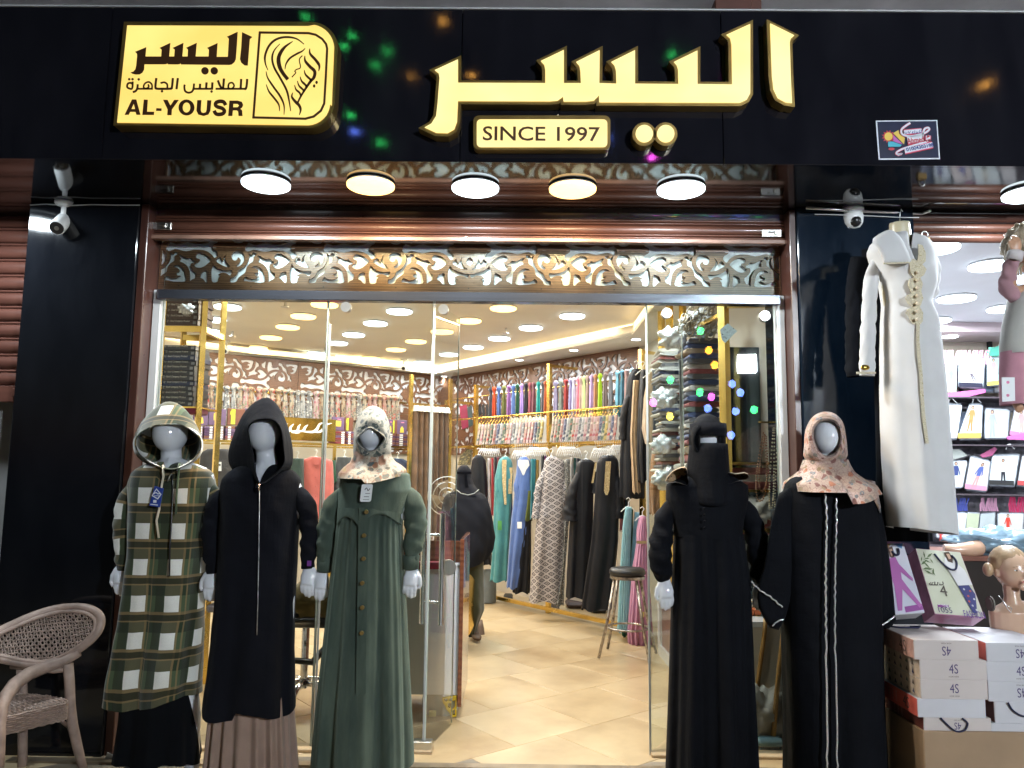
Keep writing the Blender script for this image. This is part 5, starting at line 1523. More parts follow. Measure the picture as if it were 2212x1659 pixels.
sc1=[(490,'3a3d42','dark grey'),(523,'b5421c','burnt orange'),(567,'4a5f93','denim blue'),(618,'5d5f26','olive green'),(665,'85578c','mauve'),(708,'5b74ad','cornflower blue'),(748,'1c4a2e','bottle green'),(790,'a68ad0','lilac'),(830,'1b1b24','black'),(870,'8c4a55','dusty rose'),(905,'74444c','plum brown'),(950,'1f8d88','teal'),(993,'565a60','slate grey'),(1020,'b0562c','rust orange'),(1115,'8d86a3','lavender grey'),(1165,'7d857c','sage grey'),(1215,'93332f','brick red'),(1262,'8a83ac','greyish lilac'),(1292,'b9b9cc','pale silver'),(1335,'dd7d8e','salmon pink'),(1362,'b79b93','pinkish beige'),(1390,'b7d08c','light green'),(1423,'9f8a7b','fawn'),(1462,'b39cc9','light lilac'),(1502,'a3714f','caramel'),(1545,'9ec62a','lime green'),(1592,'7d706a','taupe'),(1645,'73767c','mid grey'),(1712,'7cb6cd','sky blue'),(1757,'4d7d92','petrol blue'),(1800,'a58785','old rose'),(1852,'86b7d0','baby blue')]
for i,(x,c,nm)in enumerate(sc1):
 yt=np.interp(x,[490,1020,1100,1700,1852],[955,895,895,800,775]);yb=np.interp(x,[490,1700],[1248,1200])if x<1060 else np.interp(x,[1100,1850],[1300,1215])
 a=z3p(x,yt);b_=z3p(x,yb)
 tied(a[0],a[1],b_[1],5.4 if x<1060 else 6.0,tuple(x*.78 for x in lin(c)[:3]),nm+' plain scarf knotted over the upper rod of the right rack','plain scarves knotted on the upper rod',lambda px,py:rp(px,py,.05),seed=i)
PR=[('cream flowered',(.60,.52,.42),[(.10,.12,.12),(.30,.12,.10)]),('grey and white leafy',(.55,.55,.54),[(.10,.11,.13),(.30,.30,.30)]),('beige and brown',(.50,.40,.28),[(.22,.10,.05),(.10,.08,.06)]),('dark green blossomed',(.05,.09,.07),[(.5,.45,.35),(.35,.12,.1)]),('rose speckled',(.58,.40,.36),[(.35,.08,.08),(.7,.6,.5)]),('ivory and red',(.62,.56,.48),[(.45,.06,.05),(.12,.15,.10)]),('navy patterned',(.04,.05,.10),[(.5,.48,.45),(.2,.2,.3)]),('mustard patterned',(.45,.35,.12),[(.12,.10,.05),(.6,.55,.4)]),('black and white',(.10,.10,.11),[(.6,.6,.58),(.3,.3,.3)]),('pale pink flowered',(.66,.52,.50),[(.35,.12,.16),(.2,.25,.15)])]
PD=[.55,.6,.6,1,.5,.5,1,.8,1,.55]
PM=[M_print('print_scarf_%s'%n_.replace(' ','_'),tuple(x*PD[i]for x in b_),[tuple(x*.8 for x in c)for c in c_],34,.46)for i,(n_,b_,c_)in enumerate(PR)]
m_hg=m_gold
def hung(px,yt,yb,w_,k,lb,grp,Yf,mat=None,slant=5,hmat=None,rod=None):
 Y=Yf(px,yt).y-.04
 a=at(px,yt-5,Y);sc=Y/F
 t=thing('scarf_on_hanger',lb,'scarf',(a.x,a.y,a.z),grp)
 r_=5*sc
 b=B().tube([a+Vector((r_*.8*math.cos(t_),0,r_*(1+math.sin(t_))))for t_ in np.linspace(2.6,-1.4,8)]+[a+Vector((0,0,-.2*r_)),a+Vector((-w_*sc,0,-r_*1.6)),a+Vector((w_*sc,0,-r_*1.2)),a+Vector((0,0,-.2*r_))],.0035,5)
 b.done('hanger',hmat or m_hg,t)
 rows=[(yt,px-w_*.9,px+w_*.9,.018),(yt+3,px-w_,px+w_,.022),((yt+yb)/2,px-w_*1.05-slant*.4,px+w_*.9-slant*.4,.028),(yb,px-w_*1.15-slant,px+w_*.8-slant,.03)]
 soft('cloth',rows,Y,mat or PM[k],t,folds=[(4,.002,.008,px,.4)],n=20,lv=10,capt=True)
for bay,(x0,x1,nn)in enumerate(((372,1005,21),(1085,1715,22))):
 for i in range(nn):
  x=x0+(x1-x0)*(i+.5)/nn
  yt=np.interp(x,[380,1010,1100,1700],[1318,1288,1265,1225]);yb=np.interp(x,[380,1700],[1512,1465])
  k=int(hashn(i,bay)*10)%10
  a=z3p(x,yt);b_=z3p(x,yb)
  n_=PR[k][0]
  hung(a[0],a[1],b_[1],3.6,k,'%s scarf, %s gold hanger in the %s bay of the right rack'%(n_.replace('patterned','').replace(' and ','-'),['first','second','third','fourth','fifth','sixth','seventh','eighth','ninth','tenth','eleventh','twelfth','thirteenth','fourteenth','fifteenth','sixteenth','seventeenth','eighteenth','nineteenth','twentieth','twenty-first','twenty-second'][i],['far','near'][bay]),'patterned scarves on gold hangers',rp)
BWP=K0-U_*.28
def bp(px,py,f=0.0):return onp(px,py,K0-U_*(.28+f),V_)
rod=B();a,b_=cross_ray(395,BWP,V_),cross_ray(880,BWP,V_);zrod=bp(640,853).z
rod.cyl((a.x,a.y,zrod),(b_.x,b_.y,zrod),.012,10)
setp(rod.done('wall_rod',m_gold,None,True),'gold rod on the back wall with the long row of printed scarves','rod')
bsc=[600,640,685,735,765,838,905,965,1020,1072,1150,1205,1275,1335,1400,1465,1520,1572,1632,1700,1752,1800,1850,1905,1960,2010,2062,2115,2165,2215,2262,2310,2355,2400,2445,2480]
NB=['cream and black','white flowered','beige plain','dark olive striped','ivory sprigged']
for i,x in enumerate(bsc):
 yt=np.interp(x,[600,1900,2480],[925,1010,1040]);yb=np.interp(x,[600,1400,2480],[1165,1225,1265])
 a=z1p(x,yt);b_=z1p(x,yb)
 k=[0,5,2,9,0,8,1,4,9,2,4][i%11]if i%7 else 0
 if i in(5,18):k=8
 if i==3:k=3
 o_=['first','second','third','fourth','fifth','sixth','seventh','eighth','ninth','tenth','eleventh','twelfth'][i%12]
 tied(a[0],a[1],b_[1]+8,7.2,None,'%s scarf knotted on the back wall rod, %s of the %s dozen'%(PR[k][0],o_,['left','middle','right'][i//12]),'printed scarves knotted on the back wall rod',bp,mat=PM[k],seed=i*.7)
def gz(x,y):return(x*.33338+915.9,y*.33338+933.2)
def garment(lb,cat,rows,mat,dep=.25,folds=None,sl=(),grp='dresses hanging on the right rack',ry=.07,name='hanging_dress',Y=None,extras=None,conv=gz,hanger=True,n=48):
 rr=[]
 for r_ in rows:
  a,c_=conv(r_[1],r_[0]),conv(r_[2],r_[0]);rr.append((a[1],a[0],c_[0],r_[3]if len(r_)>3 else ry))
 mx=sum(r_[1]+r_[2]for r_ in rr)/2/len(rr);my=rr[0][0]
 if Y is None:Y=cross_ray(mx,RP-V_*dep,U_).y
 a=at((rr[0][1]+rr[0][2])/2,rr[0][0],Y)
 t=thing(name,lb,cat,(a.x,a.y,a.z),grp)
 loft('cloth',rr,Y,mat,t,folds=folds or[(6,.002,.020,mx,.6),(11,.001,.008,mx*2,.3)],n=n,lv=40,wr=.003,capt=True,hem=lambda th,t_:.012*t_**10*math.sin(4*th+mx))
 for pts in sl:
  sleeve('sleeve',[conv(p[0],p[1])+(Y-.03,p[2])for p in pts],mat,t,n=16,wr=.006,seed=mx)
 if hanger:
  b=B().tube([a+Vector((-.07,0,-.045)),a+Vector((-.035,0,-.012)),a+Vector((0,0,.01)),a+Vector((.035,0,-.012)),a+Vector((.07,0,-.045))],.008,8,flat=.6)
  b.tube([a+Vector((0,0,.0)),a+Vector((0,0,.04)),a+Vector((.018,0,.065)),a+Vector((0,0,.085)),a+Vector((-.02,0,.07))],.004,6)
  fuse_=b.done('hanger',m_white,t,True)
 if extras:extras(t,Y)
 return t
m_teal=M_cloth('teal_satin',lin('468287')[:3],.5);m_blue=M_cloth('periwinkle_satin',lin('5069a0')[:3],.5)
m_blk=M('black_dress_satin',(.008,.009,.013),.5,var=.2,spec=.3)
def M_diamond():
 m=bpy.data.materials.new('grey_diamond_print');k=NT(m)
 tc=k.n('TexCoord');mp=k.n('Mapping');mp.inputs['Rotation'].default_value=(0,0,R(40));mp.inputs['Scale'].default_value=(13,22,13);k.l(tc.outputs['UV'],mp.inputs[0])
 sp=k.n('SeparateXYZ');k.l(mp.outputs[0],sp.inputs[0])
 def cen(o):return k.math('ABSOLUTE',k.math('SUBTRACT',k.math('FRACT',o),.5))
 a,b_=cen(sp.outputs[0]),cen(sp.outputs[1]);mx_=k.math('MAXIMUM',a,b_)
 r1=k.math('MULTIPLY',k.math('LESS_THAN',mx_,.34),k.math('GREATER_THAN',mx_,.20));dot=k.math('LESS_THAN',mx_,.10)
 ln=k.math('GREATER_THAN',mx_,.47)
 col=k.mix(k.math('MAXIMUM',r1,dot),lin((.40,.37,.37)),lin((.035,.03,.035)))
 k.l(col,k.b.inputs['Base Color']);k.b.inputs['Roughness'].default_value=.7
 return m
m_dia=M_diamond()
m_chk=M_print('black_white_check',(.05,.05,.05),[(.6,.6,.55),(.5,.5,.45)],60,.3)
def panel(rows,mat,name='embroidery',conv=gz,d=.085):
 def f(t,Y):
  b=B()
  for y,x0,x1 in rows:
   for x in(x0,x1):p=conv(x,y);b.V.append(at(p[0],p[1],Y-d))
  for i in range(len(rows)-1):b.F.append((2*i,2*i+2,2*i+3,2*i+1))
  b.done(name,mat,t,True)
 return f
m_goldemb=M_print('gold_embroidery',(.40,.30,.14),[(.7,.6,.35),(.2,.14,.06)],90,.4)
m_whiteemb=M_print('white_embroidery',(.62,.62,.60),[(.3,.35,.5),(.75,.75,.7)],90,.35)
G=garment
G('long black abaya hanging behind the walking woman, furthest along the right rack','dress',[(150,335,372),(180,312,400),(300,292,410),(520,300,420),(860,330,440)],m_blk,.3)
G('white and grey striped garment edge beside the far black abaya','dress',[(170,412,430),(520,410,440),(700,412,440)],cloth((.45,.45,.47)),.18,hanger=False)
G('dark red garment edge hanging before the teal dress','dress',[(170,436,452),(540,440,458)],cloth((.30,.02,.03)),.2,hanger=False)
G('teal satin dress with beige embroidered front and green swing tag','dress',[(160,508,545),(185,482,572),(300,458,580),(500,452,566),(800,442,552),(965,428,546)],m_teal,.28,sl=[[(485,210,.05),(476,350,.045),(490,480,.04),(495,560,.04)]],extras=lambda t,Y:(panel([(180,505,535),(330,508,532),(470,520,534)],m_goldemb)(t,Y),panel([(230,552,574),(400,545,568)],m_goldemb,d=.06)(t,Y),panel([(575,478,504),(635,478,504)],M('green_tag',(.08,.30,.08),.5),'swing_tag',d=.10)(t,Y)))
G('navy garment edge between the teal and the blue dress','dress',[(260,548,572),(600,545,572),(960,520,560)],cloth((.02,.03,.12)),.2,hanger=False)
G('periwinkle blue dress with white embroidered collar and white tag','dress',[(162,628,668),(188,604,690),(400,584,690),(600,562,672),(800,548,644),(1010,536,604)],m_blue,.3,sl=[[(610,210,.05),(600,360,.045),(622,480,.04),(620,540,.035)]],extras=lambda t,Y:(panel([(180,612,676),(215,608,684),(245,625,662),(280,640,648)],m_whiteemb)(t,Y),panel([(582,604,634),(625,604,634)],m_whc,'swing_tag',d=.10)(t,Y)))
G('black dress corner with beige edging under the blue dress','dress',[(560,640,696),(800,604,692),(1040,575,682)],m_blk,.25,hanger=False)
G('olive green garment triangle behind the blue dress','dress',[(380,668,704),(570,636,702)],cloth((.09,.11,.02)),.22,hanger=False)
G('dark turquoise garment edge next to the mustard one','dress',[(175,690,728),(560,682,722)],cloth((.02,.14,.17)),.2,hanger=False)
G('mustard garment edge before the diamond print dress','dress',[(180,722,745),(500,716,740)],cloth((.30,.20,.05)),.15,hanger=False)
G('long grey dress with black diamond print in the middle of the rack','dress',[(160,802,848),(185,780,905),(300,764,920),(500,738,925),(700,718,912),(900,702,900),(1100,682,905)],m_dia,.3,sl=[[(775,215,.055),(745,350,.05),(730,470,.045),(718,560,.045)],[(898,215,.055),(908,350,.05),(900,470,.045),(872,580,.05)]],ry=.09)
G('black dress with white check lines behind the diamond print dress','dress',[(175,905,945),(500,905,945),(900,890,912),(1120,840,905)],m_chk,.2,hanger=False)
G('wide sleeved plain black abaya with cream cuff trim','dress',[(178,1022,1076),(200,990,1110),(350,965,1100),(600,945,1092),(1075,922,1082)],m_blk,.3,sl=[[(990,240,.06),(965,380,.075),(948,500,.09),(945,575,.10)],[(1105,240,.05),(1105,400,.05)]],extras=panel([(200,1020,1028),(500,1022,1028),(620,1020,1026)],cloth((.03,.03,.035)),'front_band'))
G('black abaya with a gold embroidered front panel','dress',[(152,1158,1232),(185,1122,1262),(400,1108,1268),(700,1085,1258),(1150,1020,1212)],m_blk,.3,sl=[[(1255,230,.055),(1262,400,.06),(1262,560,.06)]],extras=lambda t,Y:(panel([(190,1178,1212),(380,1166,1200),(408,1176,1190)],m_goldemb,d=.095)(t,Y),panel([(195,1108,1120),(330,1085,1098)],m_goldemb,d=.07)(t,Y)))
YN=cross_ray(1395,RP-V_*.1,U_).y
D1=lambda x,y:(x,y)
G('black abaya hung high on the end of the right rack','dress',[(798,1366,1384),(815,1356,1392),(900,1345,1394),(1000,1339,1393),(1076,1339,1391)],m_blk,Y=YN,conv=D1,sl=[[(1360,830,.05),(1349,890,.05),(1346,950,.045)]])
G('beige inner dress showing between two high hung black abayas','dress',[(822,1368,1380),(940,1362,1374),(1065,1368,1382)],cloth((.42,.30,.18)),Y=YN-.15,conv=D1,hanger=False,ry=.03)
G('second black abaya hung high beside the door post','dress',[(800,1384,1394),(900,1378,1400),(985,1376,1400),(1040,1380,1399)],m_blk,Y=YN-.25,conv=D1)
G('beige jumpsuit hung high behind the glass door edge','dress',[(806,1400,1412),(860,1392,1416),(925,1388,1418),(960,1396,1412)],cloth((.42,.32,.22)),Y=YN-.4,conv=D1)
G('dark petrol blue dress hung high next to the gold post','dress',[(800,1408,1422),(900,1410,1430),(970,1410,1430)],cloth((.03,.05,.08)),Y=YN-.45,conv=D1)
G('brown dress below the petrol blue one by the gold post','dress',[(980,1408,1428),(1050,1400,1428),(1110,1404,1422)],cloth((.30,.16,.08)),Y=YN-.5,conv=D1,hanger=False)
YQ=atz(1380,1385,0).y
G('light blue pleated skirt on the low rail near the stool','skirt',[(485,1308,1342),(600,1292,1340),(800,1278,1332),(1290,1255,1335)],M_cloth('ice_blue_pleats',lin('8fb9c2')[:3],.6),Y=YQ,folds=[(17,.010,.014,.3,.2)],n=120,ry=.06)
G('dark green pleated skirt between the two blue skirts','skirt',[(500,1325,1350),(870,1312,1352),(1320,1285,1345)],M_cloth('emerald_pleats',(.01,.09,.04),.6),Y=YQ+.12,folds=[(15,.008,.012,.3,.2)],n=100,hanger=False,ry=.05)
G('second light blue skirt behind the stool','skirt',[(520,1365,1392),(800,1345,1385),(1260,1320,1380)],cloth(lin('86b3c4')[:3]),Y=YQ+.05,folds=[(11,.006,.012,.3,.2)],hanger=False,ry=.05)
G('pink pleated dress with plaited belt hanging behind the stool','dress',[(545,1398,1432),(640,1380,1442),(712,1380,1440),(900,1352,1452),(1300,1322,1478),(1425,1330,1480)],M_cloth('dusty_pink_pleats',lin('b57f9e')[:3],.65),Y=YQ-.1,folds=[(15,.006,.022,.3,.2)],n=120,ry=.10,extras=lambda t,Y:(panel([(705,1378,1442),(724,1378,1442)],M('plaited_belt',(.35,.25,.13),.6),'belt',d=.12)(t,Y),panel([(1165,1398,1428),(1200,1398,1428)],M_print('yellow_tag',(.65,.5,.15),[(.7,.7,.6),(.3,.2,.1)],60),'swing_tag',d=.15)(t,Y)))
hb=B();pts=[(-.17,-.085),(-.12,-.04),(-.05,-.008),(0,.002),(.05,-.008),(.12,-.04),(.17,-.085)]
hb.tube([Vector((a,0,c_))for a,c_ in pts],[.010,.012,.012,.013,.012,.012,.010],6,flat=.45,upv=(0,1,0))
hb.tube([Vector((0,0,0)),Vector((0,0,.035)),Vector((.02,0,.06)),Vector((0,0,.085)),Vector((-.022,0,.068))],.0045,5)
hme=bpy.data.meshes.new('clothes_hanger');hme.from_pydata([tuple(v)for v in hb.V],[],hb.F);hme.materials.append(m_white)
hme.polygons.foreach_set('use_smooth',[True]*len(hme.polygons))
hi=0
for(x0,y0,lb)in((372,118,'above the far black abaya'),(590,132,'above the teal dress'),(688,110,'above the blue dress'),(885,108,'above the diamond print dress'),(1108,118,'above the plain black abaya'),(1228,96,'above the gold embroidered abaya')):
 a=gz(x0,y0);p=at(a[0],a[1]-2,cross_ray(a[0],RP-V_*.28,U_).y)
 for i in range(9):
  o=bpy.data.objects.new('clothes_hanger',hme);C.objects.link(o)
  o.location=p+V_*(.03*i)+Vector((0,0,.0));o.rotation_euler=(0,0,R(-8));o.scale=(.26,.5,1.0);hi+=1
  setp(o,'white plastic hanger, %s in the pile '%['nearest','second','third','fourth','fifth','sixth','seventh','eighth','last'][i]+lb,'hanger','white hangers piled over the dresses')
pc=[(.03,.03,.04),(.18,.05,.05),(.05,.08,.12),(.25,.2,.14),(.02,.02,.02),(.12,.03,.10),(.3,.28,.26),(.02,.08,.07),(.01,.01,.012)]
pn=['charcoal','wine red','slate blue','sand','black','aubergine','light grey','pine green','jet black']
for j,(x,y0,y1)in enumerate(((455,160,620),(600,150,620),(760,150,560),(950,165,640),(985,170,560),(1275,150,640))):
 for i in range(3):
  c_=(i+j*2)%9
  G('%s sleeve edge packed behind the front dresses, %s pile'%(pn[c_],['first','second','third','fourth','fifth','sixth'][j]),'dress',[(y0+4*i,x+14*i,x+14*i+22),(y1-20*i,x+14*i-4,x+14*i+26)],cloth(pc[c_]),.05-.02*i,hanger=False,n=20,grp='garments packed behind the front dresses')
for i,(x,y0,y1,w_,c_)in enumerate(((545,1060,1110,30,(.01,.01,.01)),(850,1130,1165,26,(.02,.015,.015)),(980,1095,1160,60,(.06,.04,.04)),(1130,1130,1190,50,(.025,.02,.02)))):
 a,b_=gz(x-w_,y0),gz(x+w_,y1);q=atz((a[0]+b_[0])/2,b_[1],.0)
 p0,p1=at(a[0],a[1],q.y+.2),at(b_[0],b_[1],q.y+.2)
 setp(B().box((p0.x,q.y+.1,.01),(p1.x,q.y+.4,p0.z),.03).done('storage_bag',M('dark_bag_%d'%i,c_,.6,var=.3)),['small black bag','black shoe bag','dark rose storage bag','dark brown storage bag'][i]+' on the floor under the right rack','bag')
def bx(b,a,c,**k):return b.box(a,c,**k)
YT=5.25
m_dbox=M('charcoal_box',(.035,.035,.040),.35,var=.3,vs=14,rvar=.2)
m_dbox2=M('navy_box',(.02,.03,.07),.3,var=.3,rvar=.2)
m_ltr=M('cream_print',(.62,.58,.48),.5,var=0)
m_foil=M('crinkled_clear_film',(.7,.72,.72),.12,.3,var=.2,bump=.9,bs=40)
tw=thing('display_tower','gold framed display tower filled with flat dark boxes behind the left glass','display shelf',tuple(at(385,1640,YT)))
def gbar(par,P,Q,w_=.018,nm='post',mat=None):
 b=B();bar3(b,P,Q,w_);return b.done(nm,mat or m_gold,par)
xa,xb_,xc=at(337,900,YT).x,at(428,900,YT).x,at(350,900,YT).x
zt_,zm_=2.75,at(380,711,YT).z
for x,y in((xa,YT),(xb_,YT),(xa,YT+.35),(xb_,YT+.35)):gbar(tw,(x,y,0),(x,y,zt_))
gbar(tw,(xa,YT,zm_),(xb_,YT,zm_),.02,'cross_bar');gbar(tw,(xa,YT+.35,zm_),(xb_,YT+.35,zm_),.02,'cross_bar');gbar(tw,(xb_,YT,zm_),(xb_,YT+.35,zm_),.02,'cross_bar')
zsh=at(380,868,YT).z-.03
for z in(zsh,1.0,.5):
 B().box((xa,YT,z-.012),(xb_,YT+.35,z)).done('shelf',m_gold,tw)
_txt=None
def boxlabel(par,O,wd,h,dy=.0):
 global _txt
 if _txt is None:
  _txt=text('S.J - Soud Company Product','lettering',(0,0,0),(1,0,0),(0,0,1),(0,-1,0),1,m_ltr,None,width=1.0,height=.105,shear=.3)
  me=_txt.data;
 o=bpy.data.objects.new('lettering',_txt.data);C.objects.link(o);o.parent=par
 o.location=ROOT[par.name].inverted()@Vector(O);o.scale=(wd,1,wd*h)
def dark_box(x0,x1,y0,z0,h,lb,dep=.26,mat=None,rz=0):
 t=thing('garment_box',lb,'box',((x0+x1)/2,y0,z0),'flat dark garment boxes in the gold tower',rz=rz)
 o=B().box((-(x1-x0)/2,0,0),((x1-x0)/2,dep,h*.96),.002)
 o=mesh('carton',o.V,o.F,mat or m_dbox,t,world=False)
 w_=(x1-x0)
 q=ROOT[t.name]@Vector((-.02,-.0012,h*.5))
 boxlabel(t,q,w_*.72,1.0)
 c=B().box((w_*.36,-.001,h*.2),(w_*.46,0,h*.75));mesh('print_patch',c.V,c.F,M('grey_print',(.25,.25,.24),.5),t,world=False)
 return t
_o=text('S.J - Soud Company Product','lettering',(0,0,0),(1,0,0),(0,0,1),(0,-1,0),1,m_ltr,None,width=1.0,height=.105,shear=.3)
_txt=_o;_mesh=_o.data
C.objects.unlink(_o)
x0,x1=at(345,850,YT).x,at(416,850,YT).x
zb_=zsh;hb_=(at(380,745,YT).z-zb_)/12
_loc=lambda v:v
ordn=['lowest','second','third','fourth','fifth','sixth','seventh','eighth','ninth','tenth','eleventh','topmost']
for i in range(12):
 dark_box(x0+.004*math.sin(i*2.1),x1+.004*math.sin(i*1.7),YT+.01+.006*math.sin(i*3.3),zb_+i*hb_,hb_,'%s flat dark box of the lower stack in the gold tower'%ordn[i],mat=m_dbox2 if i in(4,9)else m_dbox,rz=.03*math.sin(i*1.9))
zb2=zm_+.03
for i in range(6):
 dark_box(x0,x1+.004*math.sin(i),YT+.01,zb2+i*hb_*1.1,hb_*1.1,'%s flat brown box of the upper stack in the gold tower'%(ordn[:5]+['topmost'])[i],mat=M('brown_carton',(.07,.04,.03),.4,var=.2),rz=.03*math.sin(i*2.7))
def crumple(c,r,name,mat,lb,cat,seed=0,n=20):
 def fn(d):return 1+.22*math.sin(7*d.x+seed)*math.cos(6*d.z+seed*2)+.13*math.sin(17*d.x+13*d.y+11*d.z+seed)+.08*math.sin(31*d.z+23*d.x)
 return setp(B().ell(c,r,n*2,n,fn).done(name,mat,None,True),lb,cat)
q=at(402,668,YT-.12)
crumple(q,(.05,.03,.035),'plastic_bag',m_foil,'crumpled clear film bundle on top of the dark boxes','plastic bag',2)
q=at(431,1060,5.3)
for i,(x,y,w_,c_,lb)in enumerate(((352,885,12,(.30,.22,.10),'tan folded cloth bundle right under the dark boxes'),(408,884,15,(.16,.02,.04),'dark red folded cloth bundle right under the dark boxes'),(455,1290,14,(.10,.06,.16),'purple stack of thin folded cloths behind the black coat'),(455,1315,12,(.25,.23,.28),'grey stack of thin folded cloths behind the black coat'))):
 q=at(x,y,YT-.02);
 setp(B().box((q.x-w_*.0032,YT-.0,q.z-.03),(q.x+w_*.0032,YT+.2,q.z+.02),.012).done('folded_cloth',cloth(c_)),lb,'folded cloth')
PB=K0-U_*.62
def bq(px,py):return onp(px,py,PB,V_)
bs=thing('back_wall_rack','gold shelf rack along the back wall under the printed scarves','shelf rack',tuple(PB))
A,D_=cross_ray(400,PB,V_),cross_ray(888,PB,V_)
za=bq(640,899).z+.02;zc=bq(700,960).z
for z,nm in((zc,'shelf_rail'),(zc-.03,'garment_rail')):
 b=B();bar3(b,(A.x,A.y,z),(D_.x,D_.y,z),.014 if nm=='shelf_rail' else .009);b.done(nm,m_gold,bs)
b=B();b.add([(A.x,A.y,zc+.015),(D_.x,D_.y,zc+.015),(D_.x-V_.y*-.0+U_.x*.4,D_.y+U_.y*.4,zc+.015),(A.x+U_.x*.4,A.y+U_.y*.4,zc+.015)],[(0,1,2,3)]);b.done('shelf',m_gold,bs)
for px in(436,603,728,800,888):
 q=cross_ray(px,PB,V_);gbar(bs,q,q+Vector((0,0,zc if px in(436,603,728,800)else 2.75)),.016)
angB=math.atan2(V_.y,V_.x)
def onb(px,y0,y1,w_,dep,mat,name,lb,cat,grp=None,f=-.03,parts=None):
 """box standing on the back wall rack, from pixel column px and rows y0..y1"""
 q=cross_ray(px,PB+U_*.0,V_);zt0=bq(px,y0).z;zb0=bq(px,y1).z
 e0,e1=cross_ray(px-w_/2,PB,V_),cross_ray(px+w_/2,PB,V_);L=(e1-e0).length
 t=thing(name,lb,cat,(q.x,q.y,zb0),grp,rz=angB)
 b=B().box((-L/2,0,0),(L/2,dep,zt0-zb0),.003);mesh('carton',b.V,b.F,mat,t,world=False)
 if parts:parts(t,L,zt0-zb0)
 return t
m_purp=M('purple_pack',(.13,.08,.17),.4,var=.15);m_purd=M('dark_purple_pack',(.07,.03,.09),.4,var=.2);m_yelp=M('yellow_print',(.75,.58,.08),.4,var=.1);m_limp=M('lime_print',(.45,.55,.05),.4,var=0);m_brn=M('brown_pack',(.16,.06,.04),.4,var=.2)
def pr(shape):
 def f(t,L,H_):
  b=B()
  if shape=='sq':b.box((-L*.22,-.002,H_*.3),(L*.22,0,H_*.72))
  elif shape=='one':b.box((-L*.30,-.002,H_*.05),(-L*.06,0,H_*.95)).box((-L*.36,-.002,H_*.62),(-L*.30,0,H_*.82))
  else:b.add([(-L*.2,-.002,H_*.12),(L*.2,-.002,H_*.12),(L*.16,-.002,H_*.42),(0,-.002,H_*.58),(-L*.16,-.002,H_*.42)],[(0,1,2,3,4)])
  mesh('print',b.V,b.F,m_limp if shape=='one' else m_yelp,t,world=False)
  if shape!='one':
   c=B().box((-L*.1,-.002,H_*.8),(L*.2,0,H_*.86));mesh('print',c.V,c.F,m_pink,t,world=False)
 return f
for i,(x,w_,sh_,lb)in enumerate(((605,140,'bell','purple pack with a yellow veil picture, first on the left'),(765,165,'sq','purple pack with a yellow square in a pale frame'),(945,165,'one','brown purple pack with a lime figure, right of the square one'),(1075,90,'bell','purple pack half hidden by the black hood'))):
 a=z1p(x,1165);b_=z1p(x,1325);onb(a[0],a[1],b_[1],w_*.224,.03,m_brn if sh_=='one' else m_purp,'display_pack',lb,'box','standing display packs on the back shelf',parts=pr(sh_))
for i,(x,w_,sh_,lb)in enumerate(((385,115,'sq','purple pack with yellow square right of the gold sign'),(487,80,'one','red brown pack with lime figure next to the flowered headscarf'),(885,50,'bell','small pack edge right of the flowered headscarf'),(925,50,'one','purple pack with lime figure near the curtain'),(995,95,'bell','purple pack with orange picture beside the gold post'))):
 a=z2p(x,1245+(x-385)*.05);b_=z2p(x,1375+(x-385)*.06);onb(a[0],a[1],b_[1],w_*.224,.03,m_brn if sh_=='one' else m_purp,'display_pack',lb,'box','standing display packs on the back shelf',parts=pr(sh_))
cols_=[m_purp,m_purd,m_brn,M('red_pack',(.2,.03,.04),.4),M('cream_pack',(.5,.42,.34),.5)]
def wl(t,L,H_):
 c=B().box((L*.08*(1 if hashn(t.location.x*9)>.5 else-3),-.002,H_*.12),(L*.08*(1 if hashn(t.location.x*9)>.5 else-3)+L*.3,0,H_*.85));mesh('price_label',c.V,c.F,m_whc,t,world=False)
for j,(zf,x,w_,y0,y1,nr)in enumerate(((z1p,590,90,1335,1475,6),(z1p,690,90,1335,1475,6),(z1p,790,90,1335,1475,6),(z1p,895,90,1335,1475,6),(z1p,1010,90,1335,1475,5),(z2p,410,95,1385,1505,6),(z2p,502,70,1385,1510,6),(z2p,900,75,1405,1530,6),(z2p,1000,105,1410,1535,6))):
 for i in range(nr):
  h=(y1-y0)/nr;a=zf(x,y0+i*h);b_=zf(x,y0+(i+.93)*h)
  onb(a[0],a[1],b_[1],w_*.224,.2,cols_[int(hashn(i,j)*3.2)]if not(i==nr-1 and j in(0,5))else cols_[3],'flat_pack','thin labelled garment pack, %s from the top in the %s pile of the back shelf'%(ordn[1:][i]if i else 'first',(['first','second','third','fourth','fifth','sixth','seventh','eighth','ninth'])[j]),'box','piled thin packs on the back shelf',parts=wl)
PS=PB-U_*.05
A,D_=cross_ray(z1p(1345,0)[0],PS,V_),cross_ray(z1p(1905,0)[0],PS,V_);L=(D_-A).length
zt0,zb0=onp(640,902,PS,V_).z,onp(660,952,PS,V_).z
t=thing('gold_sign','gold mirrored sign board with white script on the back shelf','sign',(A.x,A.y,zb0),rz=angB)
m_gmir=M('gold_mirror',(.75,.50,.12),.10,1.0,var=.35,vs=3,rvar=.1,bump=.25,bs=5)
b=B().box((0,0,0),(L,.01,zt0-zb0),.002);mesh('board',b.V,b.F,m_gmir,t,world=False)
H_=zt0-zb0
nrm=Vector((V_.y,-V_.x,0))
def s2(pts,w_):
 P=stroke(pts,w_);k_=len(P)//2;b=B()
 V=[(p[0]/560*L,-.004,(250-p[1])/250*H_)for p in P]
 b.add(V,[(i,2*k_-1-i,2*k_-2-i,i+1)for i in range(k_-1)]);return b
tot=B()
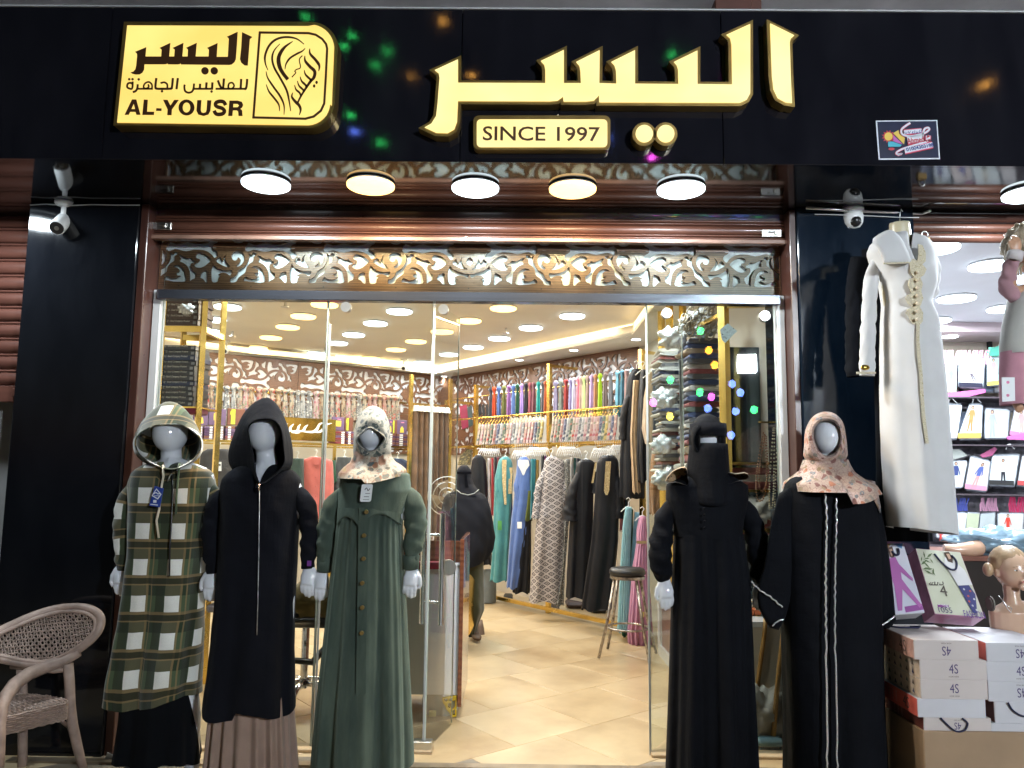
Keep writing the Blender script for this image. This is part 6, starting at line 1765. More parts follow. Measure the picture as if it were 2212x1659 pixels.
for pts,w_ in(([(60,140),(45,105),(95,70)],[4,22,4]),([(30,145),(110,150),(120,110),(150,70)],[10,26,24,4]),([(110,150),(180,148),(195,100),(215,70)],[10,26,22,4]),([(180,150),(240,140),(258,100),(285,72)],[10,26,24,4]),([(240,150),(330,150),(370,120),(395,60),(440,40)],[12,28,30,20,4]),([(330,150),(400,145),(440,100),(465,60),(520,42)],[6,24,26,20,4]),([(130,165),(175,170),(210,165)],[6,16,6])):
 x=s2(pts,w_);k_=len(tot.V);tot.V+=x.V;tot.F+=[tuple(i+k_ for i in f)for f in x.F]
mesh('script',tot.V,tot.F,M('white_acrylic',(.8,.8,.78),.4,var=0),t,world=False)
def z7(x,y):return(x*.27087+639.4,y*.27087+846.8)
def bg(lb,cat,rows,mat,f=.1,**kw):
 mx=sum(z7(r_[1],0)[0]+z7(r_[2],0)[0]for r_ in rows)/2/len(rows)
 Y=cross_ray(mx,PB-U_*f,V_).y
 return garment(lb,cat,rows,mat,Y=Y,conv=z7,grp='garments hanging under the back shelf',**kw)
m_coral=M_cloth('coral_blouse',lin('a85a55')[:3],.6)
bg('coral pink buttoned blouse on a white hanger under the back shelf','blouse',[(518,118,200),(545,45,290),(700,50,300),(900,90,296),(1010,130,290)],m_coral,folds=[(9,.004,.012,.3,.2)],extras=lambda t,Y:(panel([(522,130,196),(560,140,190),(582,150,180)],m_coral,'frilled_collar',z7,.10)(t,Y),[B().ell(at(*z7(158,y),Y-.095),(.008,.006,.008),8,6).done('button',M('red_button',(.25,.05,.05),.4),t)for y in(600,680,750,830,900)]))
bg('dark green garment behind the coral blouse','jacket',[(530,-40,60),(700,-60,60),(1000,-60,60)],cloth((.03,.05,.045)),.0)
bg('dark green garment edge right of the coral blouse','jacket',[(545,270,315),(720,270,330)],cloth((.02,.07,.04)),.0,hanger=False)
bg('charcoal jacket behind the flowered headscarf','jacket',[(520,330,440),(700,300,470),(900,300,470)],cloth((.05,.055,.06)),.05)
bg('navy blouse right of the flowered headscarf','blouse',[(530,770,850),(560,740,905),(800,740,905),(1000,740,905)],cloth((.03,.05,.10)),.05)
bg('cream and navy blouse edge beside the gold post','blouse',[(560,860,915),(800,860,920),(1150,870,920)],cloth((.20,.18,.15)),.1,hanger=False)
def z5(x,y):return((260+x/3.072)/1.15732,(960+y/3.072)/1.15732)
Yb5=cross_ray(z5(880,0)[0],PB-U_*.1,V_).y
garment('dark grey T-shirt with a hanging price tag between the two hooded mannequins','T-shirt',[(500,800,960),(530,745,1010),(700,730,1010),(1100,730,1010)],cloth((.045,.045,.05)),Y=Yb5,conv=z5,grp='garments hanging under the back shelf',extras=lambda t,Y:(panel([(598,868,902),(668,868,902)],m_whc,'price_tag',z5,.10)(t,Y),panel([(615,874,896),(628,874,896)],m_blackp,'tag_print',z5,.102)(t,Y)))
garment('black top hanging left of the plaid hood','top',[(520,330,420),(560,300,430),(800,300,430)],cloth((.02,.02,.025)),Y=Yb5-1.2,conv=z5,grp='garments hanging under the back shelf')
# ================================================================== fitting curtain
PCu=K0-U_*1.1
cr=thing('fitting_curtain','brown pleated fitting room curtain hanging in a gold frame','curtain',tuple(cross_ray(930,PCu,V_)))
A,D_=cross_ray(893,PCu,V_),cross_ray(969,PCu,V_);L=(D_-A).length
zt0=onp(930,884,PCu,V_).z;zf=onp(930,815,PCu,V_).z
m_curt=M_cloth('brown_velvet_curtain',lin('5c4635')[:3],.7,var=.25)
def pleats(z0,z1,n_,amp,mat,nm,ph=0):
 b=B();N=n_*14
 for i in range(N+1):
  u=i/N;q=A+(D_-A)*u;s_=abs(math.sin(PI*u*n_))**.7
  for z,k_ in((z0,1.25),((z0+z1)/2,1.1),(z1,.8)):
   p=q-Vector((-V_.y,V_.x,0))*(amp*k_*s_);b.V.append(Vector((p.x,p.y,z)))
 for i in range(N):
  for j in(0,1):b.F.append((i*3+j,i*3+3+j,i*3+4+j,i*3+j+1))
 return b.done(nm,mat,cr,True)
pleats(.25,zt0-.03,7,.07,m_curt,'cloth');pleats(zt0-.04,zt0+.03,7,.085,m_white,'header_tape')
gbar(cr,A-V_*.03,A-V_*.03+Vector((0,0,zf)),.02);gbar(cr,D_+V_*.03,D_+V_*.03+Vector((0,0,zf)),.02)
gbar(cr,A-V_*.03+Vector((0,0,zt0+.05)),D_+V_*.03+Vector((0,0,zt0+.05)),.015,'curtain_rail')
for x0,x1,y0,y1,c_,lb,nm in((187,285,1125,1362,(.22,.01,.04),'crimson cloth bag leaning out of the far rack shelf','bag'),(262,318,1135,1345,(.03,.05,.05),'dark green cloth bag behind the crimson one','bag'),(365,400,1112,1240,(.012,.012,.014),'black folded bag on the far rack shelf','bag'),(402,436,1114,1240,(.018,.018,.02),'second black folded bag on the far rack shelf','bag'),(438,472,1116,1240,(.010,.010,.012),'third black folded bag beside the grey scarf','bag')):
 a,b_=z3p(x0,y0),z3p(x1,y1);Y=cross_ray((a[0]+b_[0])/2,RP+V_*.1,U_).y
 P=[(a[0],a[1]+4),(a[0]+(b_[0]-a[0])*.7,a[1]),(b_[0],b_[1]-6),(a[0]+(b_[0]-a[0])*.25,b_[1])]
 setp(fplate('bag',P,Y,.08,M('bagcol_%s'%lb[:6].replace(' ',''),c_,.6,var=.2),None),lb,'bag')
q=gz(265,160);Y=cross_ray(q[0],RP,U_).y
setp(fplate('embroidered_bag',[gz(218,215),gz(235,150),gz(280,110),gz(310,118),gz(300,215)],Y,.1,M_print('black_gold_embroidery',(.03,.03,.02),[(.35,.28,.12),(.2,.16,.08)],60,.4)),'black and gold embroidered cushion bag behind the woman','bag')
# ================================================================== woman in black walking in the shop
fp=atz(*gz(330,1345),0.0);YW=fp.y
wm=thing('person','woman in a black veil and cape over a dark olive skirt, walking inside','person',(fp.x,YW,0))
m_khim=M('black_khimar',(.012,.013,.018),.85,var=.25,vs=4,bump=.2,bs=300,spec=.2);m_oliv=M_cloth('dark_olive_skirt',(.045,.048,.024),.8)
def wrows(L_):return[(gz(0,r_[0])[1],gz(r_[1],0)[0],gz(r_[2],0)[0],r_[3])for r_ in L_]
bw=B();hc=at(*gz(262,285),YW);bw.ell(hc,(.052,.07,.085),20,14);bw.tube([hc,hc+Vector((0,.01,-.2)),hc+Vector((0,.02,-.5)),hc+Vector((0,.02,-.85))],[.04,.045,.12,.12],16,flat=.7)
for sx in(-.09,.07):
 hp=hc+Vector((sx,.02,-.85));bw.tube([hp,Vector((hp.x,YW-.02,.5)),Vector((hp.x,YW+(.12 if sx>0 else 0),.12 if sx>0 else .07))],[.08,.05,.036],12)
fuse('body',bw,M('skin_tone',(.35,.2,.14),.6,var=.1),wm,.012,3)
loft('head_veil',wrows([(215,245,278,.05),(225,228,290,.085),(248,213,303,.105),(300,211,308,.112),(340,211,322,.115),(375,208,350,.13),(410,195,372,.15)]),YW,m_khim,wm,folds=[(5,.001,.010,.4,.6)],n=48,lv=30,wr=.003,capt=True)
loft('cape',wrows([(385,200,345,.12),(400,150,385,.14),(430,130,408,.16),(500,114,430,.18),(600,106,448,.20),(680,105,458,.20),(760,112,444,.20),(822,140,412,.19)]),YW,m_khim,wm,folds=[(4,.002,.03,.8,.7),(9,.001,.010,2,.5)],n=72,lv=40,wr=.006,hem=lambda th,t:-.06*t**6*math.cos(th*1+1.9))
loft('skirt',wrows([(780,150,388,.15),(900,180,385,.15),(1050,215,388,.16),(1150,235,388,.16),(1190,262,372,.15),(1260,285,345,.12),(1320,292,330,.08)]),YW,m_oliv,wm,folds=[(5,.004,.018,.8,.4)],n=60,lv=30,wr=.004)
b=B();a=at(*gz(330,1310),YW);a.z=.05
def shoe(p,d,lift):
 b=B();d=Vector(d).normalized();b.tube([p-d*.05+Vector((0,0,.02+lift)),p+Vector((0,0,.02)),p+d*.09+Vector((0,0,.0)),p+d*.16+Vector((0,0,-.01))],[.034,.042,.044,.026],12,flat=.62,upv=(0,0,1));return b.done('shoe',M('brown_shoe',(.10,.06,.035),.6,var=.3),wm,True)
shoe(at(*gz(330,1322),YW-.02),(.25,-1,.1),.06);shoe(at(*gz(360,1285),YW+.25),(.2,-.8,-.9),.03)
chain('veil_cord',[gz(208,372)+(YW-.14,),gz(240,398)+(YW-.165,),gz(285,408)+(YW-.17,),gz(325,398)+(YW-.165,),gz(356,372)+(YW-.14,)],YW,.004,M('pale_cord',(.35,.38,.36),.6),wm)
panel([(258,212,306),(272,212,308)],m_blackc,'tie_band',gz,.125)(wm,YW);panel([(270,262,276),(340,264,284),(360,268,290)],m_blackc,'tie_ribbon',gz,.135)(wm,YW)
# ================================================================== counter, fan, mirror, pouf
Yc_=atz(*[(1165*.27087+639.4),(1255*.27087+1209.7)],0).y
def z8(x,y):return(x*.27087+639.4,y*.27087+1209.7)
ct=thing('counter','white fronted cash counter with a glossy brown end panel and gilded feet','counter',(at(990,1500,Yc_).x,Yc_,0))
xr_=at(*z8(1300,600),Yc_).x;xl_=at(760,1400,Yc_).x;zb0=at(*z8(1305,1078),Yc_).z;zt0=at(*z8(1310,45),Yc_).z
m_wh2=M('white_laminate',(.74,.75,.77),.25,var=.03,coat=.3);m_bpan=M_wood('glossy_brown_laminate',(.13,.04,.02),(.22,.08,.04),.15,(2,10,10),coat=.6)
xs_=at(*z8(1253,600),Yc_).x
B().box((xl_,Yc_,zb0),(xs_-.0015,Yc_+.02,zt0),.002).done('front_panel',m_wh2,ct);B().box((xs_+.0015,Yc_,zb0),(xr_-.001,Yc_+.02,zt0),.002).done('front_panel',m_wh2,ct)
B().box((xl_,Yc_+.021,zb0+.02),(xr_-.02,Yc_+.5,zt0-.02)).done('carcass',m_bpan,ct)
zp=at(*z8(1330,-170),Yc_).z
B().box((xr_,Yc_-.04,zb0-.06),(xr_+.025,Yc_+.55,zp),.002).done('end_panel',m_bpan,ct)
B().box((at(795,1300,Yc_).x,Yc_+.06,zt0-.02),(xr_-.002,Yc_+.09,zp-.02),.002).done('screen_panel',m_bpan,ct)
B().box((xl_,Yc_-.01,zt0),(xr_-.002,Yc_+.055,zt0+.012),.002).box((xl_,Yc_+.095,zt0),(xr_-.002,Yc_+.5,zt0+.012),.002).done('top',m_wh2,ct)
m_gy=M('bright_gold_plastic',(.75,.55,.04),.25,.5,var=.1)
def ft(nm,P,hs_):fplate(nm,[z8(*p)for p in P],Yc_-.02,.02,m_gy,ct,holes=[[z8(*p)for p in h]for h in hs_])
ft('gilded_foot',[(1165,1100),(1280,1084),(1280,1250),(1238,1255),(1222,1215),(1200,1195),(1190,1165),(1172,1140)],[[(1178,1108),(1215,1104),(1200,1135),(1188,1128)],[(1225,1104),(1250,1100),(1240,1130),(1222,1128)],[(1210,1145),(1235,1140),(1228,1180),(1212,1172)],[(1245,1130),(1270,1115),(1268,1165),(1250,1195),(1240,1165)],[(1250,1205),(1268,1185),(1266,1238),(1252,1235)]])
m_gcer=M('grey_ceramic',(.28,.30,.28),.3,var=.15,bump=.4,bs=30)
q=atz(*z8(1140,1250),0);
autosmooth(setp(B().lathe([(.10,0),(.115,.03),(.115,.10),(.105,.13),(.10,.15)],(q.x,q.y+.1,0),24).done('stool_foot_pot',m_gcer),'grey patterned round pot under the corner of the white counter','pot'),40)
q=atz(*z8(1085,1270),0)
setp(B().box((q.x-.022,q.y,.013),(q.x+.022,q.y+.03,.045),.004).done('sticky_note',M('pale_yellow_sponge',(.6,.6,.3),.8)),'small pale yellow sponge on the floor under the counter','sponge')
P0,P1=at(*z7(988,1150),Yc_+.2),at(*z7(1086,1310),Yc_+.2)
setp(B().box((P0.x,Yc_+.2,P1.z),(P1.x,Yc_+.3,P0.z),.004).done('patterned_box',M_print('cream_paisley_box',(.6,.58,.52),[(.35,.18,.10),(.08,.12,.10)],26,.4)),'cream box with brown paisley print on the counter','box')
b=B();xq0,xq1=at(*z7(975,1360),Yc_-.012).x,at(*z7(1170,1360),Yc_-.012).x;zq0,zq1=at(*z7(1000,1410),Yc_).z,at(*z7(1000,1345),Yc_).z
b.box((xq0,Yc_-.018,zq0+.03),(xq1,Yc_-.012,zt0+.016)).box((xq0,Yc_-.018,zt0+.013),(xq1,Yc_+.05,zt0+.02))
for i in range(26):x=xq0+(i+.5)*(xq1-xq0)/26;b.box((x-.003,Yc_-.017,zq0),(x+.003,Yc_-.013,zq0+.03))
setp(b.done('fringed_cloth',cloth((.38,.03,.05))),'dark red fringed cloth hanging over the counter front edge','cloth')
t=thing('fan','small standing fan seen behind the glass next to the woman','fan',tuple(at(*z7(1200,830),7.6)))
c=at(*z7(1205,830),7.6);r_=.19
for rr in(r_,r_*.72,r_*.42):B().tube([c+Vector((rr*math.cos(a_),0,rr*math.sin(a_)))for a_ in np.linspace(0,2*PI,28,endpoint=False)],.005,5,closed=True).done('guard_ring',m_steel,t)
for k_ in range(4):
 a_=k_*PI/2+.4;b=B();b.add([c+Vector((math.cos(a_+d_)*q_,-.01*s_,math.sin(a_+d_)*q_))for d_,q_,s_ in((-.1,.03,0),(-.5,r_*.85,1),(.4,r_*.9,-1),(.3,.03,0))],[(0,1,2,3)]);b.done('blade',M('beige_fan_blade',(.35,.27,.18),.4),t)
B().cyl(c+Vector((0,.02,0)),c+Vector((0,.12,0)),.045,14).cyl((c.x,c.y+.1,0.03),(c.x,c.y+.1,c.z),.014,10).lathe([(.17,0),(.17,.02),(.03,.04)],(c.x,c.y+.1,.0),20).done('stand',m_white,t)
cq=at(*gz(248,1128),6.85);rr=(at(*gz(248,920),6.85).z-at(*gz(248,1340),6.85).z)/2
t=thing('gold_disc_table','round polished gold disc standing against the counter end','table',(cq.x,cq.y,0))
nrm_=Vector((.94,-.34,0));tg_=Vector((-nrm_.y,nrm_.x,0))*-1
tg_=Vector((.34,.94,0));pr_=[]
b=B();N=48
for s_ in(0,1):
 for i in range(N):
  a_=2*PI*i/N;b.V.append(cq+tg_*(rr*math.cos(a_))+Vector((0,0,rr*math.sin(a_)))+nrm_*(.03*s_))
b.F=[(i,(i+1)%N,(i+1)%N+N,i+N)for i in range(N)]+[tuple(range(N-1,-1,-1)),tuple(range(N,2*N))]
autosmooth(b.done('disc',m_gold,t),40)
B().box((cq.x-.04,cq.y-.1,.003),(cq.x+.05,cq.y+.1,cq.z-rr+.03),.005).done('foot',m_blackp,t)
q=atz(*gz(418,1118),0);w_=(at(*gz(466,1000),q.y).x-at(*gz(370,1000),q.y).x)/2;hz_=at(*gz(418,900),q.y).z
t=setp(autosmooth(B().lathe([(w_*.96,0.013),(w_,.03),(w_,hz_-.03),(w_*.94,hz_),(w_*.6,hz_+.006)],(q.x,q.y+w_,0),24).done('pouf',M_cloth('grey_velvet',(.13,.155,.17),.7)),40),'grey velvet cylindrical pouf on the shop floor behind the woman','pouf')
# ================================================================== bar stool
fa,fb_,fc=atz(*gz(1132,1474),0),atz(*gz(1190,1412),0),atz(*gz(1462,1508),0)
cen_=(fb_+fc)/2;sc_=at(*gz(1308,905),cen_.y)
st_=thing('bar_stool','worn chrome bar stool with a black padded seat by the right glass door','bar stool',(cen_.x,cen_.y,0))
rs_=(at(*gz(1425,905),cen_.y).x-at(*gz(1192,905),cen_.y).x)/2
zs_=sc_.z;m_worn=M('worn_chrome',(.35,.32,.29),.3,.9,var=.6,vs=30,rvar=.4)
autosmooth(B().lathe([(rs_*.9,-.03),(rs_,-.015),(rs_*1.0,.01),(rs_*.9,.03),(rs_*.5,.036)],(cen_.x,cen_.y,zs_),32).done('seat',M('black_vinyl',(.015,.015,.016),.45,var=.3,bump=.3,bs=20),st_),50)
autosmooth(B().lathe([(rs_*.97,-.055),(rs_*.97,-.031)],(cen_.x,cen_.y,zs_),32).done('seat_ring',m_worn,st_),50)
fd=cen_*2-fa;feet=[fa,fb_,fc,fd]
for f_ in feet:
 d=(f_-cen_);d.z=0;d.normalize();tp=Vector((cen_.x,cen_.y,zs_-.05))+d*rs_*.8;mid_=tp*.45+Vector((f_.x,f_.y,0))*.55+d*-.01
 B().tube([tp,mid_,Vector((f_.x,f_.y,.012))],.0125,8).done('leg',m_worn,st_,True)
zr_=at(*gz(1320,1265),cen_.y).z;rr_=rs_*1.12
B().tube([Vector((cen_.x+rr_*math.cos(a_),cen_.y+rr_*math.sin(a_),zr_))for a_ in np.linspace(0,2*PI,28,endpoint=False)],.009,6,closed=True).done('foot_ring',m_worn,st_,True)
# ================================================================== office chair behind the glass, khaki trousers over it
co=atz(668,1560,0);co=Vector((at(655,1500,5.1).x,5.1,0))
oc=thing('office_chair','black office chair on a chrome star base behind the left glass pane','office chair',(co.x,co.y,0))
zse=at(660,1325,5.1).z
b=B().ell((co.x,co.y,zse),(.26,.25,.05),24,10).box((co.x-.22,co.y-.2,zse-.06),(co.x+.22,co.y+.2,zse),.03);fuse('seat',b,m_blackp,oc,.012,3)
b=B().tube([Vector((co.x-.27,co.y-.12,zse-.02)),Vector((co.x-.1,co.y-.28,zse-.22)),Vector((co.x+.12,co.y-.27,zse-.24)),Vector((co.x+.28,co.y-.1,zse-.05))],.022,8);b.done('arm_loop',m_blackp,oc,True)
B().cyl((co.x,co.y,.12),(co.x,co.y,zse-.05),.025,12).done('gas_column',m_chrome,oc)
for k_ in range(5):
 a_=2*PI*k_/5-.35;e_=Vector((co.x+.28*math.cos(a_),co.y+.28*math.sin(a_),.09))
 lg_=B().tube([Vector((co.x,co.y,.16)),Vector((co.x+.13*math.cos(a_),co.y+.13*math.sin(a_),.15)),e_],[.028,.022,.016],8).done('leg',m_chrome,oc,True)
 u_=Vector((-math.sin(a_),math.cos(a_),0));B().cyl(e_+u_*.02+Vector((0,0,-.045)),e_-u_*.02+Vector((0,0,-.045)),.034,14).done('caster',m_blackp,lg_)
m_khk=M_cloth('khaki_twill',lin('6f5f35')[:3],.8)
p0=at(664,1290,4.95)
def fn(d):return 1+.12*math.sin(9*d.x+5*d.z)+.06*math.sin(21*d.x)
setp(B().ell((p0.x+.04,5.0,p0.z-.02),(.20,.16,.13),30,16,fn).done('khaki_bundle',m_khk,None,True),'khaki cotton clothing heaped on the office chair seat','clothing')
P0,P1=at(652,1236,4.9),at(676,1280,4.9)
setp(B().box((P0.x,4.9,P1.z),(P1.x,4.95,P0.z),.004).done('purple_bag',M('purple_paper',(.10,.03,.22),.5)),'small purple paper bag above the khaki clothing','bag')
# ================================================================== display platform and shelves on the right
def zt3(x,y):return(x*.24486+1382.5,y*.24486+1252.9)
a0,a1=atz(1421,1412,0),atz(1452,1452,0);dd=(a1-a0).normalized();a2=a0+dd*((YD+.25-a0.y)/dd.y)
zp_=at(1421,1240,a0.y).z
pf=thing('display_platform','white framed display platform with brown side panels behind the right glass','display platform',tuple(a0))
xR=xi1+.25
plate('side_panel',[[(0,0),((a2-a0).length,0),((a2-a0).length,zp_),(0,zp_)],[(.09,.09),((a2-a0).length-.09,.09),((a2-a0).length-.09,zp_-.07),(.09,zp_-.07)]],a0+Vector((0,0,.0)),dd,ZF,Vector((dd.y,-dd.x,0)),.03,m_wh2,pf)
plate('inset_panel',[[(.05,.05),((a2-a0).length-.05,.05),((a2-a0).length-.05,zp_-.04),(.05,zp_-.04)]],a0+Vector((dd.y,-dd.x,0))*-.02,dd,ZF,Vector((dd.y,-dd.x,0)),.01,M('brown_rose_panel',(.20,.10,.08),.4),pf)
plate('platform_top',[[(a0.x,a0.y),(a2.x,a2.y),(xR,a2.y),(xR,a0.y)]],(0,0,zp_),(1,0,0),(0,1,0),(0,0,1),.03,m_wh2,pf)
B().box((a2.x,a2.y,0),(xR,a2.y+.02,zp_-.032)).done('front_panel',m_cream,pf)
YSh=5.7
gp=thing('gold_shelf_frame','tall gold shelf frame holding piled fabrics behind the right glass','shelf frame',tuple(at(1440,1230,YSh)))
for px,Y in((1431,6.3),(1449,6.0),(1478,6.0),(1567,4.95),(1688,4.9)):
 q=at(px,900,Y);w_={1567:.026}.get(px,.02);gbar(gp,(q.x,Y,zp_+.001),(q.x,Y,2.85),w_)
for z in(zp_+.5,2.6):
 q0,q1=at(1567,900,4.95),at(1688,900,4.9);gbar(gp,(q0.x,4.95,z),(q1.x,4.9,z),.014,'cross_bar')
q0,q1=at(1449,900,6.0),at(1567,900,4.95)
gbar(gp,(q0.x,6.0,2.55),(q1.x,4.95,2.55),.014,'cross_bar')
FC=[((.35,.32,.27),'oatmeal'),((.10,.10,.11),'charcoal'),((.45,.44,.42),'pale grey'),((.22,.05,.05),'wine'),((.04,.06,.14),'navy'),((.30,.22,.14),'tan'),((.50,.46,.40),'cream'),((.12,.15,.12),'moss')]
fm=B()
def folded(w_,d_,h,seed):
 b=B();n_=28;V=[]
 for y in(0,d_):
  for i in range(n_):
   a_=2*PI*i/n_;c_,s_=math.cos(a_),math.sin(a_)
   x=math.copysign(abs(c_)**.4,c_)*w_/2;z=math.copysign(abs(s_)**.7,s_)*h/2
   V.append((x+.006*math.sin(3*a_+seed),y+.008*math.sin(4*a_+seed*2),z+h/2+.003*math.sin(9*x/w_+seed*3)))
 b.add(V,[(i,(i+1)%n_,(i+1)%n_+n_,i+n_)for i in range(n_)]+[tuple(range(n_-1,-1,-1)),tuple(range(n_,2*n_))])
 for k_ in(.33,.66):
  pass
 return b
FM=[]
for s_ in range(4):
 b=folded(1,1,1,s_*1.3);me=bpy.data.meshes.new('folded_fabric');me.from_pydata([tuple(v)for v in b.V],[],b.F);FM.append(me)
fabm=[M_print('fold_%s'%n_,c_,[tuple(min(1,x*2.2+.05)for x in c_),tuple(x*.35 for x in c_)],70,.33)for c_,n_ in FC]
fabme={}
def pile(px0,px1,y0,y1,Y,nl,lbp,seed,seq=None,dep=.3):
 p0,p1=at(px0,y1,Y),at(px1,y1,Y);zt1=at(px0,y0,Y).z;zb1=at(px0,y1,Y).z;h=(zt1-zb1)/nl;w_=p1.x-p0.x
 for i in range(nl):
  ci=(seq[i%len(seq)]if seq else int(hashn(seed,i)*8))%8;key=(ci,i%4)
  if key not in fabme:me=FM[i%4].copy();me.materials.append(fabm[ci]);fabme[key]=me
  o=bpy.data.objects.new('folded_fabric',fabme[key]);C.objects.link(o)
  o.location=((p0.x+p1.x)/2+.012*math.sin(seed+i*2.3),Y+.015*math.sin(i*1.7+seed),zb1+i*h);o.scale=(w_*(1+.05*math.sin(i*3.1)),dep,h*1.02);o.rotation_euler=(0,.02*math.sin(i*2.9+seed),.06*math.sin(i*1.3))
  setp(o,'%s folded fabric, layer %s of %s'%(FC[ci][1],['one','two','three','four','five','six','seven','eight','nine','ten','eleven','twelve','thirteen','fourteen','fifteen','sixteen','seventeen','eighteen','nineteen','twenty'][i],lbp),'folded fabric','folded fabrics piled behind the right glass')
pile(1426,1482,752,905,5.75,19,'the slim pile by the door leaf',1,[1,6,4,2,1,6,3,2,6,1])
pile(1428,1482,908,1028,5.7,15,'the lower slim pile',2,[4,6,1,3,6,1,6,3])
pile(1486,1560,730,830,5.3,9,'the pile under the raffia tufts',3,[4,1,3,6,1,4,5])
pile(1486,1560,832,960,5.25,11,'the dark pile behind the veiled head',4,[3,4,1,6,1,4,7])
pile(1486,1560,962,1230,5.2,14,'the pile behind the veiled shoulder',5)
pile(1580,1680,1010,1055,5.1,3,'the low shelf beside the beads',6,[3,6,3])
pile(1590,1670,1120,1230,5.0,6,'the lowest shelf right of the veil',7)
B().box((at(1571,900,5.0).x,5.0,at(1600,1058,5.0).z-.015),(at(1684,900,5.0).x,5.35,at(1600,1058,5.0).z)).done('shelf',m_gold,gp)
B().box((at(1571,900,5.0).x,5.0,at(1600,998,5.0).z-.015),(at(1684,900,5.0).x,5.35,at(1600,998,5.0).z)).done('shelf',m_gold,gp)
B().box((at(1571,900,5.36).x,5.37,zp_+.01),(at(1690,900,5.36).x,5.38,2.4)).done('back_mirror',M('tinted_mirror',(.10,.14,.17),.08,.8,var=.2),gp)
q=at(1512,700,5.3);b=B()
for i in range(46):
 a_=hashn(i,1)*6.28;r_=.05+.12*hashn(i,2);x=q.x+r_*math.cos(a_)*.9;z=q.z+r_*math.sin(a_)*.6
 b.tube([Vector((x+.03*math.cos(t_+i),5.25+.03*hashn(i,4),z+.03*math.sin(t_*1.3+i)))for t_ in np.linspace(0,4.5,9)],.005,5)
setp(setp(b.done('raffia_tuft',M('raffia',(.42,.37,.27),.7,var=.2),None,True),'tangled bundle of cream raffia tassels on top of the fabric pile','tassels'),kind='stuff')
for i,(x,y,r_,lb)in enumerate(((1508,700,.13,'behind the raffia tassels'),(1455,730,.10,'above the slim fabric pile'),(1436,860,.09,'at the slim pile, upper left'),(1432,960,.08,'at the slim pile, middle left'),(1440,1035,.10,'low at the slim pile'),(1640,1105,.13,'on the low shelf, furry white'))):
 q=at(x,y,5.45 if i<2 else 5.55 if i<5 else 5.05);crumple(q,(r_,r_*.6,r_*.75),'plastic_bag',m_foil if i!=5 else M('white_fleece',(.5,.48,.44),.9,bump=.8,bs=60),'crumpled clear plastic bag '+lb,'plastic bag',i*1.7)
m_bead=M('wooden_bead',(.30,.14,.07),.35,var=.2);m_beadw=M('bone_bead',(.55,.48,.33),.4,var=.1)
for i,(x0,x1,y0,y1,mt_,lb)in enumerate(((1634,1656,935,1082,m_bead,'brown wooden bead strand, outer loop'),(1640,1658,940,1062,m_bead,'brown wooden bead strand, inner loop'),(1662,1672,925,1100,m_beadw,'cream bead strand beside the brown ones'),(1674,1684,915,1112,m_beadw,'long cream bead strand by the frame'))):
 Y=4.62;cx=(x0+x1)/2;P=[(cx+4,y0),(x0+2,(y0*.5+y1*.5)),(x0,y1-18),(cx-2,y1),(x1-2,y1-20),(x1,(y0+y1)/2),(cx+6,y0)]
 C_=[at(p.x,p.y,Y)for p in catmull([Vector((a,c_,0))for a,c_ in P],12,False)]
 b=B();L=0;last=None
 for p in C_:
  if last is None or(p-last).length>.0105:b.ell(p,(.0052,.0052,.0052),6,4);last=p
 o=b.done('bead_strand',mt_,None,True);setp(o,lb+' hanging behind the right glass','bead strand','bead strands behind the right glass','stuff')
q=at(1660,912,4.62);setp(B().cyl((q.x-.06,4.62,q.z),(q.x+.08,4.62,q.z),.005,8).done('bead_hook',m_gold),'short gold hook bar carrying the bead strands','hook')
def zr4(x,y):return((1550+x/3.858)/1.15732,(720+y/3.858)/1.15732)
setp(fplate('shiny_sticker',[zr4(965,400),zr4(1040,340),zr4(1130,415),zr4(1015,530),zr4(985,500)],YD+.01,.002,M_print('silver_torn_foil',(.55,.62,.60),[(.1,.1,.1),(.8,.85,.85)],60,.3),None),'torn silvery diamond sticker remains on the right glass','sticker')
Yl=4.75
def zb3(x,y):return zt3(x,y)
P0,P1=at(*zb3(975,545),Yl),at(*zb3(1235,1560),Yl)
cb=thing('white_cabinet','low white cabinet between the two black dressed mannequins','cabinet',(P0.x,Yl,0))
B().box((P0.x-.2,Yl,.0),(P1.x,Yl+.18,P0.z-.02),.003).done('body',M('cream_laminate',(.48,.42,.34),.4,var=.05),cb);B().box((P0.x-.2,Yl-.012,P0.z-.018),(P1.x+.004,Yl+.19,P0.z+.004),.003).done('top',m_wh2,cb)
k_=0
for r_ in range(5):
 for c_ in range(3):
  x0,x1=955+c_*62,955+c_*62+56;y1=535-r_*56;y0=y1-50
  if c_==2 and r_>2:continue
  P0,P1=at(*zb3(x0+4*math.sin(r_),y0),Yl+.03),at(*zb3(x1+4*math.sin(r_),y1),Yl+.03)
  mm=M('orange_carton',(.42,.10,.035),.5,var=.2)if(r_*3+c_)%5 else M('ochre_carton',(.45,.28,.03),.5)
  setp(B().box((P0.x,Yl+.03,P1.z),(P1.x,Yl+.15,P0.z),.003).done('small_carton',mm),'small %s carton on the white cabinet, %s row, %s column'%('orange' if(r_*3+c_)%5 else 'ochre',['bottom','second','third','fourth','top'][r_],['left','middle','right'][c_]),'carton','small cartons on the white cabinet');k_+=1
def stick(P,Y,r_,mat,name,lb,cat):return setp(B().tube([at(*zb3(a,c_),Y)for a,c_ in P],r_,10).done(name,mat,None,True),lb,cat)
m_stk=M_wood('varnished_stick',(.35,.18,.05),(.5,.28,.09),.3,(20,20,2))
bt=thing('broom','blue bristled floor broom with a thin yellow wooden stick','broom',tuple(at(*zb3(1180,1600),4.42)))
B().tube([at(*zb3(a,c_),4.45)for a,c_ in((1270,395),(1250,600),(1215,900),(1175,1400))],.014,10).done('stick',m_stk,bt,True)
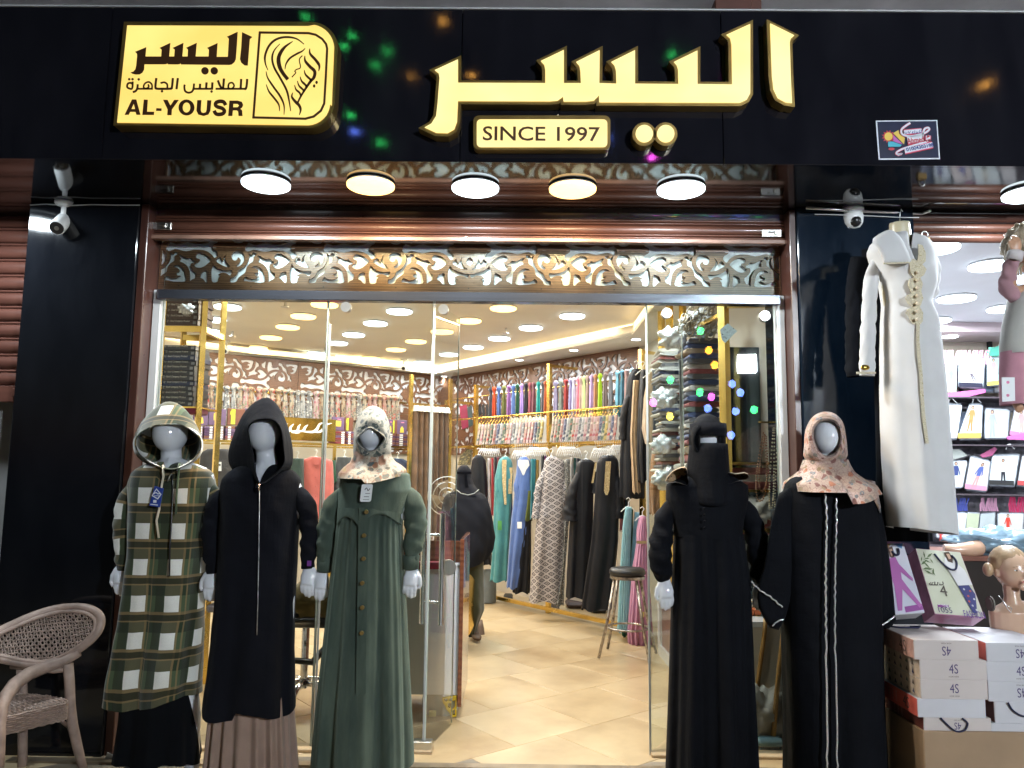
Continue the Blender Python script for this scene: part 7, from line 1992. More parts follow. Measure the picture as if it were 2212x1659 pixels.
b=B()
for i in range(150):
 u=hashn(i,3);p=at(*zb3(1060+250*u,1475+20*hashn(i,5)),4.42+.06*hashn(i,6));q=p+Vector((.05*(u-.3),.02*(hashn(i,7)-.5),-.11-.02*hashn(i,8)));b.cyl(p,q,.0035,4,.002)
br=b.done('bristles',M('blue_bristle',(.07,.16,.24),.5,var=.3),bt);br['kind']='stuff'
P0=at(*zb3(1030,1400),4.40);P1=at(*zb3(1290,1490),4.40)
fuse('head',B().box((P0.x,4.40,P1.z),(P1.x,4.48,P0.z),.02),M('pale_blue_plastic',(.22,.38,.45),.35,var=.3),bt,.008,3)
stick([(1115,255),(1100,450),(1060,750),(1020,1060)],4.6,.013,m_stk,'wooden_stick','yellow varnished stick leaning left of the broom','stick')
stick([(1250,850),(1235,1280)],4.62,.010,m_stk,'wooden_stick','thin yellow stick standing behind the broom','stick')
q=at(*zb3(1065,1210),4.55);crumple(q,(.15,.1,.16),'plastic_bag',M('milky_plastic',(.55,.50,.42),.35,var=.1,bump=.5,bs=14),'milky white filled plastic bag on the floor next to the broom','plastic bag',4)
setp(B().tube([at(*zb3(a,c_),4.33)for a,c_ in((245,1572),(190,1580),(150,1600),(165,1630),(230,1645),(290,1648))],.005,6).done('cable',m_blackp,None,True),'black cable loop on the floor by the veiled mannequin','cable')
wl_=thing('lamp_reflection','small glowing panel standing for a warm lamp reflection low behind the broom','lamp',tuple(at(*zb3(1272,1480),4.66)))
P0,P1=at(*zb3(1248,1285),4.66),at(*zb3(1300,1480),4.66)
B().box((P0.x,4.66,P1.z),(P1.x,4.68,P0.z),.01).done('glowing_reflection',M_emit('amber_glow',(1,.62,.18),1.1),wl_)  # emissive panel put in for the reflection of a warm lamp
# ================================================================== neighbouring shop on the right
HR_=2.92
xN0,xN1=xr1+.02,6.2
YB=at(2100,715,7.6).y
YBR=7.5
m_w2=M('neighbour_white_wall',(.72,.74,.78),.6,var=.03);m_w3=M('neighbour_cream_wall',(.62,.56,.44),.6,var=.04)
struct(B().box((xN0-.02,YBR,0),(xN1,YBR+.1,3.1)).done('wall_back',m_w3));struct(B().box((xN0-.06,YD+.52,0),(xN0-.01,YBR,3.1)).done('wall_side',m_w2));struct(B().box((xN1,YD,0),(xN1+.1,YBR,3.1)).done('wall_far',m_w2))
struct(B().box((xN0-.06,YD+.1,HR_),(xN1,YBR,HR_+.05)).done('ceiling_neighbour',M('neighbour_ceiling',(.78,.80,.84),.7,var=.02,bump=.3,bs=120)))
struct(B().box((xN0,YBR-.55,HR_-.09),(xN1,YBR-.001,HR_-.002)).done('ceiling_step',M('neighbour_pink_step',(.6,.5,.52),.7,var=.03)))
struct(B().box((xN0,YD,-.04),(xN1,YBR,.0)).done('floor_neighbour',M('neighbour_floor',(.6,.6,.62),.3,var=.1)))
for i,(x,y)in enumerate(((2020,538),(2142,575),(2066,646),(2172,668),(2018,694))):
 p=atz(x,y,HR_-.02);lamp((p.x,p.y,HR_),.14,.03,m_cool,'cool round lamp on the neighbouring shop ceiling, '+['left, nearest','right, nearest','middle','right, further','left, further'][i],'round lamps on the neighbouring ceiling',24,(.86,.93,1))
p=(3.6,5.3);lamp((p[0],p[1],HR_),.14,.03,m_cool,'cool round lamp on the neighbouring shop ceiling, outside the picture','round lamps on the neighbouring ceiling',24,(.86,.93,1))
p=atz(2073,722,HR_-.1);t=thing('spotlight','small recessed spotlight over the neighbouring shelves','lamp',(p.x,p.y,HR_-.09));B().cyl((p.x,YBR-.3,HR_-.1),(p.x,YBR-.3,HR_-.089),.07,20).done('diffuser',M_emit('cool_spot',(.82,.93,1),9.0),t)
t=thing('roller_shutter','dark brown rolled up shutter of the neighbouring shop, right of the black pillar','shutter',(xN0,YP,at(2100,520,YP).z))
zq0,zq1=at(2100,518,YP).z,at(2100,452,YP).z;h=(zq1-zq0)/3
for i in range(4):prof(zq0+i*h+.003,zq0+(i+.93)*h,YP+.06,.02,'slat',m_brownmetal if i<2 else m_browndark,xN0,xN1,t)
q=at(2000,516,YP-.02);t=thing('padlock','brass padlock hanging from the neighbouring shutter beside the white dress','padlock',tuple(q))
B().box((q.x-.028,YP-.02,q.z-.03),(q.x+.028,YP+.005,q.z+.012),.006).done('body',M('brass',(.42,.28,.12),.35,.8,var=.2),t)
B().tube([Vector((q.x+.017*math.cos(a_),YP-.008,q.z+.03+.017*math.sin(a_)))if 0<=a_<=PI else Vector((q.x+.017*math.copysign(1,math.cos(a_)),YP-.008,q.z+.01))for a_ in(-.1,0,.5,1,1.57,2.1,2.6,PI,PI+.1)],.004,6).done('shackle',m_steel,t,True)
def k6(x,y):return(x*.26034+1987.4,y*.26034+734.5)
m_film=M('glossy_clear_film_pack',(.30,.33,.37),.3,.0,var=.4,vs=9,bump=.9,bs=22,coat=.25)
YK=YBR-.35
m_drk=M('dark_shelf',(.07,.055,.065),.5,var=.2)
for i,(y,lb)in enumerate(((478,'upper'),(870,'second'),(1275,'third'),(1700,'lowest'))):
 z=at(*k6(400,y),YK).z
 setp(B().box((xN0+.02,YK-.1,z-.012),(xN1-.1,YBR-.002,z)).done('wall_shelf',m_drk),'dark %s shelf board on the neighbouring back wall'%lb,'shelf')
z0,z1=at(*k6(400,470),YK).z,at(*k6(400,1700),YK).z
setp(B().box((xN0+.02,YBR-.012,z1),(xN1-.1,YBR-.003,z0+.0)).done('dark_backboard',M('dim_pegboard',(.22,.20,.23),.4,var=.6,vs=14,rvar=.3)),'dark backing board behind the packed garments','board')
setp(B().box((at(*k6(548,0),YBR).x,YBR-.04,at(*k6(0,70),YBR).z),(at(*k6(578,0),YBR).x,YBR-.004,at(*k6(0,-30),YBR).z)).done('shelf_upright',m_blackp),'black slotted upright above the packed garments','upright')
def colm(c):return M('pk_%02x%02x%02x'%tuple(int(min(1,x)*255)for x in c),c,.45,var=.1)
SK=(.50,.32,.22)
def person_print(par,cx,y0,y1,Y,top,bot,conv,w_=.22,lean=0.0):
 """flat printed figure: head, body, two legs"""
 H_=y1-y0;w=H_*w_;L=lambda P:[conv(cx+a*w+lean*(c_-.5)*H_,y0+c_*H_)for a,c_ in P]
 def pp(P,m,dy):fplate('print',L(P),Y-dy,.0008,m,par)
 pp([(.0+.28*math.cos(t_),.09+.075*math.sin(t_))for t_ in np.linspace(0,2*PI,10,endpoint=False)],colm((.06,.03,.02)),.002)
 pp([(.0+.18*math.cos(t_),.10+.055*math.sin(t_))for t_ in np.linspace(0,2*PI,8,endpoint=False)],colm(SK),.004)
 pp([(-.35,.18),(.35,.18),(.75,.5),(.6,.54),(.36,.32),(.34,.55),(-.34,.55),(-.36,.32),(-.65,.5),(-.78,.46)],colm(top),.003)
 pp([(-.34,.54),(.34,.54),(.42,.96),(.2,.96),(.0,.62),(-.2,.97),(-.42,.97)],colm(bot),.004)
def pack(P,lb,card,top=None,bot=None,strip=None,fig=None,grp='clear packed garments on the neighbouring shelves',Y=None,lean=0):
 Y=Y or YK;cx=sum(p[0]for p in P)/4;cy=max(p[1]for p in P)
 t=thing('packed_garment',lb,'garment pack',tuple(at(*k6(cx,cy),Y)),grp)
 P4=P;P=[((P4[i][0]*(6-j)+P4[(i+1)%4][0]*j)/6,(P4[i][1]*(6-j)+P4[(i+1)%4][1]*j)/6)for i in range(4)for j in(.4,2,4,5.6)]
 Q_=[k6(*p)for p in P]
 rings('film',[[(a,c_,Y+.06)for a,c_ in Q_],[(a,c_,Y)for a,c_ in Q_],[(cx_+(a-cx_)*.9,cy_+(c_-cy_)*.9,Y-.03)for cx_,cy_ in[(sum(q[0]for q in Q_)/16,sum(q[1]for q in Q_)/16)]for a,c_ in Q_],[(cx_+(a-cx_)*.5,cy_+(c_-cy_)*.5,Y-.035)for cx_,cy_ in[(sum(q[0]for q in Q_)/16,sum(q[1]for q in Q_)/16)]for a,c_ in Q_]],m_film,t,n=32)
 P=P4;c0=(sum(p[0]for p in P)/4,sum(p[1]for p in P)/4)
 I_=[(c0[0]+(p[0]-c0[0])*.90,c0[1]+(p[1]-c0[1])*.88)for p in P]
 fplate('card',[k6(*p)for p in I_],Y-.037,.001,colm(card),t)
 if strip:fplate('folded_cloth',[k6(*p)for p in((I_[3][0],I_[3][1]-(I_[3][1]-I_[0][1])*.16),(I_[2][0],I_[2][1]-(I_[2][1]-I_[1][1])*.16),I_[2],I_[3])],Y-.039,.001,colm(strip),t)
 if fig:person_print(t,fig[0],fig[1],fig[2],Y-.037,top,bot,k6,lean=lean)
 return t
W_=(.56,.60,.64)
pack([(150,215),(200,210),(205,450),(160,455)],'narrow garment pack at the top left of the shelves by the white dress',(.4,.4,.42),(.1,.1,.1),(.1,.1,.1),None)
pack([(202,205),(310,200),(305,445),(210,450)],'grey garment pack with a green corner on the top shelf',(.36,.40,.40),(.15,.3,.15),(.2,.2,.22),(.3,.35,.2),(258,225,400))
pack([(318,150),(548,145),(530,412),(312,400)],'white pack with folded dark trousers and pink edge on the top shelf',W_,(.5,.5,.48),(.10,.08,.10),(.02,.02,.04),(420,190,350),lean=.5)
pack([(552,140),(700,140),(700,380),(550,395)],'turquoise and yellow pack at the right end of the top shelf',(.35,.55,.52),(.5,.3,.3),(.5,.5,.5),(.5,.45,.1),(610,150,330))
pack([(200,520),(355,525),(310,830),(230,835)],'pale pack with a hanger hook at the left of the second shelf',W_,(.5,.55,.65),(.5,.55,.65),(.5,.5,.5),(220,545,700))
pack([(410,520),(525,525),(515,832),(300,835)],'white pack with an orange dressed lady and mustard cloth on the second shelf',W_,(.50,.24,.08),(.45,.20,.07),(.45,.30,.08),(425,540,765),lean=-.15)
pack([(535,560),(750,575),(735,825),(528,830)],'grey folded garment pack on the second shelf',(.42,.45,.50),(.3,.33,.4),(.3,.33,.4),None,(600,575,810))
pack([(785,560),(900,560),(900,825),(735,800)],'pinkish pack at the right end of the second shelf',(.60,.52,.50),(.5,.35,.35),(.5,.4,.35),(.55,.2,.4),(840,580,780))
pack([(245,990),(400,1000),(355,1235),(250,1240)],'white pack with a navy jacket lady on the third shelf',W_,(.04,.06,.18),(.55,.56,.6),None,(300,1005,1225))
pack([(415,950),(590,1000),(560,1270),(362,1250)],'pink framed pack with a lady sitting in pink on the third shelf',(.58,.52,.50),(.08,.12,.35),(.62,.28,.28),(.55,.25,.35),(485,1015,1225),lean=-.4)
pack([(595,945),(835,940),(790,1225),(560,1215)],'pale pack with black trousers on the third shelf',(.62,.66,.66),(.65,.63,.55),(.02,.02,.03),(.03,.03,.03),(690,980,1190))
pack([(845,945),(960,950),(960,1230),(800,1220)],'pack with red dots at the right end of the third shelf',(.62,.60,.60),(.4,.1,.1),(.5,.1,.1),(.5,.08,.08))
pack([(120,1425),(405,1425),(375,1655),(125,1650)],'white boxed pack with red and black figures on the lowest row',W_,(.03,.04,.05),(.05,.06,.07),None,(285,1440,1590))
pack([(385,1425),(500,1430),(480,1620),(375,1620)],'clear pack with yellow green content on the lowest row',(.42,.46,.32),None,None,None)
pack([(500,1440),(630,1425),(620,1600),(480,1610)],'clear pack with silver grey cloth on the lowest row',(.38,.42,.42),None,None,(.3,.35,.25))
pack([(640,1432),(870,1430),(860,1600),(635,1600)],'pack with a red dressed lady on the lowest row',(.55,.56,.52),(.60,.05,.03),(.60,.05,.03),None,(730,1440,1620))
person_print(thing('packed_garment','small red figure print on the lowest left pack','garment pack',tuple(at(*k6(172,1655),YK-.04))),172,1565,1670,YK-.045,(.6,.05,.04),(.6,.05,.04),k6)
rc_=[(.5,.5,.52),(.45,.2,.3),(.2,.25,.35),(.55,.5,.42),(.08,.08,.1),(.5,.25,.15),(.3,.42,.4),(.5,.42,.1)]
for r_,(y0,y1,rn)in enumerate(((205,440,'top'),(575,830,'second'),(1000,1235,'third'),(1450,1640,'lowest'))):
 for i in range(9):
  x0=130+i*92+20*hashn(i,r_);w_=70+50*hashn(i,r_,3);sl=(hashn(i,r_,5)-.5)*50
  c1,c2=rc_[int(hashn(i,r_,7)*8)],rc_[int(hashn(i,r_,9)*8)]
  pack([(x0+sl,y0+20*hashn(i,2)),(x0+w_+sl,y0+15*hashn(i,4)),(x0+w_,y1),(x0,y1)],'partly hidden garment pack, %s in the row behind the %s shelf packs'%(['first','second','third','fourth','fifth','sixth','seventh','eighth','ninth'][i],rn),(.5,.52,.55)if i%2 else c1,c2,c1,c2 if i%3==0 else None,(x0+w_/2,y0+20,y1-20)if i%2 else None,grp='second row of packed garments',Y=YK+.14)
def ribbons(x0,x1,y0,y1,n_,col,lb,sp=1.0):
 b=B()
 for i in range(n_):
  x=x0+(x1-x0)*(i+.5)/n_;dx=(hashn(i,x0)-.5)*40*sp
  P=[k6(x+dx,y0),k6(x+dx*.2-10,(y0+y1)/2),k6(x-dx*.3,y1)];wv=7
  V=[]
  for p in P:V+=[at(p[0]-wv*.26,p[1],YK-.02),at(p[0]+wv*.26,p[1],YK-.03)]
  b.add(V,[(0,2,3,1),(2,4,5,3)])
 setp(b.done('ribbon_handles',colm(col)),lb,'ribbons',None,'stuff')
ribbons(155,600,85,200,26,(.70,.35,.50),'pink ribbon handles gathered along the top shelf')
ribbons(560,700,60,140,8,(.12,.50,.36),'green ribbon handles at the right end of the top shelf')
ribbons(270,400,1310,1420,9,(.05,.07,.30),'blue ribbon handles over the lowest row');ribbons(500,650,1310,1420,9,(.45,.22,.32),'rose ribbon handles over the lowest row');ribbons(740,900,1300,1430,9,(.50,.02,.10),'red ribbon handles over the lowest row')
for i,(P,c_,lb)in enumerate((([(195,445),(540,405),(545,435),(380,475),(200,480)],(.55,.12,.38),'magenta pack edge along the top shelf'),([(500,955),(620,885),(640,905),(600,960),(520,975)],(.35,.08,.18),'wine red carry handle on the third shelf'),([(720,800),(880,770),(900,830),(730,825)],(.6,.15,.42),'magenta strap at the right of the second shelf'),([(590,70),(700,30),(700,130),(585,130)],(.10,.45,.34),'green plastic bag top at the top right'),([(250,910),(330,905),(395,960),(250,1000)],(.28,.30,.28),'grey hanger card on the third shelf'))):
 setp(fplate('pack_edge',[k6(*p)for p in P],YK-.045,.01,colm(c_),None),lb,'garment pack')
for i,(x,y)in enumerate(((262,520),(462,515),(740,900))):
 q=at(*k6(x,y),YK-.02);b=B().tube([q+Vector((-.03,0,-.01)),q+Vector((-.02,0,.03)),q+Vector((.01,0,.04)),q+Vector((.025,0,.02)),q+Vector((.05,0,-.005))],.005,6)
 setp(b.done('hanger_hook',m_white,None,True),['white hanger hook over the pale pack','white hanger hook over the mustard pack','clear oval carry handle over the black trouser pack'][i],'hanger')
def k5(x,y):return(x*.32291+1857.8,y*.32291+1123.3)
YTb=4.75;q=at(*k5(700,240),YTb)
tb_=thing('sales_counter','dark brown sales counter behind the shopping bags in the neighbouring shop','counter',(q.x,YTb,0))
B().box((at(2003,1250,YTb).x,YTb,0),(5.6,YTb+.05,q.z-.03),.003).done('front_panel',M('dark_brown_panel',(.018,.012,.010),.35,var=.2),tb_);B().box((at(2000,1250,YTb).x,YTb-.02,q.z-.029),(5.6,YTb+.6,q.z),.004).done('top',m_brn,tb_)
b=B().tube([at(*k5(560,185),YTb+.03),at(*k5(640,200),YTb+.02),at(*k5(740,195),YTb+.02),at(*k5(790,188),YTb+.03),at(*k5(815,190),YTb+.04)],[.022,.035,.047,.050,.03],16)
m_sk=M('mannequin_skin_plastic',(.52,.32,.22),.25,var=.06,coat=.3)
setp(autosmooth(b.done('loose_mannequin_limb',m_sk),60),'loose skin coloured mannequin arm lying on the neighbouring counter','mannequin arm')
q=at(*k5(960,150),YTb+.12);crumple(q,(.30,.14,.085),'plastic_bag',M('blue_film_bag',(.20,.29,.36),.2,var=.15,bump=.5,bs=10,coat=.5),'blue grey filled plastic bag lying on the neighbouring counter','plastic bag',3)
# ================================================================== white embroidered dress on a hanging bust
def ka(x,y):return(x*.26034+1797.3,y*.26034+432.0)
YWd=3.76
dk=thing('hanging_dress','long black abaya hung behind the white embroidered dress','dress',tuple(at(1870,540,YWd+.18)))
loft('cloth',[(540,1862,1990),(700,1868,1995),(815,1890,2000),(1000,1895,2005),(1168,1895,2012)],YWd+.2,m_blacka,dk,ry=.05,folds=[(6,.002,.012,1,.3)],n=48,lv=30)
sleeve('sleeve',[(1856,560,YWd+.2,.045),(1845,620,YWd+.2,.040),(1842,700,YWd+.2,.036),(1841,770,YWd+.2,.034),(1842,814,YWd+.2,.034)],m_blacka,dk,first_in=False,n=20,wr=.004)
m_wdr=M_cloth('white_knit_fabric',(.56,.555,.56),.8,500,.1,.04);m_bust=M('ivory_bust_plastic',(.52,.46,.32),.3,var=.06,coat=.3)
wd=thing('mannequin_bust','hanging half mannequin in a long white dress with gold embroidery','mannequin',tuple(at(1960,1150,YWd)))
b=B();c=at(1943,500,YWd);b.cyl(at(1943,480,YWd),at(1945,525,YWd+.01),.047,24,.056);tp=at(1946,545,YWd)
b.tube([tp+Vector((0,0,.03)),tp+Vector((0,0,-.06)),tp+Vector((0,.0,-.2)),tp+Vector((.0,0,-.36))],[.07,.11,.10,.09],20,flat=.6,upv=(0,1,0));fuse('bust',b,m_bust,wd,.007,3)
B().tube([at(1944,480,YWd),at(1944,462,YWd),at(1947,452,YWd),at(1950,457,YWd)],.0025,6).done('hook',m_steel,wd,True)
def hemw(th,t):return-.02*max(0,(t-.93)/.07)*math.cos(th-.4)
loft('dress',[(508,1922,1968,.07),(514,1905,1990,.085),(524,1884,2006,.10),(545,1876,2016,.115),(585,1893,2017,.14),(614,1906,2016,.135),(655,1911,2004,.12),(695,1909,2021,.13),(770,1908,2029,.135),(864,1908,2038,.14),(1000,1914,2047,.15),(1146,1926,2056,.16)],YWd,m_wdr,wd,folds=[(4,.001,.014,1.1,.6),(7,.001,.008,2.0,.4)],n=96,lv=90,wr=.002,neck=(.17,.30),hem=hemw)
sleeve('sleeve',[(1890,535,YWd,.05),(1883,600,YWd-.01,.047),(1877,680,YWd-.015,.045),(1874,750,YWd-.02,.046),(1873,812,YWd-.02,.047)],m_wdr,wd,n=28,wr=.003,flat=.6)
sleeve('sleeve',[(2006,540,YWd,.045),(2014,570,YWd+.03,.045),(2016,600,YWd+.07,.04),(2010,640,YWd+.12,.035)],m_wdr,wd,n=24,wr=.004)
m_gemb=M_print('gold_thread_embroidery',(.50,.44,.32),[(.70,.62,.42),(.28,.20,.08),(.62,.55,.40)],130,.42)
YE=YWd-.15
def gsh(P,d=.0,m=None,nm='embroidery'):
 n0=[]
 for i,p in enumerate(P):
  q_=P[(i+1)%len(P)];n0+=[p,((p[0]+q_[0])/2,(p[1]+q_[1])/2)]
 o=fplate(nm,[ka(*p)for p in n0],YE-d,.004,m or m_gemb,wd)
 for v in o.data.vertices:v.co.y+=.15-.006-np.interp(v.co.z+wd.location.z,[at(1960,700,YWd).z,at(1960,600,YWd).z,at(1960,545,YWd).z,at(1960,520,YWd).z],[.128,.138,.117,.098])if d==0 else 0
gsh([(740,350),(775,360),(798,430),(790,500),(760,530),(792,570),(770,620),(740,640),(762,690),(750,750),(768,810),(752,860),(740,880),(770,930),(768,1000),(745,1030),(700,1030),(670,1000),(650,960),(625,930),(640,900),(680,880),(640,850),(620,810),(632,785),(670,770),(640,700),(650,650),(690,640),(655,590),(650,500),(690,480),(720,500),(735,440)])
strip_=[(715,1020),(712,1150),(722,1300),(738,1450),(745,1600),(760,1800),(790,2020)]
V=[at(*ka(p[0]+s_*15,p[1]),YWd-np.interp(p[1],[1000,1200,2000],[.134,.138,.150])-.005)for p in strip_ for s_ in(-1,1)]
b=B();b.add(V,[(2*i,2*i+2,2*i+3,2*i+1)for i in range(len(strip_)-1)]);b.done('embroidered_strip',m_gemb,wd,True)
m_gbt=M('gold_brooch',(.62,.42,.08),.2,1,var=.3)
for x,y in((540,485),(275,1390)):
 q=at(*ka(x,y),YE-.02 if y<900 else YWd-.07);autosmooth(B().ell(q,(.022,.01,.014),14,8).done('brooch',m_gbt,wd),60)
for i,y in enumerate(range(600,1000,65)):
 q=at(*ka(708,y),YE-.006);B().ell(q,(.008,.005,.009),10,6).done('pearl',M('cream_pearl',(.62,.50,.36),.25),wd,True)
fl_p=[(335,330),(470,250),(560,300),(620,410),(645,470),(640,525),(430,530),(425,515),(375,400)]
rings('folded_hood',[[ka(*p)+(YE+.10,)for p in fl_p],[ka(*p)+(YE-.005,)for p in fl_p],[ka(p[0]*.8+100,p[1]*.8+85)+(YE-.03,)for p in fl_p],[ka(p[0]*.4+300,p[1]*.4+250)+(YE-.035,)for p in fl_p]],m_wdr,wd,n=36,closef=True)
gsh([(428,520),(640,512),(640,524),(428,534)],.036);
for yy in(1425,1440):pass
q0=[(205,1425),(365,1425),(366,1442),(203,1444)]
fplate('cuff_trim',[ka(*p)for p in q0],YWd-.055,.004,m_gemb,wd)
# ================================================================== child mannequin hanging at the right edge
YC_=3.70;m_skc=M('child_mannequin_skin',(.48,.27,.17),.4,var=.05)
cm=thing('child_mannequin','hanging blond child mannequin in grey sweater and pink trousers, right edge','mannequin',tuple(at(2235,880,YC_)))
b=B();hc=at(2232,545,YC_);b.ell(hc,(.085,.09,.11),20,14);b.tube([hc,at(2235,610,YC_),at(2235,640,YC_)],[.04,.035,.05],12)
b.tube([at(2222,640,YC_),at(2182,625,YC_-.03),at(2184,585,YC_-.07),at(2197,540,YC_-.12)],[.04,.03,.026,.02],12)
hand(b,at(2197,545,YC_-.12),(.05,0,1),-1,.62)
b.tube([at(2234,620,YC_),at(2234,700,YC_),at(2225,800,YC_)],[.08,.09,.085],14)
for x in(2195,2240):b.tube([at(x*.6+2222*.4,780,YC_),at(x,800,YC_),at(x,870,YC_),at(x+8,884,YC_-.06)],[.05,.03,.022,.022],10,flat=.8)
fuse('body',b,m_skc,cm,.005,2)
def fnh(d):return 1+.10*math.sin(14*d.x+9*d.z)+.06*math.sin(31*d.z+17*d.y)
m_blond=M('blond_wig',(.34,.28,.20),.6,var=.4,vs=30,bump=.8,bs=50,stretch=(6,6,.8))
B().ell(hc+Vector((-.008,.015,.035)),(.115,.105,.115),40,26,fnh).done('hair',m_blond,cm,True)
bb=B()
for i in range(60):
 a_=hashn(i,9)*3.0+1.7;p=hc+Vector((.11*math.cos(a_)-.008,-.02,.11*math.sin(a_)+.03));bb.tube([p,p+Vector((.03*math.cos(a_)-.008,-.02,-.03)),p+Vector((.02*math.cos(a_)-.01,-.02,-.08-.03*hashn(i,2)))],[.004,.003,.001],4)
bb.done('hair_strands',m_blond,cm,True)['kind']='stuff'
m_swt=M_cloth('grey_white_sweater',(.46,.45,.42),.9);m_pks=M_cloth('old_pink_sleeve',(.36,.20,.23),.85);m_pkt=M_cloth('pink_tracksuit',(.50,.24,.30),.85)
loft('sweater',[(622,2205,2262),(640,2186,2285),(700,2172,2300),(745,2166,2306),(766,2167,2304)],YC_,m_swt,cm,ry=.10,folds=[(5,.002,.008,1,.5)],n=48,lv=24)
sleeve('sleeve',[(2200,640,YC_,.055),(2180,628,YC_-.03,.050),(2177,595,YC_-.06,.042),(2190,560,YC_-.11,.036)],m_pks,cm,n=24,wr=.005);q=at(2192,553,YC_-.115)
B().tube([q+Vector((-.004,0,-.02)),q+Vector((.006,0,.02))],[.034,.034],20).done('cuff',M_cloth('white_cuff',(.55,.5,.5),.8),cm,True)
for a,c_ in((2164,2216),(2220,2290)):loft('trouser_leg',[(760,a+2,c_),(800,a,c_),(860,a+2,c_-8),(874,a+4,c_-12)],YC_,m_pkt,cm,ry=.07,folds=[(4,.002,.007,1,.5)],n=36,lv=18)
fplate('white_patch',[(2164,815),(2192,815),(2193,866),(2165,868)],YC_-.078,.002,m_whc,cm)
for y in(826,854):B().cyl(at(2177,y,YC_-.081),at(2177,y,YC_-.079),.007,10).done('pink_dot',m_pink,cm)
B().cyl(at(2232,420,YC_),at(2232,505,YC_),.003,6).done('hook_wire',m_steel,cm)
# ================================================================== child bust between bags and counter
YCb=3.9
cb=thing('child_bust','bare child mannequin torso with moulded blond hair beside the stacked boxes','mannequin',tuple(at(2195,1380,YCb)))
b=B();hc=at(2186,1232,YCb)
b.ell(hc,(.075,.085,.100),30,20,lambda d:1-.18*max(0,-d.z)**1.3*(1 if d.y<.3 else .4)+.03*max(0,-d.y)*(1-abs(d.z)))
b.ell(hc+Vector((.005,-.086,-.012)),(.009,.014,.017),12,8);b.ell(hc+Vector((.005,-.078,-.045)),(.019,.008,.009),12,6);b.ell(hc+Vector((.005,-.070,-.072)),(.022,.014,.016),12,8)
b.ell(hc+Vector((-.077,.0,-.012)),(.010,.016,.024),10,8)
b.tube([hc+Vector((0,.015,-.06)),at(2186,1290,YCb),at(2188,1310,YCb)],[.038,.036,.05],14)
b.tube([at(2190,1300,YCb),at(2193,1318,YCb),at(2196,1350,YCb),at(2198,1410,YCb),at(2198,1470,YCb)],[.055,.125,.125,.11,.10],20,flat=.62,upv=(0,1,0))
fuse('body',b,M('sun_faded_skin_plastic',(.55,.36,.25),.28,var=.08,coat=.3),cb,.005,2)
q=at(2143,1304,YCb);B().cyl(q+Vector((-.012,0,0)),q+Vector((-.004,0,0)),.036,20).cyl(q+Vector((-.016,0,0)),q+Vector((-.010,0,0)),.028,20).done('arm_socket',M('grey_socket',(.12,.11,.09),.6,var=.3),cb)
m_hr=M('moulded_blond_hair',(.40,.27,.16),.35,var=.2,vs=20,bump=.9,bs=26,stretch=(1,1,.3))
B().ell(hc+Vector((-.004,.022,.030)),(.084,.088,.090),36,22,lambda d:1+.035*math.sin(22*d.x+8*d.z)-(.10 if d.y<-.55 and d.z<.35 else 0)).done('hair',m_hr,cb,True)
B().ell(hc+Vector((-.105,.02,.0)),(.024,.026,.034),14,10).done('hair_bun',m_hr,cb,True)
for sx in(-.026,.034):
 B().ell(hc+Vector((sx,-.074,.008)),(.012,.006,.0065),12,6).done('eye',m_whc,cb,True);B().ell(hc+Vector((sx,-.0795,.008)),(.0048,.003,.0052),10,6).done('iris',colm((.10,.07,.05)),cb,True)
 B().tube([hc+Vector((sx-.014,-.076,.024)),hc+Vector((sx,-.081,.029)),hc+Vector((sx+.014,-.076,.025))],.002,5).done('eyebrow',m_hr,cb,True)
B().ell(hc+Vector((.005,-.0835,-.045)),(.017,.004,.0055),12,6).done('lips',colm((.42,.14,.12)),cb,True)
chain('wire_hook',[k5(925,505)+(YCb-.11,),k5(960,545)+(YCb-.13,),k5(985,590)+(YCb-.135,),k5(1010,620)+(YCb-.135,),k5(1015,590)+(YCb-.135,),k5(960,560)+(YCb-.13,)],YCb,.002,m_steel,cb)
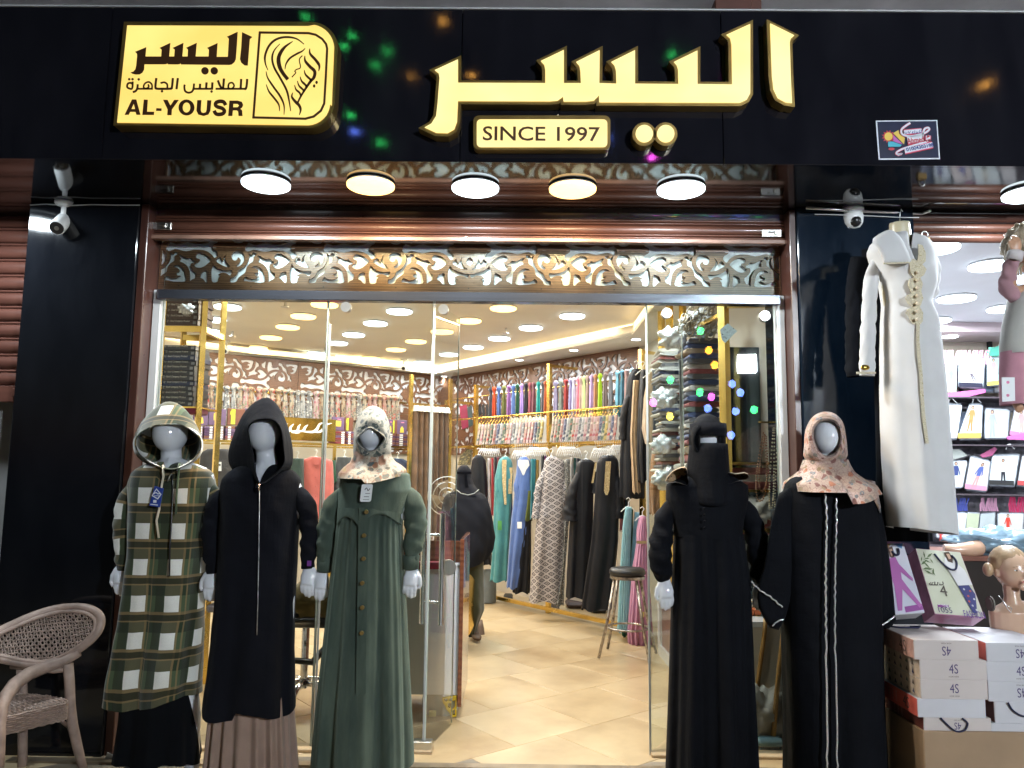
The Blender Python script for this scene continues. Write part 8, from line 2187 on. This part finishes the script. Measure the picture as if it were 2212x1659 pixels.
# ================================================================== stacked gift boxes and bags
YBx=3.55;m_bxw=M('off_white_carton',(.50,.44,.42),.5,var=.05,bump=.1);m_bxw2=M('cool_white_carton',(.50,.49,.52),.5,var=.05)
m_ink=colm((.05,.03,.12));m_ink2=colm((.09,.07,.06));_t4={}
def tmesh(s,par,O,wd,hd,m,u=(1,0,0),v=(0,0,1),n=(0,-1,0),off=.0):
 return text(s,'lettering',O,u,v,n,1,m,par,width=wd,height=hd,off=off)
def gbox(x0,x1,y0,y1,lb,side,front=None,Y=YBx,dep=.36,logo=True,flip=False,inside=0):
 P0,P1=at(*k5(x0,y1),Y),at(*k5(x1,y0),Y)
 t=thing('gift_box',lb,'box',(P0.x,Y,P0.z),'stacked thermal wear gift boxes')
 B().box((P0.x,Y,P0.z+.001),(P1.x,Y+dep,P1.z-.001),.002).done('carton',front or m_bxw,t)
 B().box((P0.x-.0012,Y+.004,P0.z+.003),(P0.x-.0002,Y+dep-.004,P1.z-.003)).done('printed_side',side,t)
 h=P1.z-P0.z;u=Vector((0,-1,0))
 if logo:
  O=Vector(((P0.x+P1.x)/2,Y,P0.z+h*(.55 if not flip else .45)))
  tmesh('4S',t,O,h*.46,h*.46,m_ink,*(((-1,0,0),(0,0,-1))if flip else((1,0,0),(0,0,1))))
  tmesh('HOME WEAR',t,O+Vector((0,0,-h*.38 if not flip else h*.38)),h*.52,h*.07,m_ink2,*(((-1,0,0),(0,0,-1))if flip else((1,0,0),(0,0,1))))
 if inside==1:
  for i in range(5):
   for j in range(2):
    yy=Y+.05+i*.055;zz=P0.z+h*(.30+.42*j)
    b=B();b.add([(P0.x-.0022,yy,zz-h*.16),(P0.x-.0022,yy+.012,zz+h*.1),(P0.x-.0022,yy+.022,zz-h*.13)],[(0,1,2)]);b.done('print',colm([(.05,.05,.12),(.15,.12,.1),(.1,.15,.12)][(i+j)%3]),t)
 elif inside==2:
  tmesh('4S',t,Vector((P0.x-.0014,Y+.10,P0.z+h*.5)),h*.7,h*.6,m_ink2,u,(0,0,1),(-1,0,0))
  for i in range(3):tmesh('CODE',t,Vector((P0.x-.0014,Y+.19+.035*i,P0.z+h*.5)),h*.6,h*.14,m_bxw,(0,0,1),(0,1,0),(-1,0,0))
 return t
m_sp=M('pink_brown_print_side',(.55,.32,.28),.4,var=.2,vs=30);m_sc=M('cream_catalogue_side',(.62,.50,.40),.4,var=.15,vs=40);m_sr=M('coral_red_side',(.65,.13,.10),.4,var=.1);m_sb=M('chestnut_side',(.16,.05,.04),.4,var=.15)
gbox(365,790,805,935,'topmost left gift box with upside down logo and handle cords on its lid',m_sp,flip=True,inside=2)
gbox(405,845,938,1068,'second left gift box from the top with catalogue pictures on its side',m_sc,inside=1)
gbox(410,850,1070,1198,'third left gift box from the top with catalogue pictures on its side',m_sc,inside=1)
gbox(390,838,1200,1322,'plain pale left gift box with a coral red side',m_sr,m_bxw2,logo=False,inside=2)
gbox(430,876,1325,1422,'lowest left gift box with a hanging navy handle cord',m_sb,flip=True,inside=2)
gbox(850,1290,825,950,'topmost right gift box with a bright red side',m_sr,m_bxw2,flip=True)
gbox(852,1300,953,1082,'second right gift box from the top',m_sc,m_bxw2,inside=1)
gbox(862,1300,1085,1215,'third right gift box from the top',m_sp,m_bxw2,flip=True)
gbox(905,1300,1218,1360,'fourth right gift box with open brown flap',m_bpan if False else m_sb,m_bxw2,logo=False)
gbox(880,1300,1363,1422,'lowest right gift box beside the hanging cord',m_sp,m_bxw2,logo=False)
def cord(P,Y,par=None,lb='navy handle cord of a gift box',r_=.004):
 o=B().tube([at(*k5(a,c_),Y)for a,c_ in P]if not isinstance(P[0],Vector)else P,r_,7).done('handle_cord',m_navyc,par,True)
 if par is None:setp(o,lb,'cord')
m_navyc=M('navy_cord',(.012,.014,.05),.7,var=.1)
cord(catmull([at(*k5(a,c_),YBx-.008)for a,c_ in((540,1325),(590,1375),(645,1415),(700,1405),(720,1360),(685,1327))],4,False),0,lb='navy handle cord hanging over the lowest left gift box')
cord(catmull([at(*k5(a,c_),YBx-.008)for a,c_ in((990,1222),(1025,1275),(1100,1315),(1200,1300))],4,False),0,lb='navy handle cord hanging over the fourth right gift box')
ztop=at(*k5(365,805),YBx).z+.004;q=at(*k5(365,805),YBx)
cord([Vector((q.x+.02,YBx+.30,ztop)),Vector((q.x+.06,YBx+.25,ztop+.004)),Vector((q.x+.14,YBx+.24,ztop+.006)),Vector((q.x+.17,YBx+.28,ztop+.006)),Vector((q.x+.13,YBx+.30,ztop))],0,lb='navy handle cord lying on the topmost left gift box')
tmesh('4S',thing('lid_print','faint logo print on the lid of the topmost left gift box','print',(q.x,YBx,ztop)),Vector((q.x+.12,YBx+.13,ztop-.004)),.08,.07,colm((.4,.36,.4)),(1,0,0),(0,1,0),(0,0,1))
P0,P1=at(*k5(442,1800),YBx-.01),at(*k5(1300,1424),YBx-.01)
kb=thing('cardboard_box','large brown cardboard box carrying the stacked gift boxes','box',(P0.x,YBx,P0.z));m_card=M('corrugated_cardboard',(.30,.20,.12),.7,var=.12,vs=4,bump=.1)
B().box((P0.x,YBx-.01,.0),(P1.x,YBx+.42,P1.z),.004).done('carton',m_card,kb)
B().box((P0.x-.001,YBx-.0125,P1.z-.30),(P1.x,YBx-.0105,P1.z-.18)).done('packing_tape',M('clear_brown_tape',(.30,.21,.14),.15,var=.08,coat=.5),kb)
def bag(Pf,dep,lb,col,prints):
 """Pf: four front corners as (pixel, pixel, depth): top left, top right, bottom right, bottom left"""
 V=[at(*k5(p[0],p[1]),p[2])for p in Pf];n_=(V[1]-V[0]).cross(V[3]-V[0]).normalized();n_=n_ if n_.y<0 else-n_
 t=thing('shopping_bag',lb,'shopping bag',tuple(V[3]),'printed shopping bags leaning behind the boxes')
 b=B();W=[v-n_*dep for v in V];b.add(V+W,[(3,2,1,0),(4,5,6,7),(0,1,5,4),(1,2,6,5),(2,3,7,6),(3,0,4,7)]);b.done('bag_side',col,t)
 def pt(u,v,d=.0015):return V[0]*(1-u)*(1-v)+V[1]*u*(1-v)+V[2]*u*v+V[3]*(1-u)*v+n_*d
 b=B();b.add([pt(0.01,.005),pt(.99,.005),pt(.99,.99),pt(.01,.99)],[(3,2,1,0)]);b.done('printed_front',prints['ground'],t)
 for P,c_,d in prints['shapes']:
  tri=tessellate_polygon([[Vector((a,e,0))for a,e in P]]);b=B();b.add([pt(a,e,d)for a,e in P],[tuple(x)for x in tri]);b.done('print',c_,t)
 u_=(V[2]-V[3]).normalized();v_=(V[0]-V[3]).normalized()
 for s,a,e,w1,h1,c_ in prints.get('texts',()):text(s,'lettering',pt(a,e,.003),u_,v_,n_,1,c_,t,width=w1,height=h1)
 if 'cord' in prints:B().tube(catmull([pt(a,e,.012)for a,e in prints['cord']],4,False),.005,7).done('handle_cord',m_navyc,t,True)
 return t
def M_grad(name,c1,c2,sc=3):
 m=bpy.data.materials.new(name);k=NT(m);k.l(k.ramp(k.noise(k.coords('Object'),sc,3),[(.35,c1),(.65,c2)]),k.b.inputs['Base Color']);k.b.inputs['Roughness'].default_value=.2;k.b.inputs['Coat Weight'].default_value=.5;return m
g1=M_grad('beige_glossy_print',(.50,.50,.38),(.60,.60,.50));g2=M_grad('lilac_white_print',(.56,.56,.66),(.64,.62,.68))
lg_=[(.66,.54),(.90,.52),(.97,.66),(.92,.80),(.86,.95),(.78,.94),(.74,.80),(.70,.66)]
tpz=[(.58,.12),(.70,.09),(.82,.20),(.93,.30),(.98,.52),(.66,.55),(.60,.38),(.52,.24)]
lf=[]
for i in range(13):
 a,e=.05+.22*hashn(i,1),.04+.34*hashn(i,2);r_=.035+.03*hashn(i,4);th=hashn(i,3)*3
 lf.append(([(a+r_*1.6*math.cos(th),e+r_*math.sin(th)),(a+r_*.3*math.cos(th+1.5),e+r_*.3*math.sin(th+1.5)),(a-r_*1.6*math.cos(th),e-r_*math.sin(th)),(a-r_*.3*math.cos(th+1.5),e-r_*.3*math.sin(th+1.5))],colm((.10,.14,.06)),.0022+.0003*i))
dots_=[([(a+.022*math.cos(t_),e+.016*math.sin(t_))for t_ in np.linspace(0,2*PI,7,endpoint=False)],colm(c_),.008)for a,e,c_ in((.76,.60,(.5,.5,.5)),(.88,.62,(.5,.1,.05)),(.80,.70,(.5,.08,.05)),(.90,.74,(.5,.5,.52)),(.82,.84,(.45,.45,.48)),(.78,.78,(.5,.1,.05)),(.87,.90,(.5,.5,.5)))]
bag([(370,190,3.95),(670,215,3.95),(835,655,3.78),(500,630,3.78)],.11,'large glossy bag with a lady in patterned leggings leaning on the boxes',M('mauve_bag_side',(.42,.18,.28),.35,var=.2,vs=14),dict(ground=g1,shapes=lf+[(lg_,colm((.05,.05,.16)),.006),(tpz,colm((.62,.60,.60)),.007),([(.60,.04),(.72,.02),(.76,.12),(.72,.20),(.62,.18)],colm((.07,.04,.03)),.0075),([(.64,.06),(.71,.055),(.715,.13),(.66,.145)],colm(SK),.0085),([(.10,.86),(.33,.85),(.33,.885),(.10,.895)],colm((.22,.05,.22)),.004)]+dots_,texts=(('4',.32,.64,.035,.055,m_ink2),('1055',.23,.93,.065,.028,m_ink),('FASHION',.80,.965,.10,.035,colm((.12,.05,.25))),('CODE',.215,.872,.05,.014,m_whc)),cord=[(.36,.08),(.45,.20),(.58,.30),(.72,.30),(.80,.18),(.74,.08)]))
bt_=[b_ for b_ in bpy.data.objects if b_.name.startswith('shopping_bag')][0]
strokes('lettering',[([(552,412),(556,430),(540,434),(528,430)],7),([(520,415),(518,433),(505,434)],7),([(500,412),(500,434)],7),([(520,434),(470,434)],6),([(492,418),(482,422),(484,432)],5),([(476,418),(464,426),(470,434),(480,430)],5),([(545,480),(520,492),(500,486)],6),([(530,484),(528,494)],5)],3.84,m_ink2,bt_,1857.8,1123.3,.32291,dy=.0)
fg=[([(.30,.22),(.55,.20),(.62,.30),(.95,.52),(.92,.56),(.62,.42),(.60,.52),(.98,.90),(.90,.93),(.55,.66),(.42,.95),(.30,.95),(.33,.62),(.28,.46)],colm((.38,.10,.34)),.004),([(.34,.06),(.52,.04),(.56,.16),(.48,.22),(.36,.20)],colm((.08,.04,.03)),.003),([(.38,.09),(.49,.08),(.50,.16),(.42,.19)],colm(SK),.005),([(.5,.90),(.99,.88),(.99,.96),(.5,.98)],colm((.25,.05,.25)),.003),([(.2,.0),(.5,.0),(.38,.06),(.45,.12),(.3,.06)],colm((.4,.2,.1)),.0025),([(.6,.0),(.95,.0),(.88,.08),(.75,.05)],colm((.1,.25,.45)),.0025)]
bag([(120,160,3.95),(290,158,3.95),(432,620,3.80),(180,640,3.80)],.10,'white glossy bag with a lady in purple thermal wear, partly behind the black abaya',M('white_bag_side',(.5,.5,.53),.35,var=.1),dict(ground=g2,shapes=fg,cord=[(.45,.12),(.55,.18),(.68,.16),(.70,.08)]))
b=B();q=at(*k5(640,715),YBx);ztp=at(*k5(850,825),YBx).z
fgp=thing('lid_print','red figure picture printed on the lid of the topmost right gift box','print',(q.x,YBx,ztp))
xx=at(*k5(850,825),YBx).x
b.add([(xx+a,YBx+e,ztp+.0015)for a,e in((.14,.30),(.22,.30),(.34,.16),(.42,.04),(.36,.03),(.24,.14),(.16,.20))],[tuple(range(7))]);b.done('print',colm((.50,.10,.09)),fgp)
# ================================================================== rattan arm chair on the left
def kc(x,y):return(x*.24478,y*.24478+1252.9)
m_rat=M('rattan_cane',(.33,.235,.19),.5,var=.3,vs=14,bump=.3,bs=60,rvar=.1);m_ratd=M('woven_rattan',(.29,.21,.17),.55,var=.3,vs=40,bump=.3,bs=80)
rc=thing('rattan_chair','round backed woven rattan arm chair in front of the left black pillar','chair',tuple(at(100,1650,3.85)))
def Yk(x,y):return 4.0-(x-900)*-.0002*0+np.interp(x,[-700,0,500,900],[-.35,-.10,.02,.02])+np.interp(y,[200,800],[.06,-.05])
def C3(P,e=0.0):return[at(*kc(a,c_),Yk(a,c_)+e)for a,c_ in P]
ring_=[(640,240),(760,248),(850,290),(892,350),(870,440),(800,530),(690,620),(560,690),(430,742),(250,760),(0,700),(-250,620),(-500,560),(-640,540),(-560,470),(-350,380),(-100,450-40),(0,445),(120,385),(300,310),(480,258)]
outer_=[(640,240),(770,250),(858,292),(892,350),(872,440),(800,530),(690,615),(560,690),(440,735),(300,745),(120,720),(-60,680),(-260,640),(-430,610),(-480,560),(-380,500),(-200,500),(-80,480),(0,445),(130,385),(300,312),(480,258)]
pts=[Vector((a,c_,0))for a,c_ in outer_]
CL=[(p.x,p.y)for p in catmull(pts,4)]
B().tube(C3(CL),.021,10,closed=True).done('back_frame',m_rat,rc,True)
B().tube(C3([(500+(a-500)*.90-10,480+(c_-480)*.88+8)for a,c_ in CL],-.012),.010,8,closed=True).done('inner_rim',m_rat,rc,True)
def inside(P,x,y):
 r_=False;n_=len(P)
 for i in range(n_):
  a,b_=P[i],P[i-1]
  if(a[1]>y)!=(b_[1]>y)and x<(b_[0]-a[0])*(y-a[1])/(b_[1]-a[1])+a[0]:r_=not r_
 return r_
wb=B();IN=[(500+(a-500)*.93,480+(c_-480)*.92)for a,c_ in CL]
def runs(line):
 out=[];cur=[]
 for p in line:
  if inside(IN,p[0],p[1]):cur.append(p)
  else:
   if len(cur)>2:out.append(cur)
   cur=[]
 if len(cur)>2:out.append(cur)
 return out
for k_ in range(30):
 y0=-60+k_*30
 ln=[(x,y0+(x-0)*-.08+120+7*math.sin(x*PI/26+k_*PI))for x in range(-150,900,13)]
 for r_ in runs(ln):wb.tube(C3(r_,.004*(1 if k_%2 else-1)),.0042,4,cap=False)
for k_ in range(40):
 x0=-160+k_*27
 ln=[(x0+(y-480)*.12+5*math.sin(y*PI/30+k_*PI),y)for y in range(200,760,12)]
 for r_ in runs(ln):wb.tube(C3(r_,-.003),.0036,4,cap=False)
wb.done('woven_back',m_ratd,rc)['kind']='stuff'
arm=[(700,640,0),(560,720,-.02),(400,770,-.06),(250,830,-.14),(130,920,-.24),(50,1030,-.33),(15,1130,-.38),(5,1250,-.40),(0,1500,-.42),(-10,1700,-.42)]
B().tube([at(*kc(a,c_),4.0+d)for a,c_,d in arm],[.02,.026,.030,.032,.032,.030,.026,.022,.02,.02],12).done('armrest',m_rat,rc,True)
def leg_(P,r_):B().tube([at(*kc(a,c_),4.0+d)for a,c_,d in P],r_,12).done('leg',m_rat,rc,True)
leg_([(600,740,-.02),(612,900,-.02),(620,1100,-.02),(640,1280,-.02),(690,1500,.0),(740,1700,.03)],[.024,.024,.024,.024,.022,.02])
leg_([(185,760,.06),(200,950,.06),(200,1200,.06),(200,1500,.06),(195,1700,.06)],.022)
B().tube([at(*kc(a,c_),4.0+d)for a,c_,d in((560,790,-.03),(480,800,-.04),(330,785,-.05),(100,760,-.05))],.014,8).done('stretcher',m_rat,rc,True)
B().tube([at(*kc(a,c_),4.0+d)for a,c_,d in((600,1290,-.02),(520,1225,-.08),(440,1200,-.12))],.010,8).done('stretcher',m_rat,rc,True)
B().tube([at(*kc(a,c_),4.0+d)for a,c_,d in((-40,1420,-.38),(20,1350,-.34),(120,1290,-.26))],.010,8).done('stretcher',m_rat,rc,True)
sp_=[(585,1050,-.02),(420,1020,.02),(220,1000,.06),(60,1000,.06),(-200,1020,.0),(-350,1100,-.3),(-200,1200,-.42),(50,1195,-.40),(300,1140,-.28),(480,1100,-.16),(570,1080,-.08)]
tpv=[at(*kc(a,c_),4.0+d)for a,c_,d in sp_];zz=sum(p.z for p in tpv)/len(tpv)
tp_=[Vector((atz(*kc(a,c_),zz).x,atz(*kc(a,c_),zz).y,zz))for a,c_,d in sp_];zd=.085
b=B();n_=len(tp_);b.add(tp_+[p-Vector((0,0,zd))for p in tp_],[tuple(range(n_))]+[(i,(i+1)%n_,(i+1)%n_+n_,i+n_)for i in range(n_)]+[tuple(range(2*n_-1,n_-1,-1))]);b.done('seat',m_ratd,rc)
wb=B()
for k_ in range(9):
 z=zz-.006-k_*.0095;L=[p+Vector((0,0,z-zz))for p in catmull(tp_,8)];c0=sum(tp_,Vector())/n_
 wb.tube([p+(p-c0).normalized()*(.003*math.sin(i*1.6+k_*PI))for i,p in enumerate(L)],.0048,4,closed=True)
xs_=[p.x for p in tp_];ys_=[p.y for p in tp_];TP=[(p.x,p.y)for p in tp_]
for k_ in range(44):
 for ax in(0,1):
  c_=(min(xs_)if ax else min(ys_))+k_*.013;cur=[]
  for j in range(90):
   e=(min(ys_)if ax else min(xs_))+j*.008;p=(c_,e)if ax else(e,c_)
   if inside(TP,*p):cur.append(Vector((p[0],p[1],zz+.003*math.sin(j*1.3+k_*PI))))
  if len(cur)>3:wb.tube(cur,.0030,3,cap=False)
wb.done('woven_seat',m_rat,rc)['kind']='stuff'
q=at(238,1636,4.14);setp(fplate('paper_scrap',[(225,1642),(232,1625),(246,1632),(250,1655),(222,1652)],4.15,.002,m_whc,None),'torn white paper scrap at the foot of the left pillar','paper')
